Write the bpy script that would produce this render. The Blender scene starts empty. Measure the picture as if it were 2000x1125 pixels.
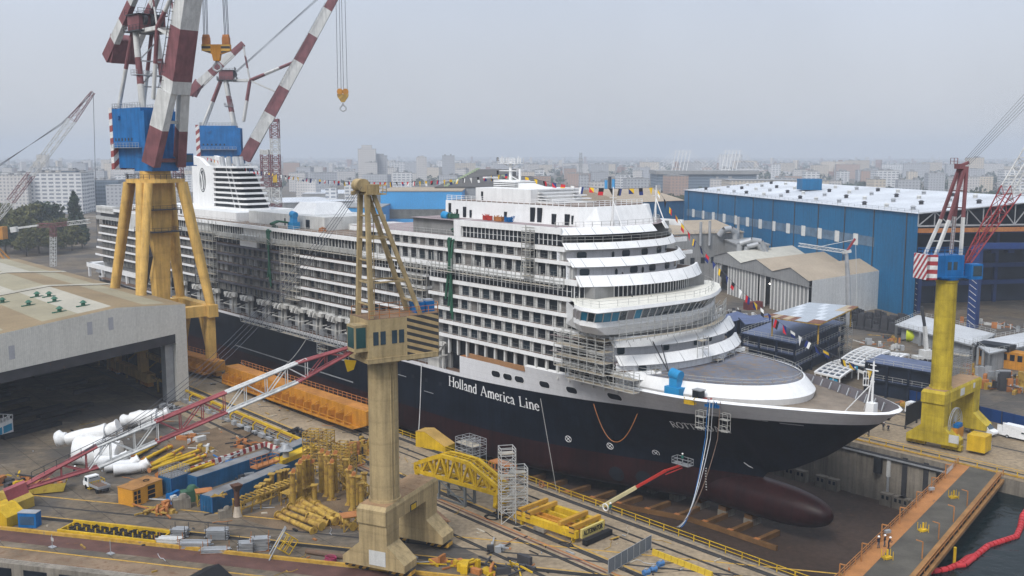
import bpy, bmesh, math, random
from mathutils import Vector, Matrix, geometry
EXPO,SKYSTR,SUNE=0.30,.12,2.1
SKYC,SKYH=(.465,.515,.605),(.60,.605,.615)
HAZEC,HAZED=(.64,.70,.78,1),.00026
R = random.Random(7)
scene = bpy.context.scene
COL = scene.collection
# ---------------------------------------------------------------- survey of the place
# camera 55 m above the quay; u runs aft along the ship, v across the dock, z up from the quay
F, CX, CY, YH, H = 1944.0, 1000.0, 562.5, 298.0, 55.0
PIT = math.atan((CY - YH) / F)
TH = math.atan(1730 / math.hypot(F, CY - YH))
A2 = Vector((-math.sin(TH), math.cos(TH))); N2 = Vector((math.cos(TH), math.sin(TH)))
U0 = 72.5
RZ = math.pi / 2 + TH            # heading of the u axis
def ray(x, y):
    cx, cz = (x - CX) / F, -(y - CY) / F
    return Vector((cx, math.cos(PIT) + cz * math.sin(PIT), -math.sin(PIT) + cz * math.cos(PIT)))
def P(x, y, z=0.0):
    d = ray(x, y); t = (z - H) / d.z
    return Vector((d.x * t, d.y * t, z))
def PV(x, y, v):
    d = ray(x, y); t = v / (N2.x * d.x + N2.y * d.y)
    return Vector((d.x * t, d.y * t, H + d.z * t))
def PD(x, y, dist):              # point on a sight line at a given ground distance ahead
    d = ray(x, y); t = dist / d.y
    return Vector((d.x * t, d.y * t, H + d.z * t))
def W(u, v, z=0.0):
    p = A2 * (u + U0) + N2 * v
    return Vector((p.x, p.y, z))
def UV(p): return ((A2.x * p.x + A2.y * p.y) - U0, N2.x * p.x + N2.y * p.y)
def proj(p):
    z = p[2] - H
    zc = p[1] * math.cos(PIT) - z * math.sin(PIT); up = p[1] * math.sin(PIT) + z * math.cos(PIT)
    return (CX + F * p[0] / zc, CY - F * up / zc)
def zat(p, py):
    lo, hi = -50.0, 300.0
    for _ in range(50):
        m = (lo + hi) / 2
        if proj((p[0], p[1], m))[1] > py: lo = m
        else: hi = m
    return lo
def heading(a, b): return math.atan2(b[1] - a[1], b[0] - a[0])
# ---------------------------------------------------------------- objects
OM = {}
def link(o): COL.objects.link(o); return o
def frame(loc, rz=0.0): return Matrix.Translation(Vector(loc)) @ Matrix.Rotation(rz, 4, 'Z')
FW = Matrix.Identity(4)
FS = frame(W(0, 143.5, 0), RZ)   # ship frame: x aft, y towards the camera side, z above quay
FQ = frame(W(0, 0, 0), RZ)       # quay frame: x = u, y = -v
def tag(o, label=None, cat=None, group=None, kind=None):
    if label: o['label'] = label
    if cat: o['category'] = cat
    if group: o['group'] = group
    if kind: o['kind'] = kind
    return o
def thing(name, label, cat, loc=(0, 0, 0), rz=0.0, group=None):
    o = link(bpy.data.objects.new(name, None))
    o.empty_display_size = 0.5
    o.location = Vector(loc); o.rotation_euler = (0, 0, rz)
    OM[o.name] = frame(loc, rz)
    return tag(o, label, cat, group)
def perp(d):
    a = Vector((0, 0, 1)) if abs(d.z) < 0.95 * d.length else Vector((1, 0, 0))
    s = d.cross(a).normalized(); return s, s.cross(d).normalized()
class MB:
    def __init__(s): s.v = []; s.f = []; s.m = []; s.mi = 0; s.sm = []
    def add(s, vs, fs, smooth=False):
        b = len(s.v); s.v += [Vector(p) for p in vs]
        for f in fs: s.f.append([b + i for i in f]); s.m.append(s.mi); s.sm.append(smooth)
        return s
    def box(s, x0, x1, y0, y1, z0, z1):
        return s.add([(x0,y0,z0),(x1,y0,z0),(x1,y1,z0),(x0,y1,z0),(x0,y0,z1),(x1,y0,z1),(x1,y1,z1),(x0,y1,z1)],
                     [(0,3,2,1),(4,5,6,7),(0,1,5,4),(1,2,6,5),(2,3,7,6),(3,0,4,7)])
    def cbox(s, c, d, rz=0.0):
        m = Matrix.Rotation(rz, 3, 'Z'); c = Vector(c); h = [q / 2 for q in d]
        vs = [c + m @ Vector((x*h[0], y*h[1], z*h[2])) for z in (-1,1) for x, y in ((-1,-1),(1,-1),(1,1),(-1,1))]
        return s.add(vs, [(0,3,2,1),(4,5,6,7),(0,1,5,4),(1,2,6,5),(2,3,7,6),(3,0,4,7)])
    def bar(s, p, q, w, h=None, w2=None, h2=None):
        p, q = Vector(p), Vector(q); h = h or w; w2 = w2 or w; h2 = h2 or h
        if (q - p).length < 1e-6: return s
        a, b = perp(q - p)
        vs = [p - a*w/2 - b*h/2, p + a*w/2 - b*h/2, p + a*w/2 + b*h/2, p - a*w/2 + b*h/2,
              q - a*w2/2 - b*h2/2, q + a*w2/2 - b*h2/2, q + a*w2/2 + b*h2/2, q - a*w2/2 + b*h2/2]
        return s.add(vs, [(0,1,2,3),(7,6,5,4),(0,4,5,1),(1,5,6,2),(2,6,7,3),(3,7,4,0)])
    def tube(s, p, q, r, r2=None, n=8, cap=True):
        p, q = Vector(p), Vector(q); r2 = r if r2 is None else r2
        if (q - p).length < 1e-6: return s
        a, b = perp(q - p)
        vs = []
        for c, rr in ((p, r), (q, r2)):
            vs += [c + (a * math.cos(t) + b * math.sin(t)) * rr for t in [2*math.pi*k/n for k in range(n)]]
        s.add(vs, [(k, n + k, n + (k+1) % n, (k+1) % n) for k in range(n)], n > 6)
        if cap: s.add(vs, [tuple(range(n)), tuple(range(2*n-1, n-1, -1))])
        return s
    def path(s, pts, r, n=5):
        for a, b in zip(pts, pts[1:]): s.tube(a, b, r, n=n, cap=False)
        return s
    def poly(s, pts): return s.add(pts, [tuple(range(len(pts)))])
    def prism(s, pts, z0, z1):
        n = len(pts)
        vs = [(p[0], p[1], z0) for p in pts] + [(p[0], p[1], z1) for p in pts]
        return s.add(vs, [tuple(range(n-1, -1, -1)), tuple(range(n, 2*n))] + [(k, (k+1) % n, n + (k+1) % n, n + k) for k in range(n)])
    def strip(s, a, b, smooth=False):
        n = len(a)
        return s.add(list(a) + list(b), [(k, k+1, n+k+1, n+k) for k in range(n-1)], smooth)
    def loft(s, rings, closed=True, smooth=True, caps=True):
        n = len(rings[0]); vs = [p for r in rings for p in r]; fs = []
        for i in range(len(rings)-1):
            for k in range(n if closed else n-1):
                fs.append((i*n+k, i*n+(k+1) % n, (i+1)*n+(k+1) % n, (i+1)*n+k))
        s.add(vs, fs, smooth)
        if caps and closed: s.add(vs, [tuple(range(n-1, -1, -1)), tuple(range((len(rings)-1)*n, len(rings)*n))])
        return s
    def ball(s, c, r, n=8, m=6, sq=(1,1,1)):
        c = Vector(c); rings = []
        for i in range(1, m):
            t = math.pi*i/m
            rings.append([c + Vector((r*sq[0]*math.sin(t)*math.cos(2*math.pi*k/n), r*sq[1]*math.sin(t)*math.sin(2*math.pi*k/n), -r*sq[2]*math.cos(t))) for k in range(n)])
        return s.loft(rings)
    def rail(s, pts, h=1.05, w=0.05, step=2.5, mids=1):
        for a, b in zip(pts, pts[1:]):
            a, b = Vector(a), Vector(b); L = (b-a).length; n = max(1, int(L/step + .5))
            for k in range(n+1):
                p = a.lerp(b, k/n); s.bar(p, p + Vector((0,0,h)), w)
            for j in range(mids+1):
                dz = Vector((0,0,h*(j+1)/(mids+1))); s.bar(a+dz, b+dz, w*0.9)
        return s
    def lattice(s, p0, p1, a0, b0, a1, b1, n, r, rd=None, tubes=True):
        # four-chord boom from p0 to p1; a,b = half width/height vectors' sizes at each end
        p0, p1 = Vector(p0), Vector(p1); x, y = perp(p1 - p0); rd = rd or r*0.55
        def ring(t):
            c = p0.lerp(p1, t); a = a0 + (a1-a0)*t; b = b0 + (b1-b0)*t
            return [c - x*a - y*b, c + x*a - y*b, c + x*a + y*b, c - x*a + y*b]
        rs = [ring(k/n) for k in range(n+1)]
        for k in range(n):
            for j in range(4):
                s.tube(rs[k][j], rs[k+1][j], r, n=5, cap=False)
                s.tube(rs[k][j], rs[k][(j+1) % 4], rd, n=4, cap=False)
                q = (j + (k % 2)) % 4
                s.tube(rs[k][j if k % 2 else (j+1) % 4], rs[k+1][(j+1) % 4 if k % 2 else j], rd, n=4, cap=False)
        return s
    def build(s, name, mats, parent=None, fr=None, label=None):
        """fr: frame the vertices are written in (default: the parent's own)"""
        if not isinstance(mats, (list, tuple)): mats = [mats]
        T = Matrix.Identity(4)
        if fr is not None: T = (OM[parent.name].inverted() if parent else Matrix.Identity(4)) @ fr
        me = bpy.data.meshes.new(name)
        me.from_pydata([T @ p for p in s.v], [], s.f)
        for m in mats: me.materials.append(m)
        me.polygons.foreach_set('material_index', s.m)
        me.polygons.foreach_set('use_smooth', s.sm)
        me.update()
        o = link(bpy.data.objects.new(name, me))
        if parent: o.parent = parent; OM[o.name] = OM[parent.name]
        else: OM[o.name] = Matrix.Identity(4)
        if label: o['label'] = label
        return o
def single(name, mb, mats, label, cat, loc=(0,0,0), rz=0.0, group=None, fr=None):
    """a thing that is one mesh; written in fr, stored about its own base point"""
    T = frame(loc, rz)
    if fr is not None:
        m = T.inverted() @ fr; mb.v = [m @ p for p in mb.v]
    o = mb.build(name, mats); o.location = Vector(loc); o.rotation_euler = (0,0,rz); OM[o.name] = T
    return tag(o, label, cat, group)
def struct(name, mb, mats):
    o = mb.build(name, mats); o['kind'] = 'structure'; return o
KIDS = {}
def dup(root, loc, rz, label=None, group=None):
    r = root.copy(); link(r); r.location = Vector(loc); r.rotation_euler = (0,0,rz); OM[r.name] = frame(loc, rz)
    if label: r['label'] = label
    if group: r['group'] = group
    for ch in list(root.children):
        c = ch.copy(); link(c); c.parent = r
        for g in list(ch.children):
            d = g.copy(); link(d); d.parent = c
    return r
def sag(a, b, d, n=10):
    a, b = Vector(a), Vector(b)
    return [a.lerp(b, k/n) - Vector((0,0,d*4*(k/n)*(1-k/n))) for k in range(n+1)]
# ---------------------------------------------------------------- materials
MC = {}
def mat(name, rgb, rough=0.6, metal=0.0, var=0.12, sc=0.35, rust=0.0, rrgb=(0.16,0.075,0.03), streak=0.0, bump=0.0, fine=0.08, seam=None, spec=0.22):
    """painted or bare surface: broad tone drift, fine grain, optional rust patches, run-off streaks, panel seams"""
    if name in MC: return MC[name]
    m = bpy.data.materials.new(name); m.use_nodes = True; nt = m.node_tree; N = nt.nodes; L = nt.links
    b = N['Principled BSDF']; b.inputs['Roughness'].default_value = rough; b.inputs['Metallic'].default_value = metal
    b.inputs['Specular IOR Level'].default_value = spec
    tc = N.new('ShaderNodeTexCoord'); co = tc.outputs['Object']
    def noise(scale, det=3.0, vec=None, r=0.55):
        n = N.new('ShaderNodeTexNoise'); n.inputs['Scale'].default_value = scale; n.inputs['Detail'].default_value = det
        n.inputs['Roughness'].default_value = r; L.new(vec or co, n.inputs['Vector']); return n.outputs['Fac']
    def ramp(v, a, c, lo, hi):
        n = N.new('ShaderNodeMapRange'); n.inputs[1].default_value = a; n.inputs[2].default_value = c
        n.inputs[3].default_value = lo; n.inputs[4].default_value = hi; L.new(v, n.inputs[0]); return n.outputs[0]
    def mulf(a, c):
        n = N.new('ShaderNodeMath'); n.operation = 'MULTIPLY'; L.new(a, n.inputs[0])
        if hasattr(c, 'links'): L.new(c, n.inputs[1])
        else: n.inputs[1].default_value = c
        return n.outputs[0]
    f = ramp(noise(sc, 4), 0.3, 0.7, 1-var, 1+var)
    if fine: f = mulf(f, ramp(noise(sc*14, 3), 0.3, 0.7, 1-fine, 1+fine))
    if streak:
        mp = N.new('ShaderNodeMapping'); mp.inputs['Scale'].default_value = (1.3, 1.3, 0.07); L.new(co, mp.inputs['Vector'])
        f = mulf(f, ramp(noise(1.0, 4, mp.outputs[0], 0.65), 0.42, 0.72, 1.0, 1-streak))
    if seam:
        ax, pitch, dark = seam
        sx = N.new('ShaderNodeSeparateXYZ'); L.new(co, sx.inputs[0])
        if ax == 'H':     # vertical ribs on walls of any heading
            ad = N.new('ShaderNodeMath'); ad.operation = 'ADD'; L.new(sx.outputs[0], ad.inputs[0]); L.new(sx.outputs[1], ad.inputs[1]); src = ad.outputs[0]
        else: src = sx.outputs['XYZ'.index(ax)]
        fr_ = N.new('ShaderNodeMath'); fr_.operation = 'FRACT'; L.new(mulf(src, 1/pitch), fr_.inputs[0])
        f = mulf(f, ramp(fr_.outputs[0], 0.0, 0.16, 1-dark, 1.0))
    mx = N.new('ShaderNodeMix'); mx.data_type = 'RGBA'; mx.blend_type = 'MULTIPLY'; mx.inputs[0].default_value = 1.0
    mx.inputs[6].default_value = (*rgb, 1)
    cb = N.new('ShaderNodeCombineColor')
    for k in range(3): L.new(f, cb.inputs[k])
    L.new(cb.outputs[0], mx.inputs[7]); col = mx.outputs[2]
    if rust:
        rm = N.new('ShaderNodeMix'); rm.data_type = 'RGBA'
        th = 0.72 - 0.34*rust
        fac = mulf(ramp(noise(0.9 if sc < 1 else sc, 6, None, 0.68), th, th+0.12, 0, 1), 0.85)
        L.new(fac, rm.inputs[0]); L.new(col, rm.inputs[6])
        rm.inputs[7].default_value = (*rrgb, 1); col = rm.outputs[2]
    L.new(col, b.inputs['Base Color'])
    if bump:
        bp = N.new('ShaderNodeBump'); bp.inputs['Strength'].default_value = bump; bp.inputs['Distance'].default_value = 0.1
        L.new(noise(3.0, 5), bp.inputs['Height']); L.new(bp.outputs[0], b.inputs['Normal'])
    MC[name] = m; return m
def stripes(name, c1, c2, pitch, axis=(1,0,1), duty=0.5, rough=0.6):
    if name in MC: return MC[name]
    m = bpy.data.materials.new(name); m.use_nodes = True; nt = m.node_tree; N = nt.nodes; L = nt.links
    b = N['Principled BSDF']; b.inputs['Roughness'].default_value = rough
    tc = N.new('ShaderNodeTexCoord')
    d = N.new('ShaderNodeVectorMath'); d.operation = 'DOT_PRODUCT'; L.new(tc.outputs['Object'], d.inputs[0]); d.inputs[1].default_value = axis
    a = N.new('ShaderNodeMath'); a.operation = 'MULTIPLY'; L.new(d.outputs['Value'], a.inputs[0]); a.inputs[1].default_value = 1/pitch
    fr_ = N.new('ShaderNodeMath'); fr_.operation = 'FRACT'; L.new(a.outputs[0], fr_.inputs[0])
    g = N.new('ShaderNodeMath'); g.operation = 'GREATER_THAN'; L.new(fr_.outputs[0], g.inputs[0]); g.inputs[1].default_value = duty
    n = N.new('ShaderNodeTexNoise'); n.inputs['Scale'].default_value = 1.2; n.inputs['Detail'].default_value = 5; L.new(tc.outputs['Object'], n.inputs['Vector'])
    r = N.new('ShaderNodeMapRange'); r.inputs[1].default_value = .3; r.inputs[2].default_value = .7; r.inputs[3].default_value = .78; r.inputs[4].default_value = 1.12; L.new(n.outputs['Fac'], r.inputs[0])
    mx = N.new('ShaderNodeMix'); mx.data_type = 'RGBA'; L.new(g.outputs[0], mx.inputs[0]); mx.inputs[6].default_value = (*c1,1); mx.inputs[7].default_value = (*c2,1)
    m2 = N.new('ShaderNodeMix'); m2.data_type = 'RGBA'; m2.blend_type = 'MULTIPLY'; m2.inputs[0].default_value = 1
    cb = N.new('ShaderNodeCombineColor')
    for k in range(3): L.new(r.outputs[0], cb.inputs[k])
    L.new(mx.outputs[2], m2.inputs[6]); L.new(cb.outputs[0], m2.inputs[7]); L.new(m2.outputs[2], b.inputs['Base Color'])
    MC[name] = m; return m
WHITE = mat('white paint', (.72,.72,.71), .45, var=.05, fine=.03, streak=.1)
WHITE2 = mat('dull white primer', (.52,.52,.50), .6, var=.12, streak=.22, rust=.12)
GREYW = mat('grey white steel', (.40,.40,.385), .6, var=.16, streak=.28, rust=.2)
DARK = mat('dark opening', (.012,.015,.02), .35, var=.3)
DGLASS = mat('dark window glass', (.025,.045,.06), .12, var=.3, spec=.6)
TEAL = mat('blue protective film', (.02,.24,.40), .3, var=.15)
NAVY = mat('navy hull paint', (.0055,.0085,.0155), .33, var=.5, sc=.12, fine=.15, streak=.5, spec=.16, seam=('X', 9.5, .2), bump=.05)
HULLRED = mat('oxide red antifouling', (.022,.0058,.0055), .42, var=.45, sc=.12, fine=.15, streak=.5, spec=.16, seam=('X', 9.5, .15), bump=.05)
HULLWHITE = mat('white hull plating', (.60,.60,.61), .42, var=.05, sc=.1, fine=.03, streak=.08, seam=('Z', 1.25, .1))
RUSTDECK = mat('rusty steel deck', (.17,.13,.10), .8, var=.25, sc=.25, rust=.45, rrgb=(.26,.12,.05))
PINKDECK = mat('primer pink deck', (.27,.22,.22), .8, var=.15, sc=.2, rust=.15)
BLUEDECK = mat('blue grey deck', (.135,.145,.175), .75, var=.3, sc=.13, rust=.66, rrgb=(.20,.14,.085))
BROWN = mat('brown primer', (.13,.085,.06), .8, var=.25, rust=.3)
SCAF = mat('galvanised scaffold tube', (.42,.42,.40), .5, .2, var=.2)
PLANK = mat('scaffold boards', (.40,.35,.27), .85, var=.25, sc=.8)
STEEL = mat('galvanised steel', (.34,.35,.36), .5, .3, var=.2, rust=.1)
DSTEEL = mat('dark steel', (.05,.05,.055), .6, .2, var=.25, rust=.25)
ROPE = mat('wire rope', (.06,.065,.08), .6, var=.1)
BLACK = mat('black rubber', (.012,.012,.013), .7)
CBLUE = mat('crane blue paint', (.003,.115,.33), .55, var=.2, streak=.35, rust=.08)
CRED = mat('faded crane red', (.185,.07,.075), .65, var=.25, streak=.3)
CWHITE = mat('dirty crane white', (.55,.55,.53), .6, var=.12, streak=.28)
CYEL = mat('portal yellow', (.58,.36,.10), .6, var=.15, streak=.35, rust=.12, seam=('Z', 6.1, .12))
BEIGE = mat('beige crane paint', (.37,.28,.145), .7, var=.18, sc=.25, streak=.42, rust=.16, seam=('Z', 2.9, .14), rrgb=(.18,.11,.06))
YEL = mat('machine yellow', (.52,.33,.015), .55, var=.22, streak=.25, rust=.3)
YEL2 = mat('crane column yellow', (.43,.32,.025), .6, var=.28, sc=.35, streak=.35, rust=.08, seam=('Z', 3.1, .12))
ORANGE = mat('gantry orange', (.46,.20,.02), .65, var=.22, streak=.3, rust=.42, rrgb=(.30,.12,.03))
OXIDE = mat('rust orange steel', (.35,.14,.045), .8, var=.25, rust=.5, rrgb=(.2,.08,.03))
TANK = mat('yellow weathered stand', (.40,.255,.05), .8, var=.3, streak=.3, rust=.66, rrgb=(.15,.08,.03))
CONT = mat('blue container', (.012,.085,.19), .6, var=.25, streak=.3, rust=.28, seam=('H', .35, .4))
CONTG = mat('container roof grey', (.17,.17,.17), .8, var=.25, rust=.3, seam=('H', .5, .25))
REDP = mat('red paint', (.36,.03,.02), .5, var=.15)
CONCR = mat('stained concrete', (.21,.185,.15), .9, var=.3, sc=.15, streak=.45, rust=.15, rrgb=(.12,.07,.04), bump=.3)
GREEN = mat('green hose', (.02,.085,.05), .6, var=.2)
SKIN = mat('skin', (.42,.24,.17), .6)
# ================================================================= camera, sky, sun
cam = link(bpy.data.objects.new('camera', bpy.data.cameras.new('camera')))
cam.location = (0, 0, H); cam.rotation_euler = (math.pi/2 - PIT, 0, 0)
cam.data.sensor_width = 36; cam.data.lens = 36*F/2000; cam.data.clip_start = 1; cam.data.clip_end = 60000
scene.camera = cam
scene.view_settings.view_transform = 'Standard'; scene.view_settings.look = 'None'
scene.view_settings.exposure = EXPO; scene.view_settings.gamma = 1
w = bpy.data.worlds.new('World'); scene.world = w; w.use_nodes = True
nt = w.node_tree; bg = nt.nodes['Background']
sky = nt.nodes.new('ShaderNodeTexSky'); sky.sky_type = 'NISHITA'; sky.sun_disc = False
SUN_EL, SUN_AZ = math.radians(46), math.radians(-150)    # azimuth from the view direction, to the left and a little behind
sky.sun_elevation = SUN_EL; sky.sun_rotation = SUN_AZ
sky.air_density = 1.0; sky.dust_density = 6.0; sky.ozone_density = 1.0
hs = nt.nodes.new('ShaderNodeHueSaturation'); hs.inputs['Saturation'].default_value = .4
nt.links.new(sky.outputs[0], hs.inputs['Color'])
# thin overcast in front of the clear sky: brighter towards the zenith, as a cloud layer is
tcs = nt.nodes.new('ShaderNodeTexCoord'); sps = nt.nodes.new('ShaderNodeSeparateXYZ'); nt.links.new(tcs.outputs['Generated'], sps.inputs[0])
mrs = nt.nodes.new('ShaderNodeMapRange'); mrs.inputs[1].default_value = 0; mrs.inputs[2].default_value = 1; mrs.inputs[3].default_value = 1.0; mrs.inputs[4].default_value = 2.2; nt.links.new(sps.outputs[2], mrs.inputs[0])
ns_ = nt.nodes.new('ShaderNodeTexNoise'); ns_.inputs['Scale'].default_value = 2.2; ns_.inputs['Detail'].default_value = 4; nt.links.new(tcs.outputs['Generated'], ns_.inputs['Vector'])
mr2 = nt.nodes.new('ShaderNodeMapRange'); mr2.inputs[1].default_value = .3; mr2.inputs[2].default_value = .7; mr2.inputs[3].default_value = .90; mr2.inputs[4].default_value = 1.09; nt.links.new(ns_.outputs['Fac'], mr2.inputs[0])
mm = nt.nodes.new('ShaderNodeMath'); mm.operation = 'MULTIPLY'; nt.links.new(mrs.outputs[0], mm.inputs[0]); nt.links.new(mr2.outputs[0], mm.inputs[1])
vm = nt.nodes.new('ShaderNodeVectorMath'); vm.operation = 'SCALE'; vm.inputs[0].default_value = (SKYC[0]/SKYSTR, SKYC[1]/SKYSTR, SKYC[2]/SKYSTR); nt.links.new(mm.outputs[0], vm.inputs['Scale'])
hg = nt.nodes.new('ShaderNodeMapRange'); hg.inputs[1].default_value = -.02; hg.inputs[2].default_value = .15; nt.links.new(sps.outputs[2], hg.inputs[0])
hm = nt.nodes.new('ShaderNodeMix'); hm.data_type = 'RGBA'; nt.links.new(hg.outputs[0], hm.inputs[0]); hm.inputs[6].default_value = (*[c/SKYSTR for c in SKYH],1); hm.inputs[7].default_value = (*[c/SKYSTR for c in SKYC],1); nt.links.new(hm.outputs[2], vm.inputs[0])
mx_ = nt.nodes.new('ShaderNodeMix'); mx_.data_type = 'RGBA'; mx_.inputs[0].default_value = .85; nt.links.new(hs.outputs[0], mx_.inputs[6]); nt.links.new(vm.outputs[0], mx_.inputs[7])
nt.links.new(mx_.outputs[2], bg.inputs['Color'])
bg.inputs['Strength'].default_value = SKYSTR
sl = bpy.data.lights.new('sun', 'SUN'); sl.energy = SUNE; sl.angle = math.radians(20); sl.color = (1, .965, .92)
so = link(bpy.data.objects.new('sun', sl))
sd = Vector((math.cos(SUN_EL)*math.sin(SUN_AZ), math.cos(SUN_EL)*math.cos(SUN_AZ), math.sin(SUN_EL)))
so.rotation_euler = sd.to_track_quat('Z', 'Y').to_euler(); so.location = sd * 400
scene.cycles.max_bounces = 6; scene.cycles.diffuse_bounces = 3; scene.cycles.volume_bounces = 1
# ================================================================= ground, dock, water, haze
g = mat('quay paving', (.140,.110,.076), .9, var=.30, sc=.06, fine=.25, rust=.42, rrgb=(.155,.10,.06), bump=.25)
nt = g.node_tree; N = nt.nodes; L = nt.links
bs = N['Principled BSDF']; src = bs.inputs['Base Color'].links[0].from_socket
tc = [n for n in N if n.type == 'TEX_COORD'][0]
def gmask(scale, lo, hi, rgb, amt, src, det=6, stretch=None):
    v = tc.outputs['Object']
    if stretch:
        mp = N.new('ShaderNodeMapping'); mp.inputs['Rotation'].default_value = (0,0,-RZ); mp.inputs['Scale'].default_value = stretch; L.new(v, mp.inputs['Vector']); v = mp.outputs[0]
    n = N.new('ShaderNodeTexNoise'); n.inputs['Scale'].default_value = scale; n.inputs['Detail'].default_value = det; n.inputs['Roughness'].default_value = .65
    L.new(v, n.inputs['Vector'])
    r = N.new('ShaderNodeMapRange'); r.inputs[1].default_value = lo; r.inputs[2].default_value = hi; r.inputs[4].default_value = amt; L.new(n.outputs['Fac'], r.inputs[0])
    m = N.new('ShaderNodeMix'); m.data_type = 'RGBA'; L.new(r.outputs[0], m.inputs[0]); L.new(src, m.inputs[6]); m.inputs[7].default_value = (*rgb,1)
    return m.outputs[2]
src = gmask(.035, .46, .58, (.072,.067,.062), .85, src)           # worn asphalt patches
src = gmask(.22, .58, .68, (.045,.042,.04), .7, src)           # oil and rubber stains
src = gmask(.5, .56, .66, (.27,.23,.18), .55, src, 5, (.15,1,1)) # pale dragged dust along the rails
mp = N.new('ShaderNodeMapping'); mp.inputs['Rotation'].default_value = (0,0,-RZ); L.new(tc.outputs['Object'], mp.inputs['Vector'])
bk = N.new('ShaderNodeTexBrick'); bk.offset = 0; bk.inputs['Scale'].default_value = 1; bk.inputs['Brick Width'].default_value = 6; bk.inputs['Row Height'].default_value = 5; bk.inputs['Mortar Size'].default_value = .07
bk.inputs['Color1'].default_value = (1,1,1,1); bk.inputs['Color2'].default_value = (.84,.84,.84,1); bk.inputs['Mortar'].default_value = (.5,.5,.5,1); L.new(mp.outputs[0], bk.inputs['Vector'])
mj = N.new('ShaderNodeMix'); mj.data_type = 'RGBA'; mj.blend_type = 'MULTIPLY'; mj.inputs[0].default_value = 1; L.new(src, mj.inputs[6]); L.new(bk.outputs['Color'], mj.inputs[7]); src = mj.outputs[2]   # cast slab joints
L.new(src, bs.inputs['Base Color'])
def q(u, v): p = W(u, v); return (p.x, p.y)
UN, UF, VN, VF = -40, 330, 109.6, 171.4
L0 = Vector((71.4, 33.4)); LD = Vector((-46, 31.6)).normalized()
far = [q(L0.x - LD.x*9000, L0.y - LD.y*9000)]
land = [q(-40, 110-.4), q(UF, VN), q(UF, VF), q(-4000, VF), q(-4000, 9000), q(9500, 9000)] + far + [q(*(L0 + LD*((VN-L0.y)/LD.y)))]
land = land[1:] 
vs = [Vector((a, b, 0)) for a, b in land]
mb = MB(); mb.add(vs, [t for t in geometry.tessellate_polygon([vs])])
for k, f in enumerate(mb.f):
    a, b, c = (mb.v[i] for i in f)
    if (b-a).cross(c-a).z < 0: mb.f[k] = f[::-1]
ground = struct('ground', mb, g)
# water of the basin
wm = bpy.data.materials.new('harbour water'); wm.use_nodes = True
nt2 = wm.node_tree; b2 = nt2.nodes['Principled BSDF']; b2.inputs['Base Color'].default_value = (.004,.010,.011,1); b2.inputs['Roughness'].default_value = .03; b2.inputs['IOR'].default_value = 1.33; b2.inputs['Specular IOR Level'].default_value = .12
n = nt2.nodes.new('ShaderNodeTexNoise'); n.inputs['Scale'].default_value = .55; n.inputs['Detail'].default_value = 5
tcw = nt2.nodes.new('ShaderNodeTexCoord'); nt2.links.new(tcw.outputs['Object'], n.inputs['Vector'])
bp = nt2.nodes.new('ShaderNodeBump'); bp.inputs['Strength'].default_value = .7; bp.inputs['Distance'].default_value = .3; nt2.links.new(n.outputs['Fac'], bp.inputs['Height']); nt2.links.new(bp.outputs[0], b2.inputs['Normal'])
wz = -2.6
e = L0 + LD*((VN-L0.y)/LD.y)
wp = [q(L0.x - LD.x*4000, L0.y - LD.y*4000), q(e.x, e.y), q(-9.5, VN), q(1.5, VF), q(-4000, VF), q(-4000, -4000)]
vs = [Vector((a, b, wz)) for a, b in wp]
mb = MB(); mb.add(vs, [t for t in geometry.tessellate_polygon([vs])])
for k, f in enumerate(mb.f):
    a, b, c = (mb.v[i] for i in f)
    if (b-a).cross(c-a).z < 0: mb.f[k] = f[::-1]
struct('water', mb, wm)
# dock: floor and walls (walls are things)
DZ = -10.0
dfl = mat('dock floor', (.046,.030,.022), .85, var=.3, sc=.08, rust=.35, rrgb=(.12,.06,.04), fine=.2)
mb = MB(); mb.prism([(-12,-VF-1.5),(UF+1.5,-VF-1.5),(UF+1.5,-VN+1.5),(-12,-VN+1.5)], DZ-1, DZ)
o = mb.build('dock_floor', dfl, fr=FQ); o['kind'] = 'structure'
cw = thing('dock_wall', 'tall stained concrete dock wall facing the bow across the dock', 'dock wall', W(60, VF))
mb = MB(); mb.box(-60, UF, -VF-1.5, -VF, DZ, -.02)
mb.build('wall', CONCR, cw, FQ)
for u in (8, 12, 22, 31, 34, 50, 64):      # rubbing strakes and pilasters that stand out of the wall
    mb = MB(); mb.box(u, u+.9, -VF, -VF+.25, DZ, -.6); mb.build('pilaster', CONCR if u % 4 else DSTEEL, cw, FQ)
mb = MB(); mb.box(-2, 140, -VF, -VF+.45, -1.6, -.9); mb.mi = 1; mb.box(-2, 140, -VF+.45, -VF+.6, -1.5, -1.2); mb.build('pipe_gallery', [DSTEEL, STEEL], cw, FQ)
for u in (17.5, 5.5):
    mb = MB(); mb.tube((u, -VF+.5, -4.5), (u, -VF+.5, -1.6), .8, n=12); mb.build('fender', BLACK, cw, FQ)
mb = MB(); mb.box(15.2, 15.9, -VF, -VF+.3, -4.9, -1.6); mb.build('depth_gauge', WHITE2, cw, FQ)
mb = MB(); mb.tube((15.5, -VF+.3, DZ), (15.5, -VF+.3, -4.9), .25, n=8); mb.build('drain_pipe', STEEL, cw, FQ)
nw = thing('dock_wall', 'concrete dock wall below the yellow railing on the near side', 'dock wall', W(60, VN))
mb = MB(); mb.box(-9, UF, -VN, -VN+1.5, DZ, -.02); mb.build('wall', CONCR, nw, FQ)
ew = thing('dock_wall', 'concrete end wall of the dock behind the ship stern', 'dock wall', W(UF, 140))
mb = MB(); mb.box(UF, UF+1.5, -VF, -VN, DZ, -.02); mb.build('wall', CONCR, ew, FQ)
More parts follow.
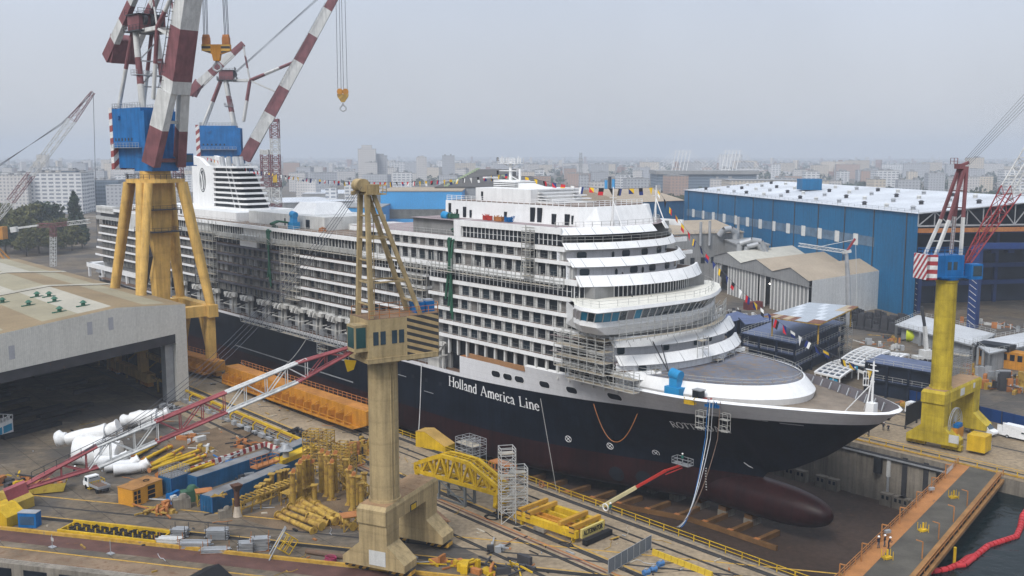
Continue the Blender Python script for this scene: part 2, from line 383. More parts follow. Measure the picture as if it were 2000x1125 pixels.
# quay edge at lower left: ledge over dark pockets
qa, qb = L0 - LD*60, e
def onL(t): p = L0 + LD*t; return p
qw = thing('quay_wall', 'weathered concrete quay edge with dark pockets at the lower left of the yard', 'quay wall', W(L0.x, L0.y))
FL = frame(W(L0.x, L0.y), heading(W(L0.x, L0.y), W(L0.x+LD.x, L0.y+LD.y)))
mb = MB(); mb.box(-80, 130, -1.2, 0, -6, -.02)
mb.build('wall', CONCR, qw, FL)
sgn = -1
for k in range(16):
    mb = MB(); t = -40 + k*5.6; mb.box(t, t+3.6, -1.32, -1.2, -1.9, -.7); mb.build('fender_pocket', DARK, qw, FL)
# box blocks leaning along the far dock wall
for k, (u, n) in enumerate(((38,3),(28.5,2),(15,3),(11.5,2))):
    for j in range(n):
        mb = MB(); h = 2.3 if j < n-1 or k != 2 else 1.3
        mb.box(-1.1, 1.1, -.7, .7, 0, h)
        mb.mi = 1; mb.box(-.7, -.2, .7, .73, h*.55, h*.85); mb.box(.2, .7, .7, .73, h*.55, h*.85)
        single('keel_block', mb, [CONCR, DARK], 'concrete block at the foot of the far dock wall, %s' % ('in the three behind the bulb', 'in the pair by the pilaster', 'in the three under the gauge', 'in the pair by the gate')[k], 'keel block',
               W(u - j*2.5, VF-1.3, DZ), RZ + R.uniform(-.06,.06), 'keel blocks along the far dock wall')
# haze
hz = bpy.data.materials.new('haze'); hz.use_nodes = True; n3 = hz.node_tree
n3.nodes.remove(n3.nodes['Principled BSDF'])
pv = n3.nodes.new('ShaderNodeVolumePrincipled'); pv.inputs['Color'].default_value = HAZEC; pv.inputs['Density'].default_value = HAZED; pv.inputs['Anisotropy'].default_value = 0.0
n3.links.new(pv.outputs[0], n3.nodes['Material Output'].inputs['Volume'])
mb = MB(); mb.box(-9300, 9300, -9300, 9400, -12.2, 150)
hazeo = mb.build('haze', hz); hazeo['kind'] = 'stuff'; tag(hazeo, 'pale haze lying over the yard and the distant town', 'haze')
AP = mat('tan quay apron', (.245,.19,.125), .9, var=.28, sc=.09, fine=.25, rust=.34, rrgb=(.15,.11,.075), bump=.25)
mb = MB(); mb.add([(-39.5,-109.4,.003),(139,-109.4,.003),(139,-83.2,.003),(-39.5,-83.2,.003)], [(0,1,2,3)]); mb.add([(139,-109.4,.003),(320,-109.4,.003),(320,-92.5,.003),(139,-92.5,.003)], [(0,1,2,3)]); mb.add([(-200,-199,.003),(320,-199,.003),(320,-171.6,.003),(-200,-171.6,.003)], [(0,1,2,3)])
mb.build('quay_apron', AP, fr=FQ)['kind'] = 'structure'
mb = MB(); mb.mi = 0; mb.poly([P(x,y,.004) for x,y in ((300,905),(330,862),(455,825),(500,838),(630,905),(560,905),(520,885),(372,934))][::-1]); mb.poly([P(x,y,.004) for x,y in ((470,1012),(560,980),(640,940),(690,960),(690,1030),(560,1040))][::-1])
mb.build('dirt_patch', mat('brown yard dirt', (.135,.093,.056), .95, var=.3, sc=.3, fine=.25, rust=.4, rrgb=(.10,.07,.045)))['kind'] = 'structure'
mb = MB(); mb.add([(-90,.02,.004),(112,.02,.004),(112,3.1,.004),(-90,3.1,.004)], [(0,1,2,3)]); mb.build('quay_ledge', mat('rusty quay ledge', (.19,.135,.088), .9, var=.3, sc=.2, rust=.6, rrgb=(.14,.075,.04)), fr=FL)['kind'] = 'structure'
# crane rails let into the quay
RAIL = mat('worn rail steel', (.05,.045,.042), .5, .4, var=.2, rust=.3)
CHAN = mat('rail channel', (.035,.033,.032), .8, var=.3)
YLINE = mat('worn yellow line', (.42,.25,.04), .8, var=.35, sc=1.2, rust=.5, rrgb=(.2,.15,.1))
RUSTB = mat('rusty strip', (.10,.05,.04), .85, var=.3, rust=.4)
def strip_on(name, mats, mb): o = mb.build(name, mats, fr=FQ); o['kind'] = 'structure'; return o
mb = MB()
for v0, v1, mi in ((107.2,108.2,0),(104.3,104.8,0),(102.4,102.8,0),(94.2,95.2,0),(91.9,92.3,2),(90.6,91.3,0),(84.8,85.5,0),(95.4,95.75,1),(92.6,92.9,3)):
    mb.mi = mi; mb.add([(-38,-v0,.006+mi*.002),(300,-v0,.006+mi*.002),(300,-v1,.006+mi*.002),(-38,-v1,.006+mi*.002)], [(3,2,1,0)] if v0 < v1 else [(0,1,2,3)])
    if mi == 0:
        for vv in (v0+.12, v1-.12): mb.box(-38, 300, -vv-.05, -vv+.05, .0, .07)
for v0, v1, mi in ((175.2,175.9,0),(177.4,177.8,1),(188.8,189.5,0),(197,197.6,0),(199.5,200,0)):
    mb.mi = mi; mb.add([(-300,-v0,.006),(320,-v0,.006),(320,-v1,.006),(-300,-v1,.006)], [(3,2,1,0)])
strip_on('crane_track', [CHAN, YLINE, RUSTB, OXIDE], mb)
# sleepered track crossing the yard at the left, parallel to the lower-left quay edge
mb = MB()
for d, wd, mi in ((3.2,.35,1),(5.2,3.4,2),(9.2,.5,1),(13.6,.9,0),(14.8,.25,1),(18.5,.5,0),(22.4,.35,1)):
    mb.mi = mi; z = .007+.003*mi
    mb.add([(-90,d,z),(112,d,z),(112,d+wd,z),(-90,d+wd,z)], [(0,1,2,3)])
mb.mi = 1; mb.box(-90, 112, 8.75, 9.15, 0, .45)
mb.mi = 0; mb.box(-90, 112, 13.9, 14.0, 0, .12); mb.box(-90, 112, 14.3, 14.4, 0, .12)
o = mb.build('yard_track', [CHAN, YLINE, RUSTB], fr=FL); o['kind'] = 'structure'
# ================================================================= cruise ship in the dock
def interp(t, x):
    if x <= t[0][0]: return t[0][1]
    for (a, b), (c, d) in zip(t, t[1:]):
        if x <= c: return b + (d-b)*(x-a)/(c-a)
    return t[-1][1]
LS = 308.0
TB = [(0,0),(.6,2.2),(2,4.0),(4,5.6),(6,6.9),(10,9.2),(15,11.7),(20,14.0),(25,15.9),(28,16.7),(33,17.35),(38,17.5),(260,17.5),(290,17),(308,15.5)]
TW = [(24,0),(27,1.2),(32,3.2),(40,6.4),(50,10.2),(60,13.3),(70,15.6),(80,16.9),(90,17.5),(245,17.5),(280,16),(308,13.5)]
TS = [(0,15.3),(4.6,11.6),(11.6,5.8),(18,2.0),(22.5,.3),(24,-.3)]
ZT = [(0,15.3),(12,15.1),(27,14.8),(46,14.4),(67,14.2),(67.01,13.2),(86.9,13.2),(86.91,9.6),(308,9.4)]
ZB = [(0,13.0),(5,12.9),(12,12.6),(18,12.3),(30,11.4),(43,10.5),(53.5,9.8),(63,9.4),(81,8.9),(86.9,8.8),(308,8.8)]
def ztop(u): return interp(ZT, u)
def hb(u, z):
    zt = 15.2
    bd, bw = interp(TB, u), interp(TW, u)
    if u < 24:
        zs = interp(TS, u); s = max(0, min(1, (z-zs)/(zt-zs)))
        k = u/24; return bd*s**(.62+.5*k)
    if z >= 0: return bw + (bd-bw)*(min(z, zt)/zt)**1.12
    d = -z/8.0; n = 2.2 + 6*min(1, (u-24)/60)
    y = bw*max(0, 1-d**n)**(1/n)
    return y
ship = thing('cruise_ship', 'huge unfinished white and navy cruise ship standing in the dry dock', 'cruise ship', W(150, 143.5, -8), RZ)
def sb(mb, name, m, label=None, par=None): return mb.build(name, m, par or ship, FS, label)
us = [0.02,.3,.6,1.2,2,3,4,5,6,8,10,12,15,18,20,22,23.2,24,25,27,30,33,36,40,44,48,53,58,63,66.99,67.02,72,76,80,84,86.88,86.92,92,100,120,150,180,210,240,260,275,290,300,308]
def hullgrid(zlo, zhi, nz, side, off=0.0, ulist=us):
    rows = []
    for u in ulist:
        lo, hi = zlo(u), zhi(u)
        rows.append([(u, side*(hb(u, lo+(hi-lo)*k/nz)+off), lo+(hi-lo)*k/nz) for k in range(nz+1)])
    return rows
def addgrid(mb, rows, flip, smooth=True):
    n = len(rows[0]); vs = [p for r in rows for p in r]
    fs = []
    for i in range(len(rows)-1):
        for k in range(n-1):
            f = (i*n+k, (i+1)*n+k, (i+1)*n+k+1, i*n+k+1)
            fs.append(f[::-1] if flip else f)
    mb.add(vs, fs, smooth)
ZR = -1.0
zsl = lambda u: interp(TS, u) if u < 24 else -8.0
m1, m2, m3 = MB(), MB(), MB()
for sd in (1, -1):
    addgrid(m1, hullgrid(lambda u: max(interp(ZB, u), zsl(u)), ztop, 3, sd), sd > 0)
    addgrid(m2, hullgrid(lambda u: min(max(ZR, zsl(u)), interp(ZB,u)), lambda u: interp(ZB, u), 7, sd), sd > 0)
    addgrid(m3, hullgrid(lambda u: -8, lambda u: ZR, 9, sd, 0, [x for x in us if x >= 24]), sd > 0)
m1.poly([(308, y*hb(308,9.4), z) for y, z in ((1,8.8),(1,9.4),(-1,9.4),(-1,8.8))])
m2.poly([(308, s*hb(308, z), z) for s, z in ((1,-1),(1,4),(1,8.8),(-1,8.8),(-1,4),(-1,-1))])
m3.poly([(308, s*hb(308, z), z) for s, z in ((1,-8),(1,-6),(1,-1),(-1,-1),(-1,-6),(-1,-8))])
m3.poly([(u, 0, -8) for u in ()]) if 0 else None
# bulb: lofted rings from inside the fore foot to the rounded tip
rings = []
for k in range(25):
    t = k/24; u = 40 - (40-10.5)*math.sin(t*math.pi/2)
    q_ = max(0.0, 1-((25-u)/14.5)**2.6)**.45 if u < 25 else 1.0
    rz, ry, zc = 3.5*q_, 3.6*q_, -4.6
    if t == 1: rz = ry = .05
    rings.append([(u, ry*math.cos(a), zc + rz*math.sin(a)) for a in [2*math.pi*j/20 for j in range(20)]])
m3.loft(rings)
sb(m1, 'hull_white_strake', HULLWHITE); hs_ = sb(m2, 'hull_side', NAVY); sb(m3, 'hull_bottom', HULLRED)
# bow thruster tunnels
for u in (44.5, 49.5):
    mb = MB(); y = hb(u, -4.6)
    for r0, mi in ((1.45, 0),):
        c = Vector((u, y+.04, -4.6)); ring = [c + Vector((r0*math.cos(a), .0, r0*math.sin(a))) for a in [2*math.pi*j/16 for j in range(16)]]
        ring = [Vector((p.x, hb(p.x, p.z)+.05, p.z)) for p in ring]; mb.poly(ring)
    sb(mb, 'thruster_tunnel', DARK)
# bulwark inside, cap rail, foredeck
capn = MB(); inn = MB(); stan = MB()
ub = [u for u in us if u <= 67]
for sd in (1, -1):
    outer = [(u, sd*hb(u, ztop(u)), ztop(u)) for u in ub]; inr = [(max(u,.9), sd*max(0, hb(u, ztop(u))-.75), ztop(u)+.25) for u in ub]
    capn.strip(outer, inr)
    inr2 = [(p[0], p[1], p[2]-.02) for p in inr]; low = [(max(u,1.6), sd*max(0, hb(u, 13.8)-.55), 13.75) for u in ub]
    inn.strip(inr2, low)
    for u in [5+2.3*k for k in range(25)]:
        y = hb(u, 14.6); stan.bar((u, sd*(y-.7), ztop(u)-.05), (u, sd*(y-1.5), 13.8), .16, .5)
sb(capn, 'bulwark_cap', WHITE); sb(inn, 'bulwark_inside', mat('grey bulwark primer', (.10,.09,.095), .7, var=.2, rust=.3)); sb(stan, 'bulwark_stay', STEEL)
dk = MB(); up = [u for u in us if 1.2 <= u <= 86]
pts = [(u, hb(u, 13.8)-.3, 13.78) for u in up] + [(u, -hb(u, 13.8)+.3, 13.78) for u in reversed(up)]
pts = [(u, y, 13.78 if u < 66 else 13.1) for u, y, _ in pts]
dk.strip([(u, hb(u, 13.8)-.3, 13.78 if u < 66.9 else 13.12) for u in up], [(u, -hb(u, 13.8)+.3, 13.78 if u < 66.9 else 13.12) for u in up])
sb(dk, 'foredeck', mat('worn foredeck', (.19,.155,.12), .85, var=.28, sc=.3, rust=.35, rrgb=(.24,.13,.06)))
# observation drum on the foredeck
def curve(ua, us_, n=28, w=17.5, p=2.3, uf=None):
    return [(ua + ((uf if uf and 2*k > n else us_)-ua)*abs(math.sin(math.pi/2*(2*k/n-1)))**p, w*math.sin(-math.pi/2*(2*k/n-1))) for k in range(n+1)]
def drum(ua, ue, we, n=40):          # half-ellipse, apex at ua, ending at ue with half width we
    return [(ue - (ue-ua)*math.cos(t), we*math.sin(t)) for t in [math.pi/2 - math.pi*k/n for k in range(n+1)]]
db, dm, dt = drum(16.2, 40, 13.6), drum(16.2, 40, 13.6), drum(18.3, 40, 15.4)
dt = drum(18.4, 41, 14.6)
dmid = drum(16.3, 40.4, 15.3); dbot = drum(16.6, 40.2, 14.9)
mb = MB(); mb.strip([(u,y,14.9) for u,y in dmid], [(u,y,13.8) for u,y in dbot]); mb.strip([(u,y,16.85) for u,y in dt], [(u,y,14.9) for u,y in dmid], True)
mb.strip([(u+.25,y*.985,16.85) for u,y in dt], [(u,y,16.85) for u,y in dt])
sb(mb, 'lounge_cowl', WHITE)
mb = MB(); mb.poly([(u+.2,y*.99,16.7) for u,y in dt]); mb.mi = 0; mb.strip([(u+.25,y*.985,16.85) for u,y in dt], [(u+.25,y*.985,16.6) for u,y in dt])
sb(mb, 'lounge_roof', BLUEDECK)
mb = MB(); mb.rail([(u+.5,y*.97,16.7) for u,y in dt[::2]], 1.1, .06, 3); sb(mb, 'railing', SCAF)
mb = MB(); mb.box(26.9, 28.3, 13.4, 14.9, 13.8, 16.1); mb.mi = 1; mb.box(26.7, 28.5, 13.3, 14.8, 16.1, 16.25); sb(mb, 'deck_door', [DARK, STEEL])
# front tiers --------------------------------------------------------------
def wall(mb, c, z0, z1): mb.strip([(u,y,z1) for u,y in c], [(u,y,z0) for u,y in c], True)
def brow(name, top, ztp, low, zlw, th=.35, m=WHITE):
    mb = MB()
    inner_t = [(u+th, y*.985, ztp) for u, y in top]; inner_l = [(u+th*1.6, y*.985, zlw) for u, y in low]
    mb.strip([(u,y,ztp) for u,y in top], [(u,y,zlw) for u,y in low], True)
    mb.strip([(u,y,zlw) for u,y in low], inner_l); mb.strip(inner_l, inner_t); mb.strip(inner_t, [(u,y,ztp) for u,y in top])
    for e_ in (0, -1): mb.poly([(*top[e_], ztp), (*low[e_], zlw), inner_l[e_], inner_t[e_]])
    mb.mi = 1
    for i in range(2, len(low)-1, 3 if len(low) > 20 else 4): mb.bar((top[i][0]-.02, top[i][1], ztp-.05), (low[i][0]-.03, low[i][1], zlw+.05), .07, .05)
    return sb(mb, name, [m, STEEL])
def deckplate(name, c, z, ub_, m): 
    mb = MB(); mb.strip([(u,y,z) for u,y in c], [(ub_,y,z) for u,y in c]); return sb(mb, name, m)
GWALL = mat('pale grey cabin front', (.74,.75,.77), .5, var=.06, streak=.12, seam=('H', 2.4, .1))
# tier at foredeck level
c = curve(38.2, 43); mb = MB(); wall(mb, c, 13.7, 18.6); sb(mb, 'front_wall', GWALL)
# short brow on the near corner only
cT, cL = curve(37.2, 41.5)[:9], curve(36.2, 40.2)[:9]
brow('deck_brow', cT, 17.2, cL, 16.0)
brow('deck_brow', curve(38.3, 43.2), 19.9, curve(36.9, 42), 18.3)
deckplate('tier_deck', curve(37.4, 42.4), 18.4, 60, PINKDECK)
c = curve(41, 46); mb = MB(); wall(mb, c, 18.4, 21.6); sb(mb, 'front_wall', GWALL)
brow('deck_brow', curve(40.0, 44.8), 23.0, curve(38.6, 43.6), 21.3)
deckplate('tier_deck', curve(40.3, 45), 21.4, 60, PINKDECK)
c = curve(43.5, 48.5); mb = MB(); wall(mb, c, 21.4, 28.4); sb(mb, 'front_wall', GREYW)
# bridge with overhanging wings
bw_ = [(48.3,22.6),(45.4,24.0),(41.5,24.0),(40.7,20),(40.0,15),(39.3,8),(39,0)]
bw_ = bw_ + [(40.0,-5),(42.2,-10),(45.2,-15),(48.6,-19),(52,-21.5),(54,-21.8)]
def ins(c, d, dy=0): return [(u+d, y - math.copysign(dy, y) if abs(y) > 20 else y) for u, y in c]
mb = MB()
r0 = [(u,y,28.3) for u,y in bw_]; r1 = [(u,y,28.9) for u,y in ins(bw_, .2, .2)]
mb.strip(r1, r0, True); 0
mb.strip([(u,y,28.3) for u,y in bw_], [(54,y*.76,28.3) for u,y in bw_])
broof = mat('cream bridge roof', (.62,.60,.53), .6, var=.1, sc=.2, rust=.22, rrgb=(.42,.27,.10))
mb.mi = 1; mb.strip([(u,y,28.9) for u,y in ins(bw_, .2, .2)], [(54,y*.76,28.92) for u,y in bw_])
sb(mb, 'bridge_roof', [WHITE, broof])
wtop, wbot, wlow = ins(bw_, .5, .4), ins(bw_, 1.9, 1.7), ins(bw_, 2.3, 3.0)
mb = MB(); mb.strip([(u,y,26.3) for u,y in wbot], [(u,y,25.4) for u,y in ins(bw_, 1.7, 1.6)]); mb.strip([(u,y,25.4) for u,y in ins(bw_, 1.7, 1.6)], [(u,y,23.9) for u,y in wlow])
mb.strip([(u,y,23.9) for u,y in wlow], [(53,y*.85,23.9) for u,y in wlow]); mb.strip([(u,y,28.3) for u,y in wtop], [(u,y,28.05) for u,y in ins(bw_, .6, .5)])
mb.poly([(48.8,22.2,28.3),(50.2,20.9,26.3),(50.6,19.6,23.9),(56,17,23.9),(56,17,28.3)]); mb.poly([(54.5,-21.4,28.3),(57,-17,28.3),(57,-17,23.9),(56.3,-19,23.9),(55.9,-20.1,26.3)])
sb(mb, 'bridge_front', WHITE)
# bridge window panes, each leaning outwards
def along(c, s):
    L = [0]
    for a, b in zip(c, c[1:]): L.append(L[-1] + math.hypot(b[0]-a[0], b[1]-a[1]))
    for i in range(len(c)-1):
        if s <= L[i+1] or i == len(c)-2:
            t = (s-L[i])/(L[i+1]-L[i]); return tuple(c[i][k]+(c[i+1][k]-c[i][k])*t for k in (0,1))
tot = sum(math.hypot(b[0]-a[0], b[1]-a[1]) for a, b in zip(wtop, wtop[1:])); totb = sum(math.hypot(b[0]-a[0], b[1]-a[1]) for a, b in zip(wbot, wbot[1:]))
NP = 34
for k in range(NP):
    f0, f1 = (k+.07)/NP, (k+.93)/NP
    a, b = along(wtop, tot*f0), along(wtop, tot*f1); c_, d = along(wbot, totb*f0), along(wbot, totb*f1)
    mb = MB(); mb.poly([(*a,28.05),(*c_,26.3),(*d,26.3),(*b,28.05)])
    col = TEAL if k in (2,4,5,6,9) else mat('grey window sheet', (.28,.26,.27), .5) if k in (0,1,8) else DGLASS
    sb(mb, 'bridge_window', col, 'bridge window covered with blue film' if col is TEAL else None)
mb = MB()
for k in range(NP+1):
    a, c_ = along(wtop, tot*k/NP), along(wbot, totb*k/NP); mb.bar((*a,28.1), (*c_,26.25), .16)
sb(mb, 'window_mullion', WHITE)
mb = MB(); rr = [(u+1.1, y*.93, 28.95) for u, y in bw_]; mb.rail(rr, 1.1, .05, 2.6); sb(mb, 'railing', SCAF)
# dark glazed storey over the bridge
c = curve(48.2, 54, 40); mb = MB(); wall(mb, c, 28.9, 31.3); sb(mb, 'glazed_storey', DARK)
mb = MB()
for k in range(40):
    a = along(c, .4 + k*1.02*sum(math.hypot(c[i+1][0]-c[i][0], c[i+1][1]-c[i][1]) for i in range(40))/41)
    mb.bar((a[0]-.06, a[1], 28.9), (a[0]-.06, a[1], 31.3), .14)
sb(mb, 'window_post', WHITE)
brow('deck_brow', curve(47.7, 53.2, 32), 33.0, curve(46.4, 52, 32), 31.1)
deckplate('tier_deck', curve(47.2, 52.6, 32), 31.3, 62, PINKDECK)
c2_ = curve(50.6, 55.6, uf=59); mb = MB(); wall(mb, c2_, 31.3, 34.7); sb(mb, 'front_wall', GWALL)
brow('deck_brow', curve(49.8, 55.4, 32, uf=58.5), 36.0, curve(48.2, 53.9, 32, uf=57), 34.5)
deckplate('tier_deck', curve(49.2, 54.6, 32, uf=58), 34.7, 62, PINKDECK)
c1_ = curve(52.6, 58, uf=62.5); mb = MB(); wall(mb, c1_, 34.7, 37.9); sb(mb, 'front_wall', GWALL)
brow('deck_brow', curve(51.0, 56.6, 32, uf=61), 38.7, curve(50.2, 55.6, 32, uf=60), 37.5)
deckplate('tier_deck', curve(50.8, 56.4, 32, uf=61), 37.8, 75, BROWN)
mb = MB(); mb.rail([(u+.3, y*.985, 38.7) for u, y in curve(51.0, 56.6, 24, uf=61)], 1.1, .07, 2.4); sb(mb, 'railing', SCAF)
c0_ = curve(58.5, 64, uf=67); mb = MB(); wall(mb, c0_, 37.8, 41.2); sb(mb, 'observation_glass', DARK)
# top visor with a missing piece on the far side
ct, cl = curve(53.6, 58.4, 40, uf=63), curve(52.2, 57, 40, uf=62)
brow('deck_brow', ct[:24], 41.4, cl[:24], 40.1); brow('deck_brow', ct[28:], 41.4, cl[28:], 40.1)
deckplate('top_deck', curve(53.9, 58.6, 40, uf=63.3), 41.2, 104, PINKDECK)
mb = MB(); mb.rail([(u+.5, y*.97, 41.2) for u, y in curve(54, 58.6, 24, uf=63.3)], 1.1, .06, 2.6); sb(mb, 'railing', SCAF)
# windows on the rounded fronts
def front_windows(c, zc, ys, w_=1.9, h_=1.25):
    for y in ys:
        best = min(range(len(c)-1), key=lambda i: abs((c[i][1]+c[i+1][1])/2 - y)); a, b = Vector((*c[best],0)), Vector((*c[best+1],0))
        d = (b-a).normalized(); nrm = Vector((d.y, -d.x, 0)); nrm = nrm if nrm.x < 0 else -nrm
        t = (a.y-y)/(a.y-b.y) if a.y != b.y else .5; o = a + (b-a)*t + Vector((0,0,zc)) + nrm*.06
        mb = MB(); k = .3
        def rr(w2, h2, cc, off): return [o + d*x + Vector((0,0,z)) + nrm*off for x, z in ((-w2+cc,-h2),(w2-cc,-h2),(w2,-h2+cc),(w2,h2-cc),(w2-cc,h2),(-w2+cc,h2),(-w2,h2-cc),(-w2,-h2+cc))]
        mb.poly(rr(w_/2+.1, h_/2+.1, .3, 0)); mb.mi = 1; mb.poly(rr(w_/2, h_/2, .25, .02))
        sb(mb, 'front_window', [WHITE, DGLASS])
front_windows(c1_, 36.3, (13.5, 4.5, -.5, -5.5, -10, -14)); front_windows(c1_, 36.2, (7.5,), .6, 1.3)
front_windows(c2_, 33.4, (14.5, 4.5, -.5, -5.5, -10, -14)); front_windows(c2_, 33.2, (8.5, 2.2), .6, 1.2)
front_windows(curve(41,46), 20.4, (14.8, 6, -2, -7), 1.4, 1.5); front_windows(curve(41,46), 20.0, (-4.5,), 1.0, 2.2)
front_windows(curve(38.2,43), 17.2, (13.2,), 1.6, 1.6); front_windows(curve(38.2,43), 15.0, (5,1,-5), 1.2, 2.1)
front_windows(curve(43.5,48.5), 23.9, (9.5, 3, -3), 1.8, 1.1)
# ------------------------------------------------ side: core, slabs, balconies
CORE = mat('bare grey cabin wall', (.21,.21,.205), .6, var=.14, sc=.3, streak=.2, rust=.1)
mb = MB(); mb.box(60, 92, -15.7, 15.7, 13.1, 37.8); mb.box(45, 60, -15.7, 15.7, 13.1, 21); mb.box(50, 60, -15.7, 15.7, 21, 31); mb.box(92, 128, -15.7, 15.7, 9.5, 37.2); mb.box(128, 300, -15.0, 15.0, 9.5, 34.9)
mb.box(60, 104, -16.5, 16.5, 37.8, 41.1)
sb(mb, 'superstructure', CORE)
def slab(u0, u1, z, h=.75, y=17.5, m=WHITE, deck=BROWN):
    mb = MB(); mb.box(u0, u1, -y, y, z-h*.5, z+h*.5-.02); mb.mi = 1; mb.box(u0+.3, u1-.3, -y+.35, y-.35, z+h*.5-.02, z+h*.5)
    return sb(mb, 'balcony_slab', [m, deck])
FZ = [16.9, 19.75, 22.6, 25.5, 28.5, 31.7, 35.05]       # slab levels of the forward block
for k, z in enumerate(FZ):
    if k == 5: slab(52.8, 124, z, 1.1)
    elif k == 4: slab(51, 97, z, .8)
    elif k == 6: slab(54.5, 124, z, .7)
    else: slab([41, 45.5, 47, 49][k] , [94, 96.5, 97.5, 97.5][k], z, .7)
slab(56, 128, 37.55, .9); 
mb = MB(); mb.box(57, 88.5, 17.1, 17.5, 40.2, 41.4); mb.box(57, 88.5, -17.5, -17.1, 40.2, 41.4); mb.box(86.2, 88.5, 16.9, 17.48, 38, 40.3); mb.box(88.1, 88.5, -17.1, 17.1, 40.2, 41.3)
mb.box(88.6, 103, 14, 14.6, 40.6, 41.2)
sb(mb, 'top_bulwark', WHITE)
mb = MB(); mb.box(57, 86.2, 16.6, 17.0, 38.1, 40.2); sb(mb, 'glazed_storey', DARK)
mb = MB()
for k in range(24): u = 58.4 + k*1.2; mb.box(u, u+.12, 17.0, 17.12, 38.1, 40.2)
mb.box(57, 86.2, 17.0, 17.08, 39.0, 39.06)
sb(mb, 'window_post', WHITE)['kind'] = 'stuff'
# open rooftop between the houses
mb = MB(); mb.box(88.5, 128, -17, 17, 37.98, 38.02); sb(mb, 'sun_deck', PINKDECK)
mb = MB(); mb.rail([(88.6,17.2,38),(128,17.2,38)], 1.1, .06, 2.6); sb(mb, 'railing', SCAF)
SG_ = mat('grey rail tube', (.22,.22,.21), .6)
# balcony openings
PIL2 = mat('grey cabin divider', (.235,.23,.215), .75, var=.35, streak=.4, rust=.3)
PIL = mat('white cabin divider', (.56,.56,.54), .6, var=.14, streak=.3, rust=.16)
def cell(par, u, y, z, h, w_, mb=None, dark=True):
    new = mb is None; mb = mb or MB()
    mb.mi = 1; mb.box(u-w_/2-.05, u+w_/2+.05, y, y+.05, z, z+h)
    mb.mi = R.choice((0,0,0,0,0,0,0,2,3,3)); mb.box(u-w_/2, u+w_/2, y+.05, y+.09, z+.1, z+h-.03)
    if new: mb.build('balcony_door', [DARK, WHITE2, mat('lining board', (.16,.15,.14), .7, var=.3), mat('dim cabin glass', (.02,.03,.04), .15)], par, FS)
def row(u0, u1, z0, z1, y0, y1, pitch=3.05, first=None, skip=None, part=True, style=0):
    n = int((u1-u0)/pitch); p = (u1-u0)/n; rest = MB(); dv = MB(); rl = MB(); blk = MB()
    for k in range(n):
        u = u0 + (k+.5)*p; h = z1-z0
        if style == 0 or R.random() < .3:
            cell(ship, u, y0, z0+.02, h-.06, p*.7, None if part else rest)
        else:
            # pale lining boards with narrow dark slots
            rest.mi = 0; rest.box(u-p*.5, u+p*.5, y0-.06, y0, z0, z1)
            for j in range(3): 
                if R.random() < .85: rest.box(u-p*.38+j*p*.27, u-p*.38+j*p*.27+.28, y0, y0+.05, z0+.1, z1-.15)
            rest.mi = 1
            for j in range(3): rest.box(u-p*.38+j*p*.27+.3, u-p*.38+j*p*.27+.3+.42, y0, y0+.08, z0+.15, z1-.2)
        if part: dv = MB()
        dv.box(u0+k*p-.06, u0+k*p+.06, y0, y1-.3, z0, z1)
        if style == 0: dv.box(u0+k*p-p*.15, u0+k*p+p*.15, 15.0, y0+.3, z0, z1)
        if part: sb(dv, 'cabin_divider', PIL)
    if not part: sb(dv, 'cabin_divider', PIL if u1 < 125 else PIL2)['kind'] = 'stuff'
    if rest.f: o = sb(rest, 'balcony_door', [DARK, WHITE2 if u1 < 125 else GREYW, mat('lining board', (.16,.15,.14), .7, var=.3), mat('dim cabin glass', (.02,.03,.04), .15)]); o['kind'] = 'stuff'
    rl.rail([(u0, y1-.08, z0), (u1, y1-.08, z0)], 1.05, .03, 2.0); sb(rl, 'railing', SG_)
Y0, Y1 = 16.5, 17.45
row(46.5, 94, 17.27, 19.4, Y0, Y1); row(48.5, 96, 20.1, 22.25, Y0, Y1); row(50, 97, 22.95, 25.15, Y0, Y1, style=0)
row(51.5, 97, 25.85, 28.1, Y0, Y1); row(55, 124, 32.25, 34.7, Y0, Y1, part=False); row(57.5, 124, 35.4, 37.1, Y0, Y1, part=False)
# glazed public deck below the wide band
mb = MB(); mb.box(53.5, 122, 16.6, 16.9, 28.95, 31.1); sb(mb, 'glazed_storey', DARK)
mb = MB()
for k in range(56): u = 54.5 + k*1.22; mb.box(u, u+.13, 16.9, 17.0, 28.95, 31.1)
mb.box(53.5, 122, 16.9, 16.96, 29.9, 29.97)
sb(mb, 'window_post', WHITE)['kind'] = 'stuff'
# promenade under the lowest slab: open bays with heavy posts
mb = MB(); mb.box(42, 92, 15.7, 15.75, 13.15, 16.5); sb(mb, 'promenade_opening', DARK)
for k in range(17): u = 43 + k*3.0; mb = MB(); mb.box(u, u+.35, 16.6, 17.0, 13.1, 16.55); mb.box(u+.75, u+1.3, 15.75, 16.3, 13.1, 16.55); sb(mb, 'promenade_post', PIL)
# aft three quarters of the side
AZ = [18.15, 20.85, 23.55, 26.25, 28.95]
for k, z in enumerate(AZ):
    slab([98, 98.5, 98.5, 98.5, 98][k], 155, z, .62)
    slab(155, 216, z, .62, 17.4, mat('grey undercoat slab', (.065,.065,.078), .7, var=.25, rust=.3), BROWN)
    slab(216, 300 + (4-k)*1.5 - 4, z, .62)
for k in range(4): row(98.5, 155, AZ[k]+.32, AZ[k+1]-.32, 16.3, 17.4, 3.0, part=False, style=1); row(155, 216, AZ[k]+.32, AZ[k+1]-.32, 16.3, 17.2, 3.0, part=False, style=1 if k in (1,2) else 0); row(216, 298, AZ[k]+.32, AZ[k+1]-.32, 16.3, 17.4, 2.9, part=False)
row(98.5, 155, 15.6, 17.8, 16.3, 17.4, 3.0, part=False, style=1); row(155, 298, 15.6, 17.8, 16.3, 17.4, 3.0, part=False)
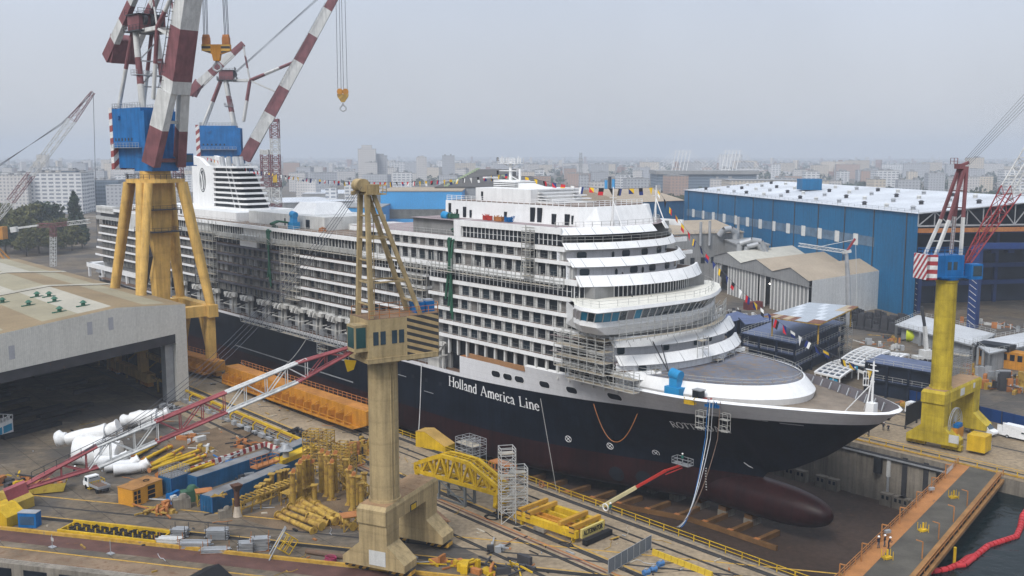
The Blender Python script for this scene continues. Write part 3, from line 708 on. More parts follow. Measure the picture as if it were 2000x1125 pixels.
# upper public deck aft: dark gap, wide ledge, glazed row, lido bulwark
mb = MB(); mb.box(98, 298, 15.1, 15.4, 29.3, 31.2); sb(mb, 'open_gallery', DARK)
mb = MB(); mb.box(100, 300, -17.2, 17.2, 31.2, 32.3); sb(mb, 'deck_ledge', GREYW)
mb = MB(); mb.box(124, 298, 15.1, 16.2, 32.3, 34.4); sb(mb, 'glazed_storey', DARK)
mb = MB()
for k in range(120):
    u = 125 + k*1.45
    if not (168 < u < 184 or 206 < u < 222 or u > 262): mb.box(u, u+.2, 16.2, 16.35, 32.3, 34.4)
mb.box(168, 185, 16.2, 16.4, 32.3, 34.4); mb.box(206, 221, 16.2, 16.4, 32.3, 34.4)
for k in range(70):
    u = 101 + k*2.9; mb.box(u, u+.22, 15.4, 15.6, 29.3, 31.2)
sb(mb, 'window_post', WHITE2)['kind'] = 'stuff'
mb = MB(); mb.box(176, 186, 16.2, 17.0, 29.2, 32.4); sb(mb, 'side_panel', WHITE)
mb = MB(); mb.box(124, 298, 16.6, 17.3, 34.4, 35.3); mb.box(124, 298, -17.3, -16.6, 34.4, 35.3); sb(mb, 'lido_bulwark', WHITE)
mb = MB(); mb.box(124, 300, -16.6, 16.6, 34.9, 34.98); sb(mb, 'lido_deck', RUSTDECK)
mb = MB(); mb.rail([(126,16.9,35.3),(296,16.9,35.3)], 1.0, .07, 3); sb(mb, 'railing', SCAF)
# stepped stern with a white frame low down
mb = MB(); mb.box(298, 313, -14, 14, 10.2, 11.0); mb.box(258, 316, 15.2, 16.2, 12.2, 13.8); mb.box(312, 316, -16, 16, 12.2, 13.8)
for u in (264, 276, 288, 300, 314): mb.box(u, u+.8, 15.3, 16.1, 8.6, 12.3)
sb(mb, 'stern_frame', WHITE)
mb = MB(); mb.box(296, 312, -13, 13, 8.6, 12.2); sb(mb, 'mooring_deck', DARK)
mb = MB(); mb.box(282, 299, 14.9, 17.3, 33.6, 36); mb.box(258, 276, 14.9, 17.4, 29, 34.6); sb(mb, 'stern_house', WHITE2)
# lifeboat recess and davits
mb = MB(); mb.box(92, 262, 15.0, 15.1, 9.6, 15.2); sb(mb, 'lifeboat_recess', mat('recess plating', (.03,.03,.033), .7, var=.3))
mb = MB(); mb.box(87, 300, -17.3, 17.3, 9.36, 9.48); sb(mb, 'promenade_deck', BROWN)
mb = MB(); mb.rail([(92,17.2,9.5),(262,17.2,9.5)], 1.0, .08, 2.4); sb(mb, 'railing', STEEL)
DAV = mat('davit white', (.47,.46,.43), .6, var=.2, streak=.3, rust=.2)
def davit(u):
    mb = MB()
    for s in (-.9, .9):
        mb.bar((u+s, 16.6, 9.5), (u+s, 16.4, 14.2), .55); mb.bar((u+s, 16.2, 14.0), (u+s, 18.2, 15.3), .6, .8); mb.bar((u+s,18.2,15.3), (u+s,18.7,14.2), .5)
    mb.cbox((u, 16.9, 14.6), (2.6, 1.6, 1.5)); mb.bar((u-3.6, 17.5, 14.9), (u+3.6, 17.5, 14.9), .8, .9); mb.bar((u-2.8, 18.4, 12.2), (u+2.8, 18.4, 12.2), .22)
    mb.bar((u+2.8, 18.4, 12.2), (u+3.6, 16.4, 12.4), .22); mb.bar((u-2.8, 18.4, 12.2), (u-3.6, 16.4, 12.4), .22)
    mb.mi = 1; mb.cbox((u+2.2, 15.8, 11.5), (2.2, 1.2, 2.6)); mb.cbox((u-2.0, 16.4, 10.4), (1.5, 1.2, 1.6))
    return sb(mb, 'lifeboat_davit', [DAV, STEEL])
for u in (96, 106, 118, 127, 136, 145, 154, 163, 172, 182, 192, 203, 214, 226, 238, 250): davit(u)
for u in (112, 122, 131, 140, 149, 158):
    mb = MB(); mb.box(u-3.4, u+3.4, 15.4, 17.3, 15.3, 15.7); sb(mb, 'platform', WHITE2)
mb = MB(); mb.box(94, 98, 16.2, 17.4, 9.5, 13.2); mb.bar((93,17,9.5),(93,17,15.2),.5); mb.bar((92,17.3,15.2),(95,17.3,12),.5); sb(mb, 'lifeboat_davit', DAV)
# big recess end on the white strake and the balcony over it
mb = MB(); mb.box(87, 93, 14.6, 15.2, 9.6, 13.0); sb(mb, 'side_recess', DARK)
mb = MB(); mb.box(67, 87, 15.2, 17.3, 13.14, 13.2); mb.mi = 1; mb.box(67, 84, 16.9, 17.3, 13.2, 14.1); sb(mb, 'promenade_deck', [OXIDE, mat('tan plywood', (.28,.15,.07), .8)])
# oval ports in the white strake
def hull_patch(name, pts, m, off, par=None):
    mb = MB()
    for mi, (pp, o_) in enumerate(zip(pts, off)): mb.mi = mi; mb.poly([(u, hb(u, z)+o_, z) for u, z in pp])
    return sb(mb, name, m, None, par)
def oval(u, z, a, b, n=20): 
    return [(u + (a-b)*(1 if math.cos(t) > 0 else -1) + b*math.cos(t), z + b*math.sin(t)) for t in [2*math.pi*k/n + .001 for k in range(n)]]
for u, z, a in ((75.6,11.2,1.25),(72.2,11.15,1.25),(68.9,11.2,1.25),(62.2,11.3,1.3),(55.4,11.35,1.3),(45.2,11.9,1.55)):
    hull_patch('oval_port', [oval(u, z, a+.12, .74), oval(u, z, a, .62)], [WHITE, DARK], (.04, .07))
for k in range(9):      # faint square side scuttles in the navy plating
    for z in (5.6,):
        u = 96 + k*5.0 - 28; hull_patch('scuttle', [[(u,z),(u+1,z),(u+1,z+.8),(u,z+.8)]], [DARK], (.03,))
for u0, z in ((118,5.9),(106,5.4),(96,3.4),(12,12.0),(17,12.1),(23,12.3)):
    hull_patch('hull_mark', [[(u0,z),(u0+3.4,z),(u0+3.4,z+.16),(u0,z+.16)]], [STEEL], (.04,))
hull_patch('rubbing_strake', [[(128,.2),(190,.2),(190,.5),(128,.5)]], [STEEL], (.06,))
for u in (59, 50.5, 42):  # thruster warning rings
    rg = MB(); pr_ = [(u+.62*math.cos(t), .7+.62*math.sin(t)) for t in [2*math.pi*k/16 for k in range(17)]]
    rg.path([(x, hb(x,z)+.05, z) for x, z in pr_], .06, 4); rg.path([(x, hb(x,z)+.05, z) for x, z in ((u-.4,.3),(u+.4,1.1))], .06, 4); rg.path([(x, hb(x,z)+.05, z) for x, z in ((u+.4,.3),(u-.4,1.1))], .06, 4)
    sb(rg, 'thruster_mark', WHITE)
rg = MB(); rg.path([(x, hb(x,z)+.06, z) for x, z in ((26.6,1.5),(26.1,.8),(25.2,.35),(24.9,-.1),(25.4,-.45),(27.2,-.25))], .09, 5); sb(rg, 'bulb_mark', WHITE)
dm_ = MB()
for k in range(14): z = -5.5 + k*.5; y = hb(33.5, z); dm_.box(33.35, 33.65, y+.03, y+.06, z, z+.22)
sb(dm_, 'draught_marks', WHITE2)
def plate(px, py):               # station and height where a sight line meets the near plating
    best = None
    for k in range(20, 1100):
        u = k*.1; d = ray(px, py)
        lo, hi = -8.0, 15.0
        for _ in range(24):
            m = (lo+hi)/2; q = proj(FS @ Vector((u, hb(u, m), m)))
            if q[1] > py: lo = m
            else: hi = m
        e = abs(proj(FS @ Vector((u, hb(u, lo), lo)))[0] - px)
        if best is None or e < best[0]: best = (e, u, lo)
    return best[1], best[2]
# ------------------------------------------------ lettering: seriffed strokes laid on the plating
GL = {  # glyph: width, strokes (points in 0..1 cap units, heavy flag)
 'H': (.82, [([(.16,0),(.16,1)],1),([(.66,0),(.66,1)],1),([(.16,.52),(.66,.52)],0),'s.16,0','s.16,1','s.66,0','s.66,1']),
 'L': (.68, [([(.16,0),(.16,1)],1),([(.16,.02),(.6,.02),(.62,.24)],0),'s.16,1','s.16,0']),
 'A': (.78, [([(.06,0),(.36,1)],0),([(.36,1),(.68,0)],1),([(.2,.36),(.52,.36)],0),'s.08,0','s.66,0']),
 'R': (.74, [([(.16,0),(.16,1)],1),([(.16,.98),(.42,.98),(.55,.88),(.57,.74),(.5,.58),(.38,.5),(.16,.5)],0),([(.34,.5),(.68,0)],1),'s.16,0','s.16,1']),
 'O': (.86, [([(.43+.33*math.cos(t), .5+.5*math.sin(t)) for t in [2*math.pi*k/18 for k in range(19)]],2)]),
 'T': (.72, [([(.36,0),(.36,1)],1),([(.06,.78),(.06,.97),(.66,.97),(.66,.78)],0),'s.36,0']),
 'E': (.68, [([(.16,0),(.16,1)],1),([(.16,.98),(.56,.98),(.58,.8)],0),([(.16,.51),(.46,.51)],0),([(.16,.02),(.58,.02),(.6,.22)],0),'s.16,1','s.16,0']),
 'D': (.8, [([(.16,0),(.16,1)],1),([(.16,.98),(.4,.97),(.6,.82),(.68,.5),(.6,.18),(.4,.03),(.16,.02)],2),'s.16,0','s.16,1']),
 'M': (.98, [([(.14,0),(.16,1)],0),([(.16,1),(.48,.05)],1),([(.48,.05),(.8,1)],0),([(.8,1),(.82,0)],1),'s.14,0','s.82,0']),
 'o': (.56, [([(.27+.22*math.cos(t), .33+.33*math.sin(t)) for t in [2*math.pi*k/16 for k in range(17)]],2)]),
 'l': (.3, [([(.14,0),(.14,1)],1),'s.14,0']),
 'a': (.52, [([(.08,.52),(.18,.66),(.3,.64),(.36,.5),(.36,.08),(.46,.02)],1),([(.36,.38),(.14,.3),(.06,.14),(.14,.01),(.26,.04),(.36,.16)],0)]),
 'n': (.58, [([(.13,0),(.13,.66)],1),([(.13,.5),(.26,.65),(.38,.64),(.44,.5),(.44,0)],1),'s.13,0','s.44,0']),
 'd': (.58, [([(.43,0),(.43,1)],1),([(.43,.56),(.28,.66),(.13,.56),(.07,.33),(.13,.08),(.28,0),(.43,.1)],2)]),
 'm': (.86, [([(.13,0),(.13,.66)],1),([(.13,.5),(.26,.65),(.36,.64),(.42,.5),(.42,0)],1),([(.42,.5),(.55,.65),(.66,.64),(.72,.5),(.72,0)],1),'s.13,0','s.42,0','s.72,0']),
 'e': (.5, [([(.08,.36),(.42,.36),(.4,.54),(.26,.66),(.12,.56),(.06,.33),(.12,.1),(.28,0),(.43,.12)],2)]),
 'r': (.42, [([(.13,0),(.13,.66)],1),([(.13,.48),(.24,.64),(.36,.64)],0),'s.13,0']),
 'i': (.3, [([(.14,0),(.14,.64)],1),([(.14,.86),(.14,.98)],1),'s.14,0']),
 'c': (.48, [([(.42,.52),(.3,.66),(.14,.58),(.06,.33),(.12,.1),(.28,0),(.42,.1)],2)]),
 ' ': (.42, [])}
def lettering(text, u_start, z_of, h, xs=1.0, hw=.13, lw=.07):
    mb = MB(); x = 0.0
    def put(px, pz): u = u_start - px*h*xs; z = z_of(u) + pz*h; return Vector((u, hb(u, z)+.09, z))
    def stroke(pts, w0, w1):
        for a, b in zip(pts, pts[1:]):
            dx, dz = b[0]-a[0], b[1]-a[1]; Ln = math.hypot(dx, dz) or 1
            heavy = abs(dz)/Ln; w_ = (w0 + (w1-w0)*heavy)/2; nx, nz = -dz/Ln*w_, dx/Ln*w_
            ex, ez = dx/Ln*w_*.3, dz/Ln*w_*.3
            mb.add([put(x+a[0]+nx-ex, a[1]+nz-ez), put(x+a[0]-nx-ex, a[1]-nz-ez), put(x+b[0]-nx+ex, b[1]-nz+ez), put(x+b[0]+nx+ex, b[1]+nz+ez)], [(3,2,1,0)])
    for ch in text:
        wd, st = GL[ch]
        for s_ in st:
            if isinstance(s_, str): a, b = map(float, s_[1:].split(',')); stroke([(a-.11, b+(.025 if b < .5 else -.025)), (a+.11, b+(.025 if b < .5 else -.025))], .05, .05)
            else: stroke(s_[0], *((lw, lw), (hw, hw), (lw, hw))[s_[1]])
        x += wd
    return mb, x
def lay(text, p0, p1, h, hw, lw, name, m, lab):
    (u0, z0), (u1, z1) = plate(*p0), plate(*p1); _, tw = lettering(text, u0, lambda u: z0, h); zf = lambda u: z0 + (z1-z0)*(u0-u)/(u0-u1)
    mb, _ = lettering(text, u0+.05, zf, h, (u0-u1)/(tw*h), hw, lw); sb(mb, name, m, lab)
lay('Holland America Line', (877,752.5), (1056,803), 2.05, .125, .06, 'company_lettering', WHITE, 'white seriffed lettering reading Holland America Line')
lay('ROTTERDAM', (1315,834), (1431,846), 1.25, .15, .085, 'name_lettering', WHITE, 'pale seriffed lettering reading ROTTERDAM')
# ------------------------------------------------ houses, mast, funnel
mb = MB()
hp = [(99.5,11),(57.5,10.2),(53.8,7),(53.8,-7),(57.5,-10.2),(99.5,-11)]
hpb = [(99.5,11.2),(59.5,10.6),(53,7.6),(53,-7.6),(59.5,-10.6),(99.5,-11.2)]
def taper(mb, a, za, b, zb): n = len(a); mb.add([(x,y,za) for x,y in a]+[(x,y,zb) for x,y in b], [(k,(k+1)%n,n+(k+1)%n,n+k) for k in range(n)] + [tuple(range(n,2*n))])
hp_top = [(99.5,11),(60,10.2),(58.2,7),(58.2,-7),(60,-10.2),(99.5,-11)]; hp_bot = [(99.5,11.1),(59,10.6),(56.4,7.4),(56.4,-7.4),(59,-10.6),(99.5,-11.1)]
taper(mb, hp_bot, 41.2, hp_top, 44.8); mb.mi = 1; mb.add([(x,y,44.83) for x,y in [(99,10.6),(61,9.8),(59.2,6.6),(59.2,-6.6),(61,-9.8),(99,-10.6)]], [(0,5,4,3,2,1)])
house = sb(mb, 'wheel_house', [WHITE, BROWN])
mb = MB(); mb.rail([(99.3,10.8,44.8),(62,10,44.8),(59,6.9,44.8),(59,-6.9,44.8)], 1.1, .1, 1.6, 2); sb(mb, 'railing', WHITE)
for u, w_, z0, z1 in ((98,.8,41.9,44.2),(95.5,.6,41.4,43),(93,1.0,41.4,43.6),(91,.6,41.4,43),(80,.7,41.4,43.1),(72,1.2,41.5,44.3),(70,1.2,41.5,44.3),(66,1.1,41.3,43.3),(62.4,1.2,41.3,43.4),(61,.4,41.6,43.2)):
    mb = MB(); y = 11.12-.5*(99.5-u)/40; mb.box(u-w_/2, u+w_/2, y-.25, y+.03, z0, z1); mb.build('house_door', DARK, ship, FS)
mb = MB(); mb.box(76, 93.5, -7, 7.5, 44.8, 47.6); sb(mb, 'upper_house', WHITE)
mb = MB(); mb.box(91, 91.7, 7.5, 7.53, 45, 46.8); sb(mb, 'house_door', DARK)
def squash(mb):
    for p in mb.v: p.x = p.x+6.2 if p.z > 47.7 else p.x; p.z = 46.6+(p.z-47.6)*.63 if p.z > 47.6 else p.z
mb = MB()
mb.add([(79,4,44.8),(72,4,44.8),(79,4,48),(79,-4,44.8),(72,-4,44.8),(79,-4,48)], [(0,1,2),(3,5,4),(1,4,5,2),(0,2,5,3)])
for k in range(5):
    z = 44.9+k*.62; mb.box(70.5+k*1.35, 79, 4.4, 5.6, z, z+.2); mb.box(70.5+k*1.35, 79, -5.6, -4.4, z, z+.2); mb.box(70.3+k*1.35, 71.2+k*1.35, -5.6, 5.6, z, z+.22)
for k in range(6): z = 47.8+k*.62; mb.box(79.5, 86.5, -3.2, 3.2, z, z+.28)
mb.box(80.5, 85.5, -2.2, 2.2, 47.6, 51)
squash(mb); mast = sb(mb, 'radar_mast', WHITE)
mb = MB()
mb.box(79.8, 88.5, -1.5, 1.5, 51.2, 51.6); mb.tube((84.5,0,51.4),(84.5,0,58),.42,.3); mb.tube((81.5,0,51),(81.5,0,55.4),.28); mb.bar((84.5,0,53),(81.5,0,51.4),.2)
mb.box(82, 87.6, -.6, .6, 54.6, 54.85); mb.bar((84.5,0,55.9),(87,0,57.2),.2); mb.bar((84.5,0,55.9),(82,0,57.2),.2)
mb.box(81.5, 87.5, -1.1, 1.1, 57.2, 57.4); mb.rail([(81.5,1.1,57.4),(87.5,1.1,57.4),(87.5,-1.1,57.4),(81.5,-1.1,57.4),(81.5,1.1,57.4)], 1.7, .1, 1.0, 2)
for u in (82, 87.3): mb.bar((u,0,57.4),(u,0,59.8),.12)
mb.bar((88.5,0,52.1),(92,0,52.1),.3); mb.box(90.5, 92, -1.6, 1.6, 52, 52.5)
squash(mb); sb(mb, 'mast_platform', WHITE, None, mast)
mb = MB()
for z in (53.4, 58): mb.box(87.9, 88.2, .5, .8, z, z+1.3)
squash(mb); sb(mb, 'signal_lamp', BLACK, None, mast)
# two white tripod signal masts on the fore top deck
for u, y in ((55.6, 5.2), (57.4, -9.2)):
    mb = MB(); mb.tube((u,y,41.2),(u,y,48.6),.16,.1); mb.tube((u-2.6,y+.2,41.2),(u,y,46),.1); mb.tube((u+1.6,y-1.2,41.2),(u,y,46),.1); mb.bar((u,y-.9,46.6),(u,y+.9,46.6),.1); mb.box(u-.25,u+.25,y-.25,y+.25,41.2,42.3)
    sb(mb, 'signal_mast', WHITE)
# bow mast
mb = MB(); u = 4.6
mb.tube((u,0,13.8),(u,0,22.6),.22,.14); mb.tube((u+.9,.4,13.8),(u+.1,0,20.5),.12); mb.tube((u+4.2,.6,13.9),(u+.2,0,19),.09); mb.tube((u+2.6,-2.4,13.9),(u+.2,0,18.6),.09)
mb.cbox((u,0,15),(1.3,1.3,2.0)); mb.bar((u-.8,0,21.2),(u+1.3,0,21.2),.16); mb.bar((u-.4,0,22),(u+.6,0,22),.12); mb.bar((u+.5,0,19.4),(u-.3,0,19.4),.1)
for k in range(6): a = k*math.pi/3; mb.bar((u+1.2+.45*math.cos(a),.45*math.sin(a),18.6),(u+1.2+.45*math.cos(a),.45*math.sin(a),20.8),.06)
for z in (18.6, 19.7, 20.8): mb.path([(u+1.2+.45*math.cos(a),.45*math.sin(a),z) for a in [k*math.pi/3 for k in range(7)]], .05, 4)
sb(mb, 'bow_mast', WHITE)
# midship deckhouses
mb = MB(); mb.box(152, 194, -9, 10, 35, 38.4); mb.box(164, 172, 10, 10.02, 35, 37); mb.box(126, 150, -10, 4, 35, 36.6)
sb(mb, 'deck_house', WHITE2)
mb = MB(); taper(mb, [(164,6),(177,6),(177,-6),(164,-6)], 38.4, [(166,4),(175,4),(175,-4),(166,-4)], 41.4); sb(mb, 'deck_house', WHITE)
mb = MB(); mb.box(166,167.4,6.05,6.1,38.5,40.4) if 0 else None; mb.box(159.5,161.5,10,10.05,35.1,37.4); mb.box(172.4,173.2,10,10.05,35.2,37.2); sb(mb, 'house_door', DARK)
mb = MB(); mb.box(198, 262, -12, 12, 35, 37.6); mb.box(262, 290, -10, 10, 35, 36.4); sb(mb, 'funnel_house', WHITE)
mb = MB()
for k in range(7): u = 236+k*3.2; mb.box(u, u+1.4, 12, 12.05, 35.6, 37.1)
sb(mb, 'house_window', DARK)
# funnel: white side plates ahead and louvred tiers behind, after the photograph's outline
def shf(mb):
    for p in mb.v: p.x -= 13
mb = MB()
for s in (1, -1):
    y0_, y1_ = s*3.2, s*4.6
    pl = [(257,36.9),(241.5,36.9),(240.5,50.6),(246,50.9),(251,53.2),(257,54.0)]
    for yy in (y0_, y1_): mb.poly([(u, yy, z) for u, z in (pl if (yy == y1_) == (s > 0) else pl[::-1])])
    n = len(pl); mb.add([(u,y0_,z) for u,z in pl]+[(u,y1_,z) for u,z in pl], [(k,(k+1)%n,n+(k+1)%n,n+k) for k in range(n)])
mb.box(256.4, 257, -3.3, 3.3, 37, 53.8)
shf(mb); fun = sb(mb, 'funnel', WHITE)
mb = MB(); taper(mb, [(241.5,4),(220,3.8),(220,-3.8),(241.5,-4)], 37, [(241,4),(230,3.4),(230,-3.4),(241,-4)], 50.4); shf(mb); sb(mb, 'funnel_core', DARK, None, fun)
for k in range(9):
    z = 37.6 + k*1.58; t = k/8; u0_ = 219.5 + 7.5*t**1.2; mb = MB()
    mb.prism([(241.2,5.0),(236,5.2),(234.5,4.6),(u0_+2,4.8),(u0_,3.6),(u0_,-3.6),(u0_+2,-4.8),(234.5,-4.6),(236,-5.2),(241.2,-5.0)], z, z+.55)
    shf(mb); sb(mb, 'funnel_louvre', WHITE, None, fun)
mb = MB()
for s in (1,-1): mb.bar((224, s*4, 37), (231, s*3.6, 50.6), .35); mb.bar((227.5, s*4, 37), (234, s*3.6, 50.6), .3)
shf(mb); sb(mb, 'funnel_strut', WHITE, None, fun)
for u, y in ((240,1.6),(238.4,-1.8),(236,1.4),(233.6,-1.6),(231,1.0)):
    mb = MB(); mb.tube((u,y,50.4),(u+.9,y,53.6),.8,n=12); mb.mi = 1; mb.tube((u+.9,y,53.6),(u+.92,y,53.65),.65,n=12); shf(mb); sb(mb, 'exhaust_pipe', [STEEL, DARK], None, fun)
def fellip(cu, cz, a, b, n=28): return [(cu + a*math.cos(t), cz + b*math.sin(t)) for t in [2*math.pi*k/n for k in range(n)]]
mb = MB()     # emblem: tall dark oval with a pale inner oval and the swept lines of a bow
for mi, (a, b, off, du) in enumerate(((2.35,3.9,.03,0),(2.0,3.5,.045,0),(1.75,3.2,.06,-.1))):
    mb.mi = (0,1,0)[mi]; mb.poly([(u, 4.6+off, z) for u, z in fellip(249.2+du, 46.2, a, b)])
mb.mi = 1
mb.poly([(u,4.675,z) for u,z in ((249.9,43.4),(249.0,43.2),(248.9,45),(249.3,47.6),(250.6,49),(250.0,46.6))]); mb.poly([(u,4.675,z) for u,z in ((248.3,43.5),(247.9,43.8),(247.7,46),(248.2,48.2),(248.9,49),(248.3,46))])
shf(mb); sb(mb, 'funnel_emblem', [DARK, WHITE], 'dark oval emblem with two pale upright sails', fun)
# ================================================================= big portal cranes (yellow portal, blue house, red and white jib)
def bands(mb, p, q, w0, h0, w1, h1, n, start=0, side=None):
    """box girder in alternating colour bands (material 0/1)"""
    p, q = Vector(p), Vector(q)
    for k in range(n):
        a, b = k/n, (k+1)/n; mb.mi = (k+start) % 2
        mb.bar(p.lerp(q, a), p.lerp(q, b), w0+(w1-w0)*a, h0+(h1-h0)*a, w0+(w1-w0)*b, h0+(h1-h0)*b)
def tbands(mb, p, q, r0, r1, n, start=0):
    p, q = Vector(p), Vector(q)
    for k in range(n):
        a, b = k/n, (k+1)/n; mb.mi = (k+start) % 2; mb.tube(p.lerp(q,a), p.lerp(q,b), r0+(r1-r0)*a, r0+(r1-r0)*b)
HAZ = stripes('red white hazard plate', (.62,.61,.60), (.26,.05,.045), 2.3, (0,.75,.75))
HAZ2 = stripes('black yellow hazard', (.50,.28,.04), (.02,.02,.02), .9, (.0,.8,.8))
def portal_crane(label, u, v, azim, elev, jl, plabel, hook_xy, ropes):
    base = W(u, v); t = thing('shipyard_crane', label, 'crane', base, RZ, 'twin blue and yellow portal cranes beside the ship')
    L = lambda du, dv, z: (du, -dv, z)           # local: x = u, y = -v
    # travelling bogies and lower gantry
    for dv in (-8.5, 8.5):
        mb = MB(); mb.box(-13, 13, -dv-1.1, -dv+1.1, 1.6, 3.6); mb.box(-9.5,-7.5,-dv-1,-dv+1,3.6,15); mb.box(7.5,9.5,-dv-1,-dv+1,3.6,15)
        mb.bar((-9,-dv,14.8),(-2,-dv,16.6),1.6,1.6); mb.box(-11,11,-dv-1.2,-dv+1.2,15,18)
        mb.bar((9,-dv,3.6),(4,-dv,15),1.4,1.2); mb.bar((-9,-dv,3.6),(-4,-dv,15),1.4,1.2)
        mb.build('gantry_leg', CYEL, t)
        for k in (-11.5,-8.8,8.8,11.5):
            mb = MB(); mb.box(k-1.1,k+1.1,-dv-.7,-dv+.7,.5,1.6); mb.mi = 1
            for s in (-.6,.6): mb.tube((k+s,-dv-.35,.45),(k+s,-dv+.35,.45),.42,n=10)
            mb.build('bogie', [ORANGE, DSTEEL], t)
    for du in (-8.5, 8.5):
        mb = MB(); mb.box(du-1.2,du+1.2,-7.4,7.4,15.2,17.8); mb.build('cross_beam', CYEL, t)
    # eight raking tubes from the gantry corners to the ring platform
    for sx in (1,-1):
        for sy in (1,-1):
            for nx, ny in ((sx*5.3, sy*3.9), (sx*3.9, sy*5.3)):
                mb = MB(); mb.tube((sx*9.0 - (.7 if abs(nx) < 3 else 0)*sx, sy*8.7 - (.7 if abs(ny) < 3 else 0)*sy, 17.8), (nx, ny, 47.8), 1.1, 1.05, n=12); mb.build('raking_leg', CYEL, t)
    mb = MB()
    vs = []
    for z, h in ((18,1.6),(30,2.0),(44,2.8),(47.8,3.0)): vs.append([(-h,-h,z),(h,-h,z),(h,h,z),(-h,h,z)])
    mb.loft(vs, smooth=False); mb.build('tapered_column', CYEL, t)
    mb = MB(); mb.prism([(6.8*math.cos(a),6.8*math.sin(a)) for a in [math.pi*k/8 for k in range(16)]], 47.8, 48.7); mb.tube((0,0,48.7),(0,0,50.6),3.6,n=16); mb.build('ring_platform', CYEL, t)
    mb = MB(); mb.rail([(6.7*math.cos(a),6.7*math.sin(a),48.7) for a in [math.pi*k/8 for k in range(17)]], 1.1, .1, 1.6, 1); mb.build('railing', DSTEEL, t)
    for z in (41.2, 35.8):
        mb = MB(); mb.box(-4.2,4.2,-4.2,4.2,z,z+.25); mb.rail([(-4.2,-4.2,z),(4.2,-4.2,z),(4.2,4.2,z),(-4.2,4.2,z),(-4.2,-4.2,z)], 1.1, .08, 1.6); mb.build('walkway', DSTEEL, t)
    mb = MB(); mb.bar((4.5,3,18),(-2.5,3,30),.9,.3); mb.rail([(4.5,3.4,18),(-2.5,3.4,30)],1.1,.08,2); mb.bar((-2.5,3,30),(3,3.6,41),.9,.3); mb.build('stair', DSTEEL, t)
    # slewing upper works; x = jib direction
    FU = frame(base, azim) @ Matrix.Translation((0,0,50.6))
    bu = lambda mb, n, m, par=None, lab=None: mb.build(n, m, par or t, FU, lab)
    mb = MB(); mb.box(-3.5,5.0,-3.4,3.4,0,3.4); mb.box(-11.5,2.5,-4.4,4.4,5.6,15); mb.box(-11.5,-1,-3.2,3.2,0.6,5.6); mb.box(-2,2.5,-3.6,3.6,3.4,5.6)
    mb.box(2.5,4.2,-4.4,-3.6,3.4,14.2); mb.box(2.5,4.2,3.6,4.4,3.4,14.2); mb.box(2.4,3.0,-3.6,3.6,3.4,14)
    mb.box(-8.4,-7.4,4.4,4.9,12.4,13.2); mb.box(-8.4,-7.4,-4.9,-4.4,12.4,13.2)
    hs_ = bu(mb, 'machinery_house', CBLUE)
    mb = MB(); mb.box(-13.0,-11.5,-4.5,4.5,0.2,15.3); bu(mb, 'counterweight_plate', HAZ)
    mb = MB(); mb.rail([(2.4,4.3,15),(-11.4,4.3,15),(-11.4,-4.3,15),(2.4,-4.3,15)], 1.2, .1, 1.2, 1); mb.rail([(2.4,5.2,5.6),(-11,5.2,5.6)],1.1,.08,1.5); mb.rail([(2.4,-5.2,5.6),(-11,-5.2,5.6)],1.1,.08,1.5); mb.box(-11,2.4,4.4,5.2,5.5,5.62); mb.box(-11,2.4,-5.2,-4.4,5.5,5.62); bu(mb, 'railing', STEEL)
    for s in (1,-1):
        for k in range(6):
            mb = MB(); mb.box(-10.5+k*1.6,-9.9+k*1.6,s*4.4-(.04 if s < 0 else 0),s*4.4+(.04 if s > 0 else 0),7.2,7.9); bu(mb, 'porthole', DARK, hs_)
    mb = MB(); mb.box(3.2,6.2,4.2,6.8,1.4,4.2); mb.mi = 1; mb.box(6.2,6.24,4.4,6.6,2.1,3.9); mb.box(3.6,6,6.8,6.84,2.1,3.9); mb.mi = 0; mb.box(2,7,3.6,7.2,1.2,1.4); bu(mb, 'cab', [CBLUE, DGLASS])
    # mast tower, back legs, crown
    for s in (1,-1):
        mb = MB(); tbands(mb, (1.6,s*3.2,14.2), (-1.2,s*2.6,33), .85, .75, 3, 1); bu(mb, 'mast_leg', [CRED, CWHITE])
        mb = MB(); tbands(mb, (-10.4,s*3.2,15), (-2.6,s*2.4,34), .5, .5, 2, 1); bu(mb, 'back_leg', [CRED, CWHITE])
    mb = MB()
    for z in (20, 26): mb.bar((.4,-3,z),(.4,3,z),.3); mb.bar((.4,-3,z),(-.2,2.8,z+5.5),.25)
    mb.box(-1.8,1.2,-4,4,22.6,22.8); mb.rail([(1.2,-4,22.8),(-1.8,-4,22.8),(-1.8,4,22.8),(1.2,4,22.8)],1.1,.09,1.5)
    bu(mb, 'mast_brace', STEEL)
    mb = MB(); mb.box(-3.4,2.0,-3.4,3.4,33,36.6); mb.mi = 1; mb.box(-4.2,3.2,-4,4,32.7,33.0); mb.box(-3.8,2.6,-3.8,3.8,36.6,36.8); mb.rail([(3.2,-4,33),(3.2,4,33),(-4.2,4,33),(-4.2,-4,33),(3.2,-4,33)],1.2,.1,1.4); mb.rail([(2.6,-3.8,36.8),(2.6,3.8,36.8),(-3.8,3.8,36.8),(-3.8,-3.8,36.8)],1.2,.1,1.4)
    for y in (-2,0,2): mb.tube((2,y-.35,35.4),(2,y+.35,35.4),1.2,n=12)
    bu(mb, 'mast_head', [CRED, DSTEEL])
    # tilting counterweight beams carried on the mast head
    for s in (1,-1):
        mb = MB(); a, b = Vector((-15.5, s*2.9, 27.5)), Vector((6.2, s*2.5, 47.5)); bands(mb, a, b, 1.5, 3.0, 1.1, 1.6, 5, 0); bu(mb, 'balance_beam', [CRED, CWHITE])
    mb = MB(); mb.bar((-15.2,-3,27.7),(-10.5,-3,32.2),2.4,4.2); 
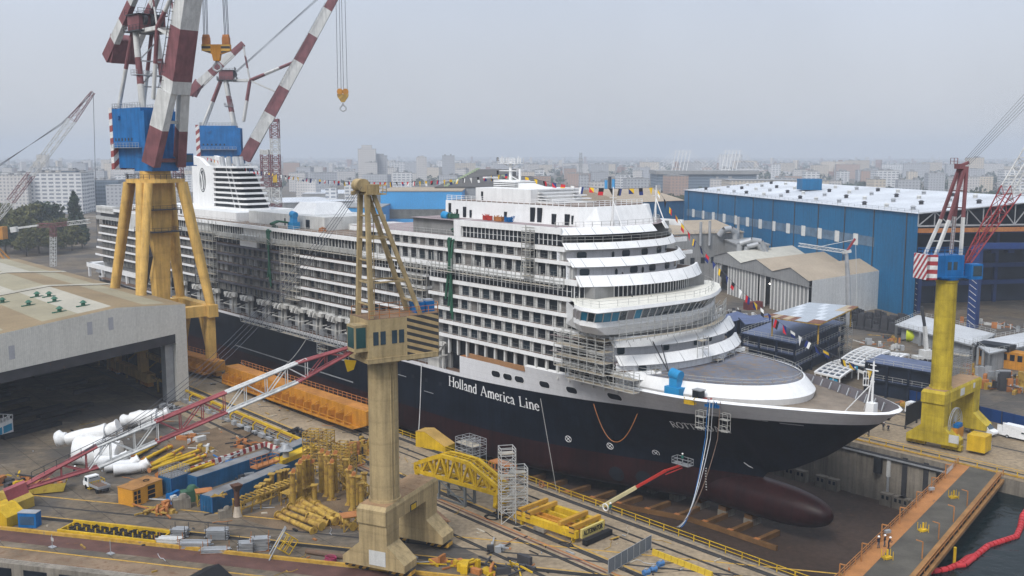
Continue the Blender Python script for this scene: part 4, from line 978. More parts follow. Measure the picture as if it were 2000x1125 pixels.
    mb = MB(); mb.add([(-16,-3.2,27.4),(-16,3.2,27.4),(-13,3.2,26.2),(-13,-3.2,26.2),(-10,-3.2,31.6),(-10,3.2,31.6),(-12.5,3.2,33.2),(-12.5,-3.2,33.2)], [(0,1,2,3),(7,6,5,4),(3,2,5,4),(0,7,6,1),(1,6,5,2),(0,3,4,7)]); bu(mb, 'counterweight', CRED)
    # jib: two box legs joining into one box girder
    ce, se = math.cos(elev), math.sin(elev)
    J = lambda d, y=0, n=0: Vector((5 + d*ce - n*se, y, 1.6 + d*se + n*ce))
    j = thing_part = None
    mb = MB()
    for s in (1,-1):
        for k, (a, b, mi) in enumerate(((0,9,0),(9,18,1))):
            mb.mi = mi; mb.bar(J(a, s*(3.7-1.9*a/20)), J(b, s*(3.7-1.9*b/20)), 2.0, 4.2)
    cuts = [18, 21, 33, 45, 57, 69, 82]
    for k, (a, b) in enumerate(zip(cuts, cuts[1:])):
        if b > jl: b = jl
        if a >= jl: break
        mb.mi = (1, 0, 1, 0, 1, 0)[k]; mb.bar(J(a), J(b), 5.2-1.6*a/80, 5.4-2.2*a/80, 5.2-1.6*b/80, 5.4-2.2*b/80)
    mb.mi = 0; mb.bar(J(1,-3.5), J(1,3.5), .9, .9); mb.mi = 1; mb.bar(J(10.5,-3), J(10.5,3), .7, .7)
    jib = bu(mb, 'jib', [CRED, CWHITE])
    mb = MB()
    for s in (-3.4,): mb.rail([J(2,s,1.8), J(min(jl,70),s*.75,1.6)], .9, .07, 1.4, 1)
    for k in range(26): p = J(4+k*2, -3.3, 1.7); mb.bar(p, p+Vector((0,1.0,0)), .12)
    bu(mb, 'ladder', DSTEEL, jib)
    # luffing links between mast and jib, seen as open A frames
    for s in (1,-1):
        mb = MB(); tbands(mb, (6.0,s*2.5,47.3), (8.2,s*2.2,33.0), .22, .22, 3, 1); tbands(mb, (8.2,s*2.2,33.0), J(44,s*1.6,1.6), .55, .45, 3); tbands(mb, (8.2,s*2.2,33.0), (5.2,s*2.4,17), .5, .5, 2); bu(mb, 'luffing_link', [CRED, CWHITE])
    mb = MB(); mb.bar((1.5,2.2,32.9),(8.2,2.2,33),.9,.9); mb.bar((1.5,-2.2,32.9),(8.2,-2.2,33),.9,.9); mb.bar((8.2,2.2,33),J(30,1.5,1.5),.5); mb.bar((8.2,-2.2,33),J(30,-1.5,1.5),.5); mb.bar((8.2,-2.2,33),(8.2,2.2,33),.5); mb.bar((5.2,-2.4,17),(5.2,2.4,17),.6,.5); bu(mb, 'luffing_link', [CWHITE])
    mb = MB()
    for k in range(5): y = -2.8 + k*1.4; mb.tube((2.4, y, 35.8), J(jl, y*.6, 1.5+.5*(k%2)), .05, n=4, cap=False)
    bu(mb, 'luffing_rope', ROPE)
    return t, FU, J
EL1 = math.radians(70)
c1, F1, J1 = portal_crane('huge portal crane between the cream shed and the ship', 167.5, 96, math.radians(-42), EL1, 78, 'near', None, None)
c2, F2, J2 = portal_crane('huge portal crane rising behind the white ship funnel', 306, 183, math.radians(10), math.radians(60), 82, 'far', None, None)
# hook blocks hang on their ropes from the jib heads
def hook_block(px, py, dist, w_, top_py, parent_label, ropes_x, kind):
    p = PD(px, py, dist); s = dist/F
    t = thing('hook_block', parent_label, 'hook block', (p.x, p.y, p.z))
    zt = PD(px, top_py, dist).z - p.z
    if kind == 'beam':
        mb = MB(); mb.add([(-3.3,-.6,4.4),(3.3,-.6,4.4),(3.3,-.6,3.0),(1.0,-.6,2.2),(.7,-.6,0.7),(-.7,-.6,.7),(-1.0,-.6,2.2),(-3.3,-.6,3.0)]+[(-3.3,.6,4.4),(3.3,.6,4.4),(3.3,.6,3.0),(1.0,.6,2.2),(.7,.6,0.7),(-.7,.6,.7),(-1.0,.6,2.2),(-3.3,.6,3.0)],
            [tuple(range(8)), tuple(range(15,7,-1))] + [(k, 8+k, 8+(k+1) % 8, (k+1) % 8) for k in range(8)])
        mb.mi = 1
        for s_ in (-1,1):
            mb.add([(s_*3.3,-.63,4.4),(s_*1.2,-.63,4.4),(s_*1.2,-.63,2.4),(s_*3.3,-.63,3.0)], [(0,1,2,3)[::s_]])
        mb.build('lifting_beam', [ORANGE, HAZ2], t)
        for s_ in (-1,1):
            mb = MB(); mb.box(s_*2.3-.8,s_*2.3+.8,-.7,.7,4.4,6.0); mb.tube((s_*2.3-.7,0,6.1),(s_*2.3+.7,0,6.1),.6,n=12); mb.build('sheave', OXIDE, t)
    else:
        mb = MB(); mb.tube((-.9,-.3,4.6),(-.9,.3,4.6),1.0,n=14); mb.tube((.9,-.3,4.6),(.9,.3,4.6),1.0,n=14); mb.mi = 1
        mb.add([(-1.9,-.35,3.8),(1.9,-.35,3.8),(1.7,-.35,2.9),(.5,-.35,1.2),(-.5,-.35,1.2),(-1.7,-.35,2.9),(-1.9,.35,3.8),(1.9,.35,3.8),(1.7,.35,2.9),(.5,.35,1.2),(-.5,.35,1.2),(-1.7,.35,2.9)], [(0,5,4,3,2,1),(6,7,8,9,10,11)]+[(k,(k+1)%6,6+(k+1)%6,6+k) for k in range(6)])
        mb.build('sheave', [ORANGE, TANK], t)
    mb = MB()
    for s_ in (-1,1):
        mb.path([(0,0,.9),(s_*.2,0,.3),(s_*.95,0,-.5),(s_*.9,0,-1.2),(0,0,-1.7)], .26, 6)
    mb.build('hook', STEEL, t)
    mb = MB()
    for x in ropes_x: mb.tube((x,0,5), (x*.9,0,zt), .075, n=4, cap=False)
    mb.build('hoist_rope', ROPE, t)
    return t
hook_block(424, 125, 236, 1, -60, 'wide orange lifting beam hook hanging on two sets of ropes', (-2.9,-2.6,-2.2,-1.9,2.0,2.3,2.7,3.0), 'beam')
hook_block(670, 207, 330, 1, -90, 'small orange double sheave hook hanging right of the far jib', (-1.6,-.5,.3,1.5), 'pair')
# ================================================================= beige and yellow pillar cranes
def pillar_base(t, F_, m, zc, ztop_, r, foot, dcol=None, dr=None):
    """portal of two legs along local x (0..span) carrying a round pillar"""
    span = foot
    def prof(x0, sgn): 
        return [(x0-1.9,-5.2,1.4),(x0-1.9,5.2,1.4),(x0+1.9,5.2,1.4),(x0+1.9,-5.2,1.4)]
    for x0 in (0, span):
        mb = MB()
        mb.add([(x0-1.6,-4.7,1.2),(x0+1.6,-4.7,1.2),(x0+1.6,4.7,1.2),(x0-1.6,4.7,1.2),(x0-1.6,-4.7,2.2),(x0+1.6,-4.7,2.2),(x0+1.6,-2.1,4.4),(x0-1.6,-2.1,4.4),(x0+1.6,2.1,4.4),(x0-1.6,2.1,4.4),(x0+1.6,4.7,2.2),(x0-1.6,4.7,2.2)],
               [(0,3,2,1),(0,1,5,4),(4,5,6,7),(2,3,11,10),(11,9,8,10),(0,4,7,9,11,3),(1,2,10,8,6,5),(7,6,8,9)])
        mb.box(x0-1.6,x0+1.6,-2.1,2.1,4.4,zc-2.4)
        mb.build('portal_leg', m, t)
        for y in (-4.2,-2.4,2.4,4.2):
            mb = MB(); mb.box(x0-.55,x0+.55,y-.9,y+.9,.35,1.2); mb.mi = 1
            for s in (-.45,.45): mb.tube((x0-.3,y+s,.36),(x0+.3,y+s,.36),.34,n=10)
            mb.build('bogie', [m if m is not BEIGE else HAZ2, DSTEEL], t)
    mb = MB(); mb.add([(-1.9,-2.2,zc-2.4),(span+1.9,-2.2,zc-2.4),(span+1.9,2.2,zc-2.4),(-1.9,2.2,zc-2.4),(-1.9,-2.2,zc-.5),(span+1.9,-2.2,zc-.5),(span+1.9,2.2,zc-.5),(-1.9,2.2,zc-.5)], [(0,3,2,1),(0,1,5,4),(1,2,6,5),(2,3,7,6),(3,0,4,7)])
    mb.add([(-1.9,-2.2,zc-.5),(span+1.9,-2.2,zc-.5),(span+1.9,2.2,zc-.5),(-1.9,2.2,zc-.5),(-1.4,-2.0,zc),(span+1.4,-2.0,zc),(span+1.4,2.0,zc),(-1.4,2.0,zc)], [(0,1,5,4),(1,2,6,5),(2,3,7,6),(3,0,4,7)]); mb.mi = 1; mb.poly([(-1.4,-2.0,zc),(span+1.4,-2.0,zc),(span+1.4,2.0,zc),(-1.4,2.0,zc)])
    mb.build('portal_beam', [m, mat('rusty crane top', (.27,.17,.09), .8, var=.25, rust=.5)], t)
    mb = MB(); mb.tube((1.6,0,zc-.1),(1.6,0,ztop_),r,n=32); mb.build('pillar', m if m is BEIGE else YEL2, t)
    mb = MB(); x = 1.6+r*.72; y = r*.72
    for s in (-.25,.25): mb.bar((x+s,y-s,zc),(x+s,y-s,ztop_),.07)
    for k in range(int((ztop_-zc)/.6)): z = zc+.4+k*.6; mb.bar((x-.25,y+.25,z),(x+.25,y-.25,z),.05)
    mb.build('ladder', DSTEEL, t)
    mb = MB(); mb.bar((1.6-r*.5,-r*.9,zc),(1.6-r*.5,-r*.9,ztop_),.12); mb.bar((1.6-r*.3,-r*.99,zc),(1.6-r*.3,-r*.99,ztop_),.09); mb.build('conduit', m, t)
    mb = MB(); mb.tube((1.6,0,ztop_-.5),(1.6,0,ztop_-.1),r+.15,n=32); mb.tube((1.6,0,zc),(1.6,0,zc+.3),r+.2,n=32); mb.build('flange', m, t)
# beige
pa, pb = P(742, 1117), P(818, 1062)
rzb = heading(pa, pb)
tb = thing('slewing_crane', 'beige pillar crane with striped counterweight house in the yard', 'crane', pa, rzb)
FB = frame(pa, rzb); span = (pb-pa).length
pillar_base(tb, FB, BEIGE, 9.6, 28.6, 1.95, span)
axis = FB @ Vector((1.6, 0, 0))
mb = MB(); mb.box(-1.65,-1.62,-1.9,.6,1.6,3.6) ; mb.build('notice_board', WHITE2, tb)
mb = MB(); mb.cbox((span*.5,-2.23,7.6),(1.7,.05,1.0)); mb.mi = 1; mb.cbox((span*.5,-2.27,7.6),(1.3,.05,.7)); mb.build('maker_plate', [DSTEEL, YEL], tb)
tip = PD(22, 955, 103)
jz = 32.0
azb = heading((axis.x, axis.y), (tip.x, tip.y))
FBU = frame(axis, azb)
jlen = math.hypot(tip.x-axis.x, tip.y-axis.y); tz = tip.z
bb = lambda mb, n, m, par=None, lab=None: mb.build(n, m, par or tb, FBU, lab)
mb = MB(); mb.box(-6.6,3.4,-3.0,3.0,28.6,29.2) ; mb.box(-2.2,3.2,-2.8,2.8,29.2,34.2); mb.tube((0,0,28.2),(0,0,28.7),2.3,n=24); mb.mi = 1
mb.box(-2.2,3.2,-2.8,2.8,34.2,34.22)
hb_ = bb(mb, 'machinery_house', [BEIGE, BROWN])
mb = MB(); mb.add([(-2.2,-2.8,28.4),(-7.0,-2.4,28.4),(-8.4,0,28.4),(-7.0,2.4,28.4),(-2.2,2.8,28.4),(-2.2,-2.8,34.2),(-7.0,-2.4,34.2),(-8.4,0,34.2),(-7.0,2.4,34.2),(-2.2,2.8,34.2)], [(0,5,6,1),(1,6,7,2),(2,7,8,3),(3,8,9,4),(0,1,2,3,4),(9,8,7,6,5)])
bb(mb, 'counterweight', stripes('black and beige hazard', (.42,.30,.14), (.03,.03,.032), .62, (.55,.55,.7)))
mb = MB(); mb.poly([(-2.3,-2.7,34.23),(3.1,-2.7,34.23),(3.1,2.7,34.23),(-2.3,2.7,34.23)][::1]); mb.poly([(-2.3,-2.7,34.23),(-2.3,2.7,34.23),(-6.9,2.3,34.23),(-8.2,0,34.23),(-6.9,-2.3,34.23)]); bb(mb, 'house_roof', mat('rusty house roof', (.19,.12,.07), .85, var=.3, rust=.5), hb_)
sd = 1
for s in (1,-1):
    for x in (2.2,1.2,-.4,-1.4):
        mb = MB(); y = s*2.8; mb.box(x-.36,x+.36,min(y,y+s*.04),max(y,y+s*.04),30.9,32.6); bb(mb, 'window', DGLASS, hb_)
mb = MB(); mb.box(3.2,5.0,.3,2.6,30.2,33.6); mb.mi = 1; mb.box(5.0,5.04,.5,2.4,30.7,33.3); mb.box(3.5,4.8,2.6,2.64,30.7,33.3); mb.box(3.5,4.8,.26,.3,30.7,33.3); bb(mb, 'cab', [BEIGE, mat('green tinted cab glass', (.02,.06,.06), .15)])
mb = MB(); mb.rail([(3,-2.7,34.2),(-2.3,-2.7,34.2),(-7,-2.3,34.2),(-8.2,0,34.2),(-7,2.3,34.2),(3,2.7,34.2)],1.1,.07,1.5); bb(mb, 'railing', OXIDE)
for x, y in ((-5.6,-1.2),(-6.6,.3),(-5,.6)):
    mb = MB(); mb.cbox((x,y,34.9),(1.3,1.2,1.4)); mb.mi = 1; mb.cbox((x,y,35.7),(1.0,1.0,.25)); bb(mb, 'winch', [CBLUE, STEEL])
# A frame
zA = lambda mb: [setattr(p, 'z', 34.2+(p.z-34.2)*.925) for p in mb.v if p.z > 34.2]
top = Vector((1.4,0,52.0))
for s in (1,-1):
    mb = MB(); mb.bar((2.4,s*2.0,34.2),(2.2,s*1.0,51.2),.55); zA(mb); bb(mb, 'frame_leg', BEIGE)
    mb = MB(); mb.bar((-4.6,s*1.9,34.2),(1.4,s*.9,51.4),.5); zA(mb); bb(mb, 'frame_leg', BEIGE)
mb = MB()
for k in range(5):
    t_ = (k+.6)/5.6; z = 34.2+17*t_; a = 2.0-t_; mb.bar((2.4-.2*t_,-a,z),(2.4-.2*t_,a,z),.22); x2 = -4.6+6*t_; mb.bar((x2,-(1.9-t_),z),(x2,1.9-t_,z),.22)
    if k in (1,3): mb.bar((x2,1.9-t_,z),(2.3,2.0-t_,z),.22); mb.bar((x2,-(1.9-t_),z),(2.3,-(2.0-t_),z),.22)
for x in (1.0,1.5): mb.bar((x,.0,34.2),(x,.2,51),.08)
for k in range(28): mb.bar((1.0,0,35+k*.58),(1.5,0,35+k*.58),.06)
zA(mb); bb(mb, 'frame_brace', BEIGE)
mb = MB(); mb.box(-.2,2.4,-1.6,1.6,51.0,51.2); mb.box(.6,2.3,-1.1,1.1,51.2,52.4); mb.tube((2.6,-.9,52.3),(2.6,.9,52.3),.9,n=14); mb.bar((2.2,-.6,51.6),(3.6,-.4,51.2),.5); mb.rail([(-.2,-1.6,51.2),(-.2,1.6,51.2),(2.4,1.6,51.2)],1.1,.07,1.2); zA(mb); bb(mb, 'frame_head', BEIGE)
# lattice jib lying out to the left
jr, jw = MB(), MB()
segs = [(2.6,.265*jlen,0),(.265*jlen,.467*jlen,1),(.467*jlen,.655*jlen,0),(.655*jlen,.80*jlen,1),(.80*jlen,jlen-1,0)]
def jp(x, y, zz):
    t_ = x/jlen; zc = jz-.6 + (tz-jz+.2)*t_
    k = min(1, max(.12, (x-1.5)/9), max(.15,(jlen-x)/8)); return Vector((x, y*(.2+.2*k), zc + zz*k))
for x0, x1, c in segs:
    mb = jw if c else jr
    for y in (-1.0,1.0):
        for zz in (-1.2,1.2): mb.tube(jp(x0,y,zz), jp(x1,y,zz), .17, n=6, cap=False)
xs = [2.6+k*2.6 for k in range(int((jlen-4)/2.6)+1)]
for i, (a, b) in enumerate(zip(xs, xs[1:])):
    c = [s_[2] for s_ in segs if s_[0] <= (a+b)/2 <= s_[1]]; mb = jw if c and c[0] else jr
    for y in (-1.0,1.0): mb.tube(jp(a,y,-1.2 if i%2 else 1.2), jp(b,y,1.2 if i%2 else -1.2), .075, n=5, cap=False)
    for zz in (-1.2,1.2): mb.tube(jp(a,-1,zz), jp(b,1,zz), .06, n=4, cap=False); mb.tube(jp(a,-1,zz), jp(a,1,zz), .06, n=4, cap=False)
    for y in (-1,1): mb.tube(jp(a,y,-1.2), jp(a,y,1.2), .06, n=4, cap=False)
jr.mi = 0; jr.bar(jp(jlen-1.5,0,0), jp(jlen+.6,0,0), 1.0, 1.2)
jo = MB(); jo.v = jr.v + jw.v; jo.f = jr.f + [[i+len(jr.v) for i in f] for f in jw.f]; jo.m = [0]*len(jr.f) + [1]*len(jw.f); jo.sm = jr.sm + jw.sm
jib_b = bb(jo, 'jib', [mat('rose red jib', (.27,.075,.08), .6, var=.25, rust=.15), CWHITE])
mb = MB(); mb.rail([jp(28,1.2,1.3), jp(jlen-2,1.2,1.3)], 1.1, .06, 1.3); bb(mb, 'railing', DSTEEL, jib_b)
mb = MB(); c = jp(5.5,1.0,-1.8); mb.add([c+Vector((0,0,0)), c+Vector((-.4,0,-1.6)), c+Vector((-1.2,0,-1.4)), c+Vector((-1.6,0,-.3))]+[p_+Vector((0,.25,0)) for p_ in (c, c+Vector((-.4,0,-1.6)), c+Vector((-1.2,0,-1.4)), c+Vector((-1.6,0,-.3)))], [(0,1,2,3),(7,6,5,4),(0,4,5,1),(1,5,6,2),(2,6,7,3),(3,7,4,0)]); bb(mb, 'rope_guard', YEL, jib_b)
mb = MB()
for k in range(4): y = -.9+.6*k; mb.path(sag((2.8,y,50.8), jp(jlen-7.5, y*.6, 1.3), 3.5+.5*k, 14), .03, 4)
bb(mb, 'luffing_rope', ROPE)
# yellow pillar crane on the right
pa, pb = P(1824, 873), P(1882, 842)
rzy = heading(pa, pb); span = (pb-pa).length
ty = thing('slewing_crane', 'yellow pillar crane with blue house beside the ship bow', 'crane', pa, rzy)
FY = frame(pa, rzy)
zt = zat(FY @ Vector((1.6,0,0)), 545)
zc = zat(FY @ Vector((1.6,0,0)), 757)
pillar_base(ty, FY, YEL2, zc, zt, 1.85, span)
mb = MB()
for k in range(26):
    a = 2*math.pi*k/26; mb.bar((-1.0+0, -3.6+.4*math.cos(a), 4.6+.4*math.sin(a)), (-1.0, -3.6+3.0*math.cos(a), 4.6+3.0*math.sin(a)), .07)
mb.path([(-1.0,-3.6+3.0*math.cos(a),4.6+3.0*math.sin(a)) for a in [2*math.pi*k/26 for k in range(27)]], .08); mb.path([(-1.3,-3.6+3.0*math.cos(a),4.6+3.0*math.sin(a)) for a in [2*math.pi*k/26 for k in range(27)]], .08)
mb.v = [Vector((-p.y-1.2, p.x-1.6, p.z)) for p in mb.v]
mb.build('cable_reel', STEEL, ty)
mb = MB(); mb.cbox((2.4,-3.3,4.4),(2.2,.9,.7)); mb.mi = 1; mb.cbox((2.4,-3.2,3.0),(3.2,1.2,1.9)); mb.build('reel_drive', [CBLUE, ORANGE], ty)
mb = MB(); mb.box(-1.66,-1.6,-5.0,-3.2,1.9,3.4); mb.build('notice_board', WHITE2, ty); mb = MB(); mb.cbox((span*.45,-2.24,zc-1.3),(2.0,.05,1.4)); mb.build('notice_board', WHITE2, ty); mb = MB(); mb.cbox((span*.85,-2.24,zc-1.1),(.9,.05,1.0)); mb.build('notice_board', WHITE2, ty)
mb = MB(); mb.box(.2,3.6,-9.0,-5.8,.6,3.6); mb.build('ballast_box', YEL, ty)
axy = FY @ Vector((1.6,0,0)); azy = math.radians(12); FYU = frame((axy.x,axy.y,0), azy); z0 = zt
by = lambda mb, n, m, par=None: mb.build(n, m, par or ty, FYU)
mb = MB(); mb.box(-5.2,2.0,-1.9,1.9,z0+.6,z0+4.6); mb.tube((0,0,z0),(0,0,z0+.6),2.2,n=20); mb.box(-2.6,3.2,-2.2,2.2,z0+.4,z0+.7)
hy = by(mb, 'machinery_house', CBLUE)
mb = MB(); mb.box(-5.7,-5.2,-2.1,2.1,z0+.2,z0+4.8); mb.box(-5.7,-3.6,-2.1,-1.95,z0+.2,z0+4.8); by(mb, 'counterweight_plate', stripes('red white hazard small', (.7,.69,.68), (.35,.04,.05), 1.15, (.55,.75,.75)))
for x in (-1.0, .2):
    mb = MB(); mb.box(x-.4,x+.4,-1.95,-1.9,z0+1.9,z0+3.4); by(mb, 'window', DGLASS, hy)
mb = MB(); mb.rail([(-5,-1.9,z0+4.6),(2,-1.9,z0+4.6),(2,1.9,z0+4.6),(-5,1.9,z0+4.6),(-5,-1.9,z0+4.6)],1.1,.07,1.3); by(mb, 'railing', CBLUE)
mb = MB(); mb.box(2.6,5.0,-3.2,-1.2,z0+.2,z0+3.0); mb.mi = 1; mb.box(5.0,5.04,-3.0,-1.4,z0+.8,z0+2.7); mb.box(3.0,4.8,-3.24,-3.2,z0+.8,z0+2.7); by(mb, 'cab', [CBLUE, DGLASS])
zt2 = zat(axy, 325)
for s in (1,-1):
    mb = MB(); mb.mi = 1; mb.bar((-3.8,s*1.5,z0+4.6),(-1.2,s*1.2,z0+11),.5); mb.mi = 0; mb.bar((-1.2,s*1.2,z0+11),(1.8,s*.8,zt2),.5); by(mb, 'frame_leg', [CRED, CWHITE])
    mb = MB(); mb.mi = 1; mb.bar((1.4,s*1.5,z0+.8),(1.7,s*1.2,z0+11.5),.5); mb.mi = 0; mb.bar((1.7,s*1.2,z0+11.5),(2.1,s*.8,zt2),.5); by(mb, 'frame_leg', [CRED, CWHITE])
mb = MB()
for k in range(4):
    z = z0+7+k*3.1; mb.mi = 1 if k < 2 else 0; mb.bar((1.7,-1.3,z),(1.7,1.3,z),.2); f = (z-z0-4.6)/(zt2-z0-4.6); mb.bar((1.7,1.2,z),(-3.8+5.6*f,1.3,z),.18)
for x in (.0,.5): mb.bar((x,-.3,z0+4.6),(x+.8,-.3,zt2-1),.07)
for k in range(22): mb.bar((.0+.04*k,-.3,z0+5+k*.6),(.55+.04*k,-.3,z0+5+k*.6),.05)
mb.mi = 0; mb.bar((1.2,-1,zt2),(1.2,1,zt2),.8,.9); mb.bar((1.6,0,zt2+.2),(3.0,0,zt2+.7),.5); mb.rail([(0,-1,zt2+.4),(0,1,zt2+.4),(1.5,1,zt2+.4)],1.1,.07,1)
by(mb, 'frame_brace', [CRED, CWHITE])
jb = PD(1884, 522, axy.y); 
e2 = math.radians(58); r_, w_ = MB(), MB()
JJ = lambda d: Vector((2.8+d*math.cos(e2), 0, z0+1.2+d*math.sin(e2)))
RD = mat('bright jib red', (.24,.035,.04), .55, var=.15)
def lat(mb, a, b, s0, s1, n, mi): mb.mi = mi; mb.lattice(JJ(a), JJ(b), s0, s0*1.1, s1, s1*1.1, n, .13, .06)
mb = MB(); lat(mb, 0, 18, .35, 1.25, 8, 0); lat(mb, 18, 36, 1.25, 1.25, 9, 1); lat(mb, 36, 44, 1.25, 1.2, 4, 0); lat(mb, 44, 56, 1.2, .6, 6, 1); by(mb, 'jib', [RD, CWHITE])
mb = MB()
for k in range(5): mb.tube((2.6,-.6+.3*k,zt2+.2+.25*k), JJ(56)+Vector((-.4*k,-.6+.3*k,.4+.5*k)), .035, n=4, cap=False)
by(mb, 'luffing_rope', ROPE)
# ================================================================= smaller cranes further off
def site_crane(label, base, tipp, piv, n=14, wid=1.3, rope=True, tower=True):
    t = thing('lattice_crane', label, 'crane', base)
    D = lambda p: Vector(p) - Vector(base)
    a, b = D(piv), D(tipp); mb = MB()
    for k in range(5):
        mb.mi = 1 if k in (0,2,3) else 0; q0, q1 = a.lerp(b, k/5), a.lerp(b, (k+1)/5)
        w0 = wid*(.5 if k == 0 else 1); w1 = wid*(.5 if k == 4 else 1); mb.lattice(q0, q1, w0, w0, w1, w1, n//4, .17, .09)
    mb.build('jib', [CRED, CWHITE], t)
    return t, D
b = P(2, 520); pv = PD(-18, 445, b.y); tp = PD(182, 180, b.y)
t, D = site_crane('red and white lattice crane at the far left beyond the shed', b, tp, pv, 16, 1.5)
mb = MB()
for x in (-7,-2,2,6):
    for y in (-3,3): mb.bar(Vector((x,y,0)), D(PD(-18 if x > 0 else -30, 470, b.y))+Vector((0,y*.3,0)), .7)
mb.cbox(D(PD(-8,455,b.y)), (9,5,6)); mb.build('portal', ORANGE, t)
mb = MB()
for k in range(3): mb.tube(D(PD(-40, 352-3*k, b.y)), D(PD(120, 240+2*k, b.y)), .09, n=4, cap=False); mb.tube(D(PD(120,240+2*k,b.y)), D(tp), .09, n=4, cap=False)
mb.tube(D(tp), D(PD(190,480,b.y)), .12, n=4, cap=False)
mb.build('rope', ROPE, t)
b = P(104, 520); d_ = b.y
t = thing('tower_crane', 'small red and white tower crane standing at the ship stern', 'crane', b)
D = lambda p: Vector(p) - Vector(b)
mb = MB(); mb.mi = 1; mb.lattice((0,0,0), D(PD(104,462,d_)), 1.1,1.1,1.1,1.1, 10, .16, .09); mb.mi = 0; mb.lattice(D(PD(104,462,d_)), D(PD(104,440,d_)), 1.1,1.1,1.1,1.1, 4, .16, .09); mb.build('tower', [CRED, CWHITE], t)
mb = MB()
for k, (x0, x1, y0, y1) in enumerate(((75,104,440,440),(104,133,440,436.5),(133,175,436.5,432))):
    mb.mi = (0,0,1)[k]; mb.lattice(D(PD(x0,y0,d_)), D(PD(x1,y1,d_)), .9,.9,.9,.9, 6, .14, .08)
mb.mi = 1; mb.bar(D(PD(30,446,d_)), D(PD(75,440,d_)), .7, .9); mb.bar(D(PD(22,449,d_)), D(PD(34,447,d_)), 2.2, 2.6); mb.build('jib', [CRED, CWHITE], t)
for i, (px, y0, y1, lab) in enumerate(((541,400,232,'tall red and white lattice mast rising behind the ship funnel'),(521,400,292,'shorter red and white lattice mast left of the tall mast'),(352,420,285,'red and white lattice mast half hidden behind the nearest crane'))):
    dd = 560; b = PD(px, y0, dd); t = thing('lattice_mast', lab, 'mast', (b.x, b.y, 0))
    zt_ = PD(px, y1, dd).z; mb = MB(); z = 0; k = 0
    while z < zt_ - 1: mb.mi = 0 if k % 3 else 1; z2 = min(zt_, z+9); mb.lattice((0,0,z), (0,0,z2), 2.2,2.2,2.2,2.2, 4, .3, .18); z = z2; k += 1
    mb.build('mast_lattice', [CRED, CWHITE], t)
    if i == 0: mb = MB(); mb.cbox((0,-2.5,zt_*.55),(2.2,1,4)); mb.build('hook', YEL, t)
# mobile crane with a white telescopic boom, and a grey knuckle crane on a pole
b = P(1815, 706); t = thing('mobile_crane', 'white telescopic mobile crane parked left of the yellow pillar', 'crane', b, .2)
mb = MB(); mb.box(-4.5,4,-1.3,1.3,.9,1.7); mb.mi = 1
for x in (-3.6,-2.2,1.6,3.0):
    for y in (-1.2,1.2): mb.tube((x,y-.2,.55),(x,y+.2,.55),.55,n=10)
mb.build('carrier', [CWHITE, BLACK], t)
mb = MB(); mb.box(-2.5,1.2,-1.2,1.2,1.7,3.2); mb.mi = 1; mb.box(.2,2.2,-1.3,.1,1.7,3.4); mb.build('cab', [CWHITE, DGLASS], t)
mb = MB(); d_ = b.y; D = lambda p: Matrix.Rotation(-.2,3,'Z') @ (Vector(p)-Vector(b))
mb.bar((-1,0,2.8), D(PD(1806,637,d_)), .9, .8); mb.mi = 1; mb.bar(D(PD(1806,637,d_)), D(PD(1800,598,d_)), .6, .6); mb.build('boom', [CWHITE, DSTEEL], t)
b = P(1658, 640); d_ = b.y; t = thing('pole_crane', 'thin grey pole crane with red jib in front of the grey hall', 'crane', b)
D = lambda p: Vector(p)-Vector(b)
mb = MB(); mb.tube((0,0,0), D(PD(1656,540,d_)), .95, .8); mb.tube(D(PD(1656,540,d_)), D(PD(1653,496,d_)), .75, .6); mb.build('pole', STEEL, t)
mb = MB(); mb.lattice(D(PD(1653,492,d_)), D(PD(1560,478,d_)), .5,.5,.5,.5, 9, .12, .07); mb.mi = 1; mb.bar(D(PD(1653,492,d_)), D(PD(1670,466,d_)), .6); mb.mi = 0; mb.bar(D(PD(1668,468,d_)), D(PD(1590,484,d_)), .15); mb.tube(D(PD(1671,466,d_)), D(PD(1674,596,d_)), .06, n=4); mb.bar(D(PD(1645,494,d_)), D(PD(1662,490,d_)), .9); mb.build('jib', [CWHITE, RD], t)
# ================================================================= sheds and halls
SHEDW = mat('cream ribbed cladding', (.60,.585,.53), .65, var=.05, sc=.12, streak=.1, seam=('H', .55, .28))
ROOFA = mat('tan roof sheet', (.235,.175,.10), .8, var=.14, sc=.12, seam=('Y', 1.1, .12), rust=.1)
ROOFB = mat('pale green roof sheet', (.28,.25,.17), .8, var=.12, sc=.12, seam=('Y', 1.1, .12))
ROOFC = mat('off white roof sheet', (.37,.345,.28), .8, var=.12, sc=.12, seam=('Y', 1.1, .12))
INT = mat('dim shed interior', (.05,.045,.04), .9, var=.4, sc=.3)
LAMP = bpy.data.materials.new('lit lamp'); LAMP.use_nodes = True
LAMP.node_tree.nodes['Principled BSDF'].inputs['Emission Color'].default_value = (1,.93,.8,1); LAMP.node_tree.nodes['Principled BSDF'].inputs['Emission Strength'].default_value = 14
SHEDBLUE = mat('workshop blue cladding', (.002,.108,.245), .55, var=.12, sc=.06, streak=.28, seam=('H', .9, .10))
LBLUE = mat('light blue cladding', (.045,.28,.58), .55, var=.08, sc=.08, seam=('H', 1.2, .14))
ROOFW = mat('pale metal roof', (.50,.52,.545), .55, var=.16, sc=.05, streak=0, seam=('X', 2.2, .14))
GREYC = mat('grey cladding', (.26,.26,.255), .65, var=.1, sc=.1, streak=.25, seam=('H', .8, .14))
PALEC = mat('pale cladding', (.62,.62,.60), .65, var=.07, sc=.08, streak=.15, seam=('H', .9, .08))
TANR = mat('beige hall roof', (.33,.27,.20), .85, var=.12, sc=.08, seam=('X', 1.4, .12), rust=.08)
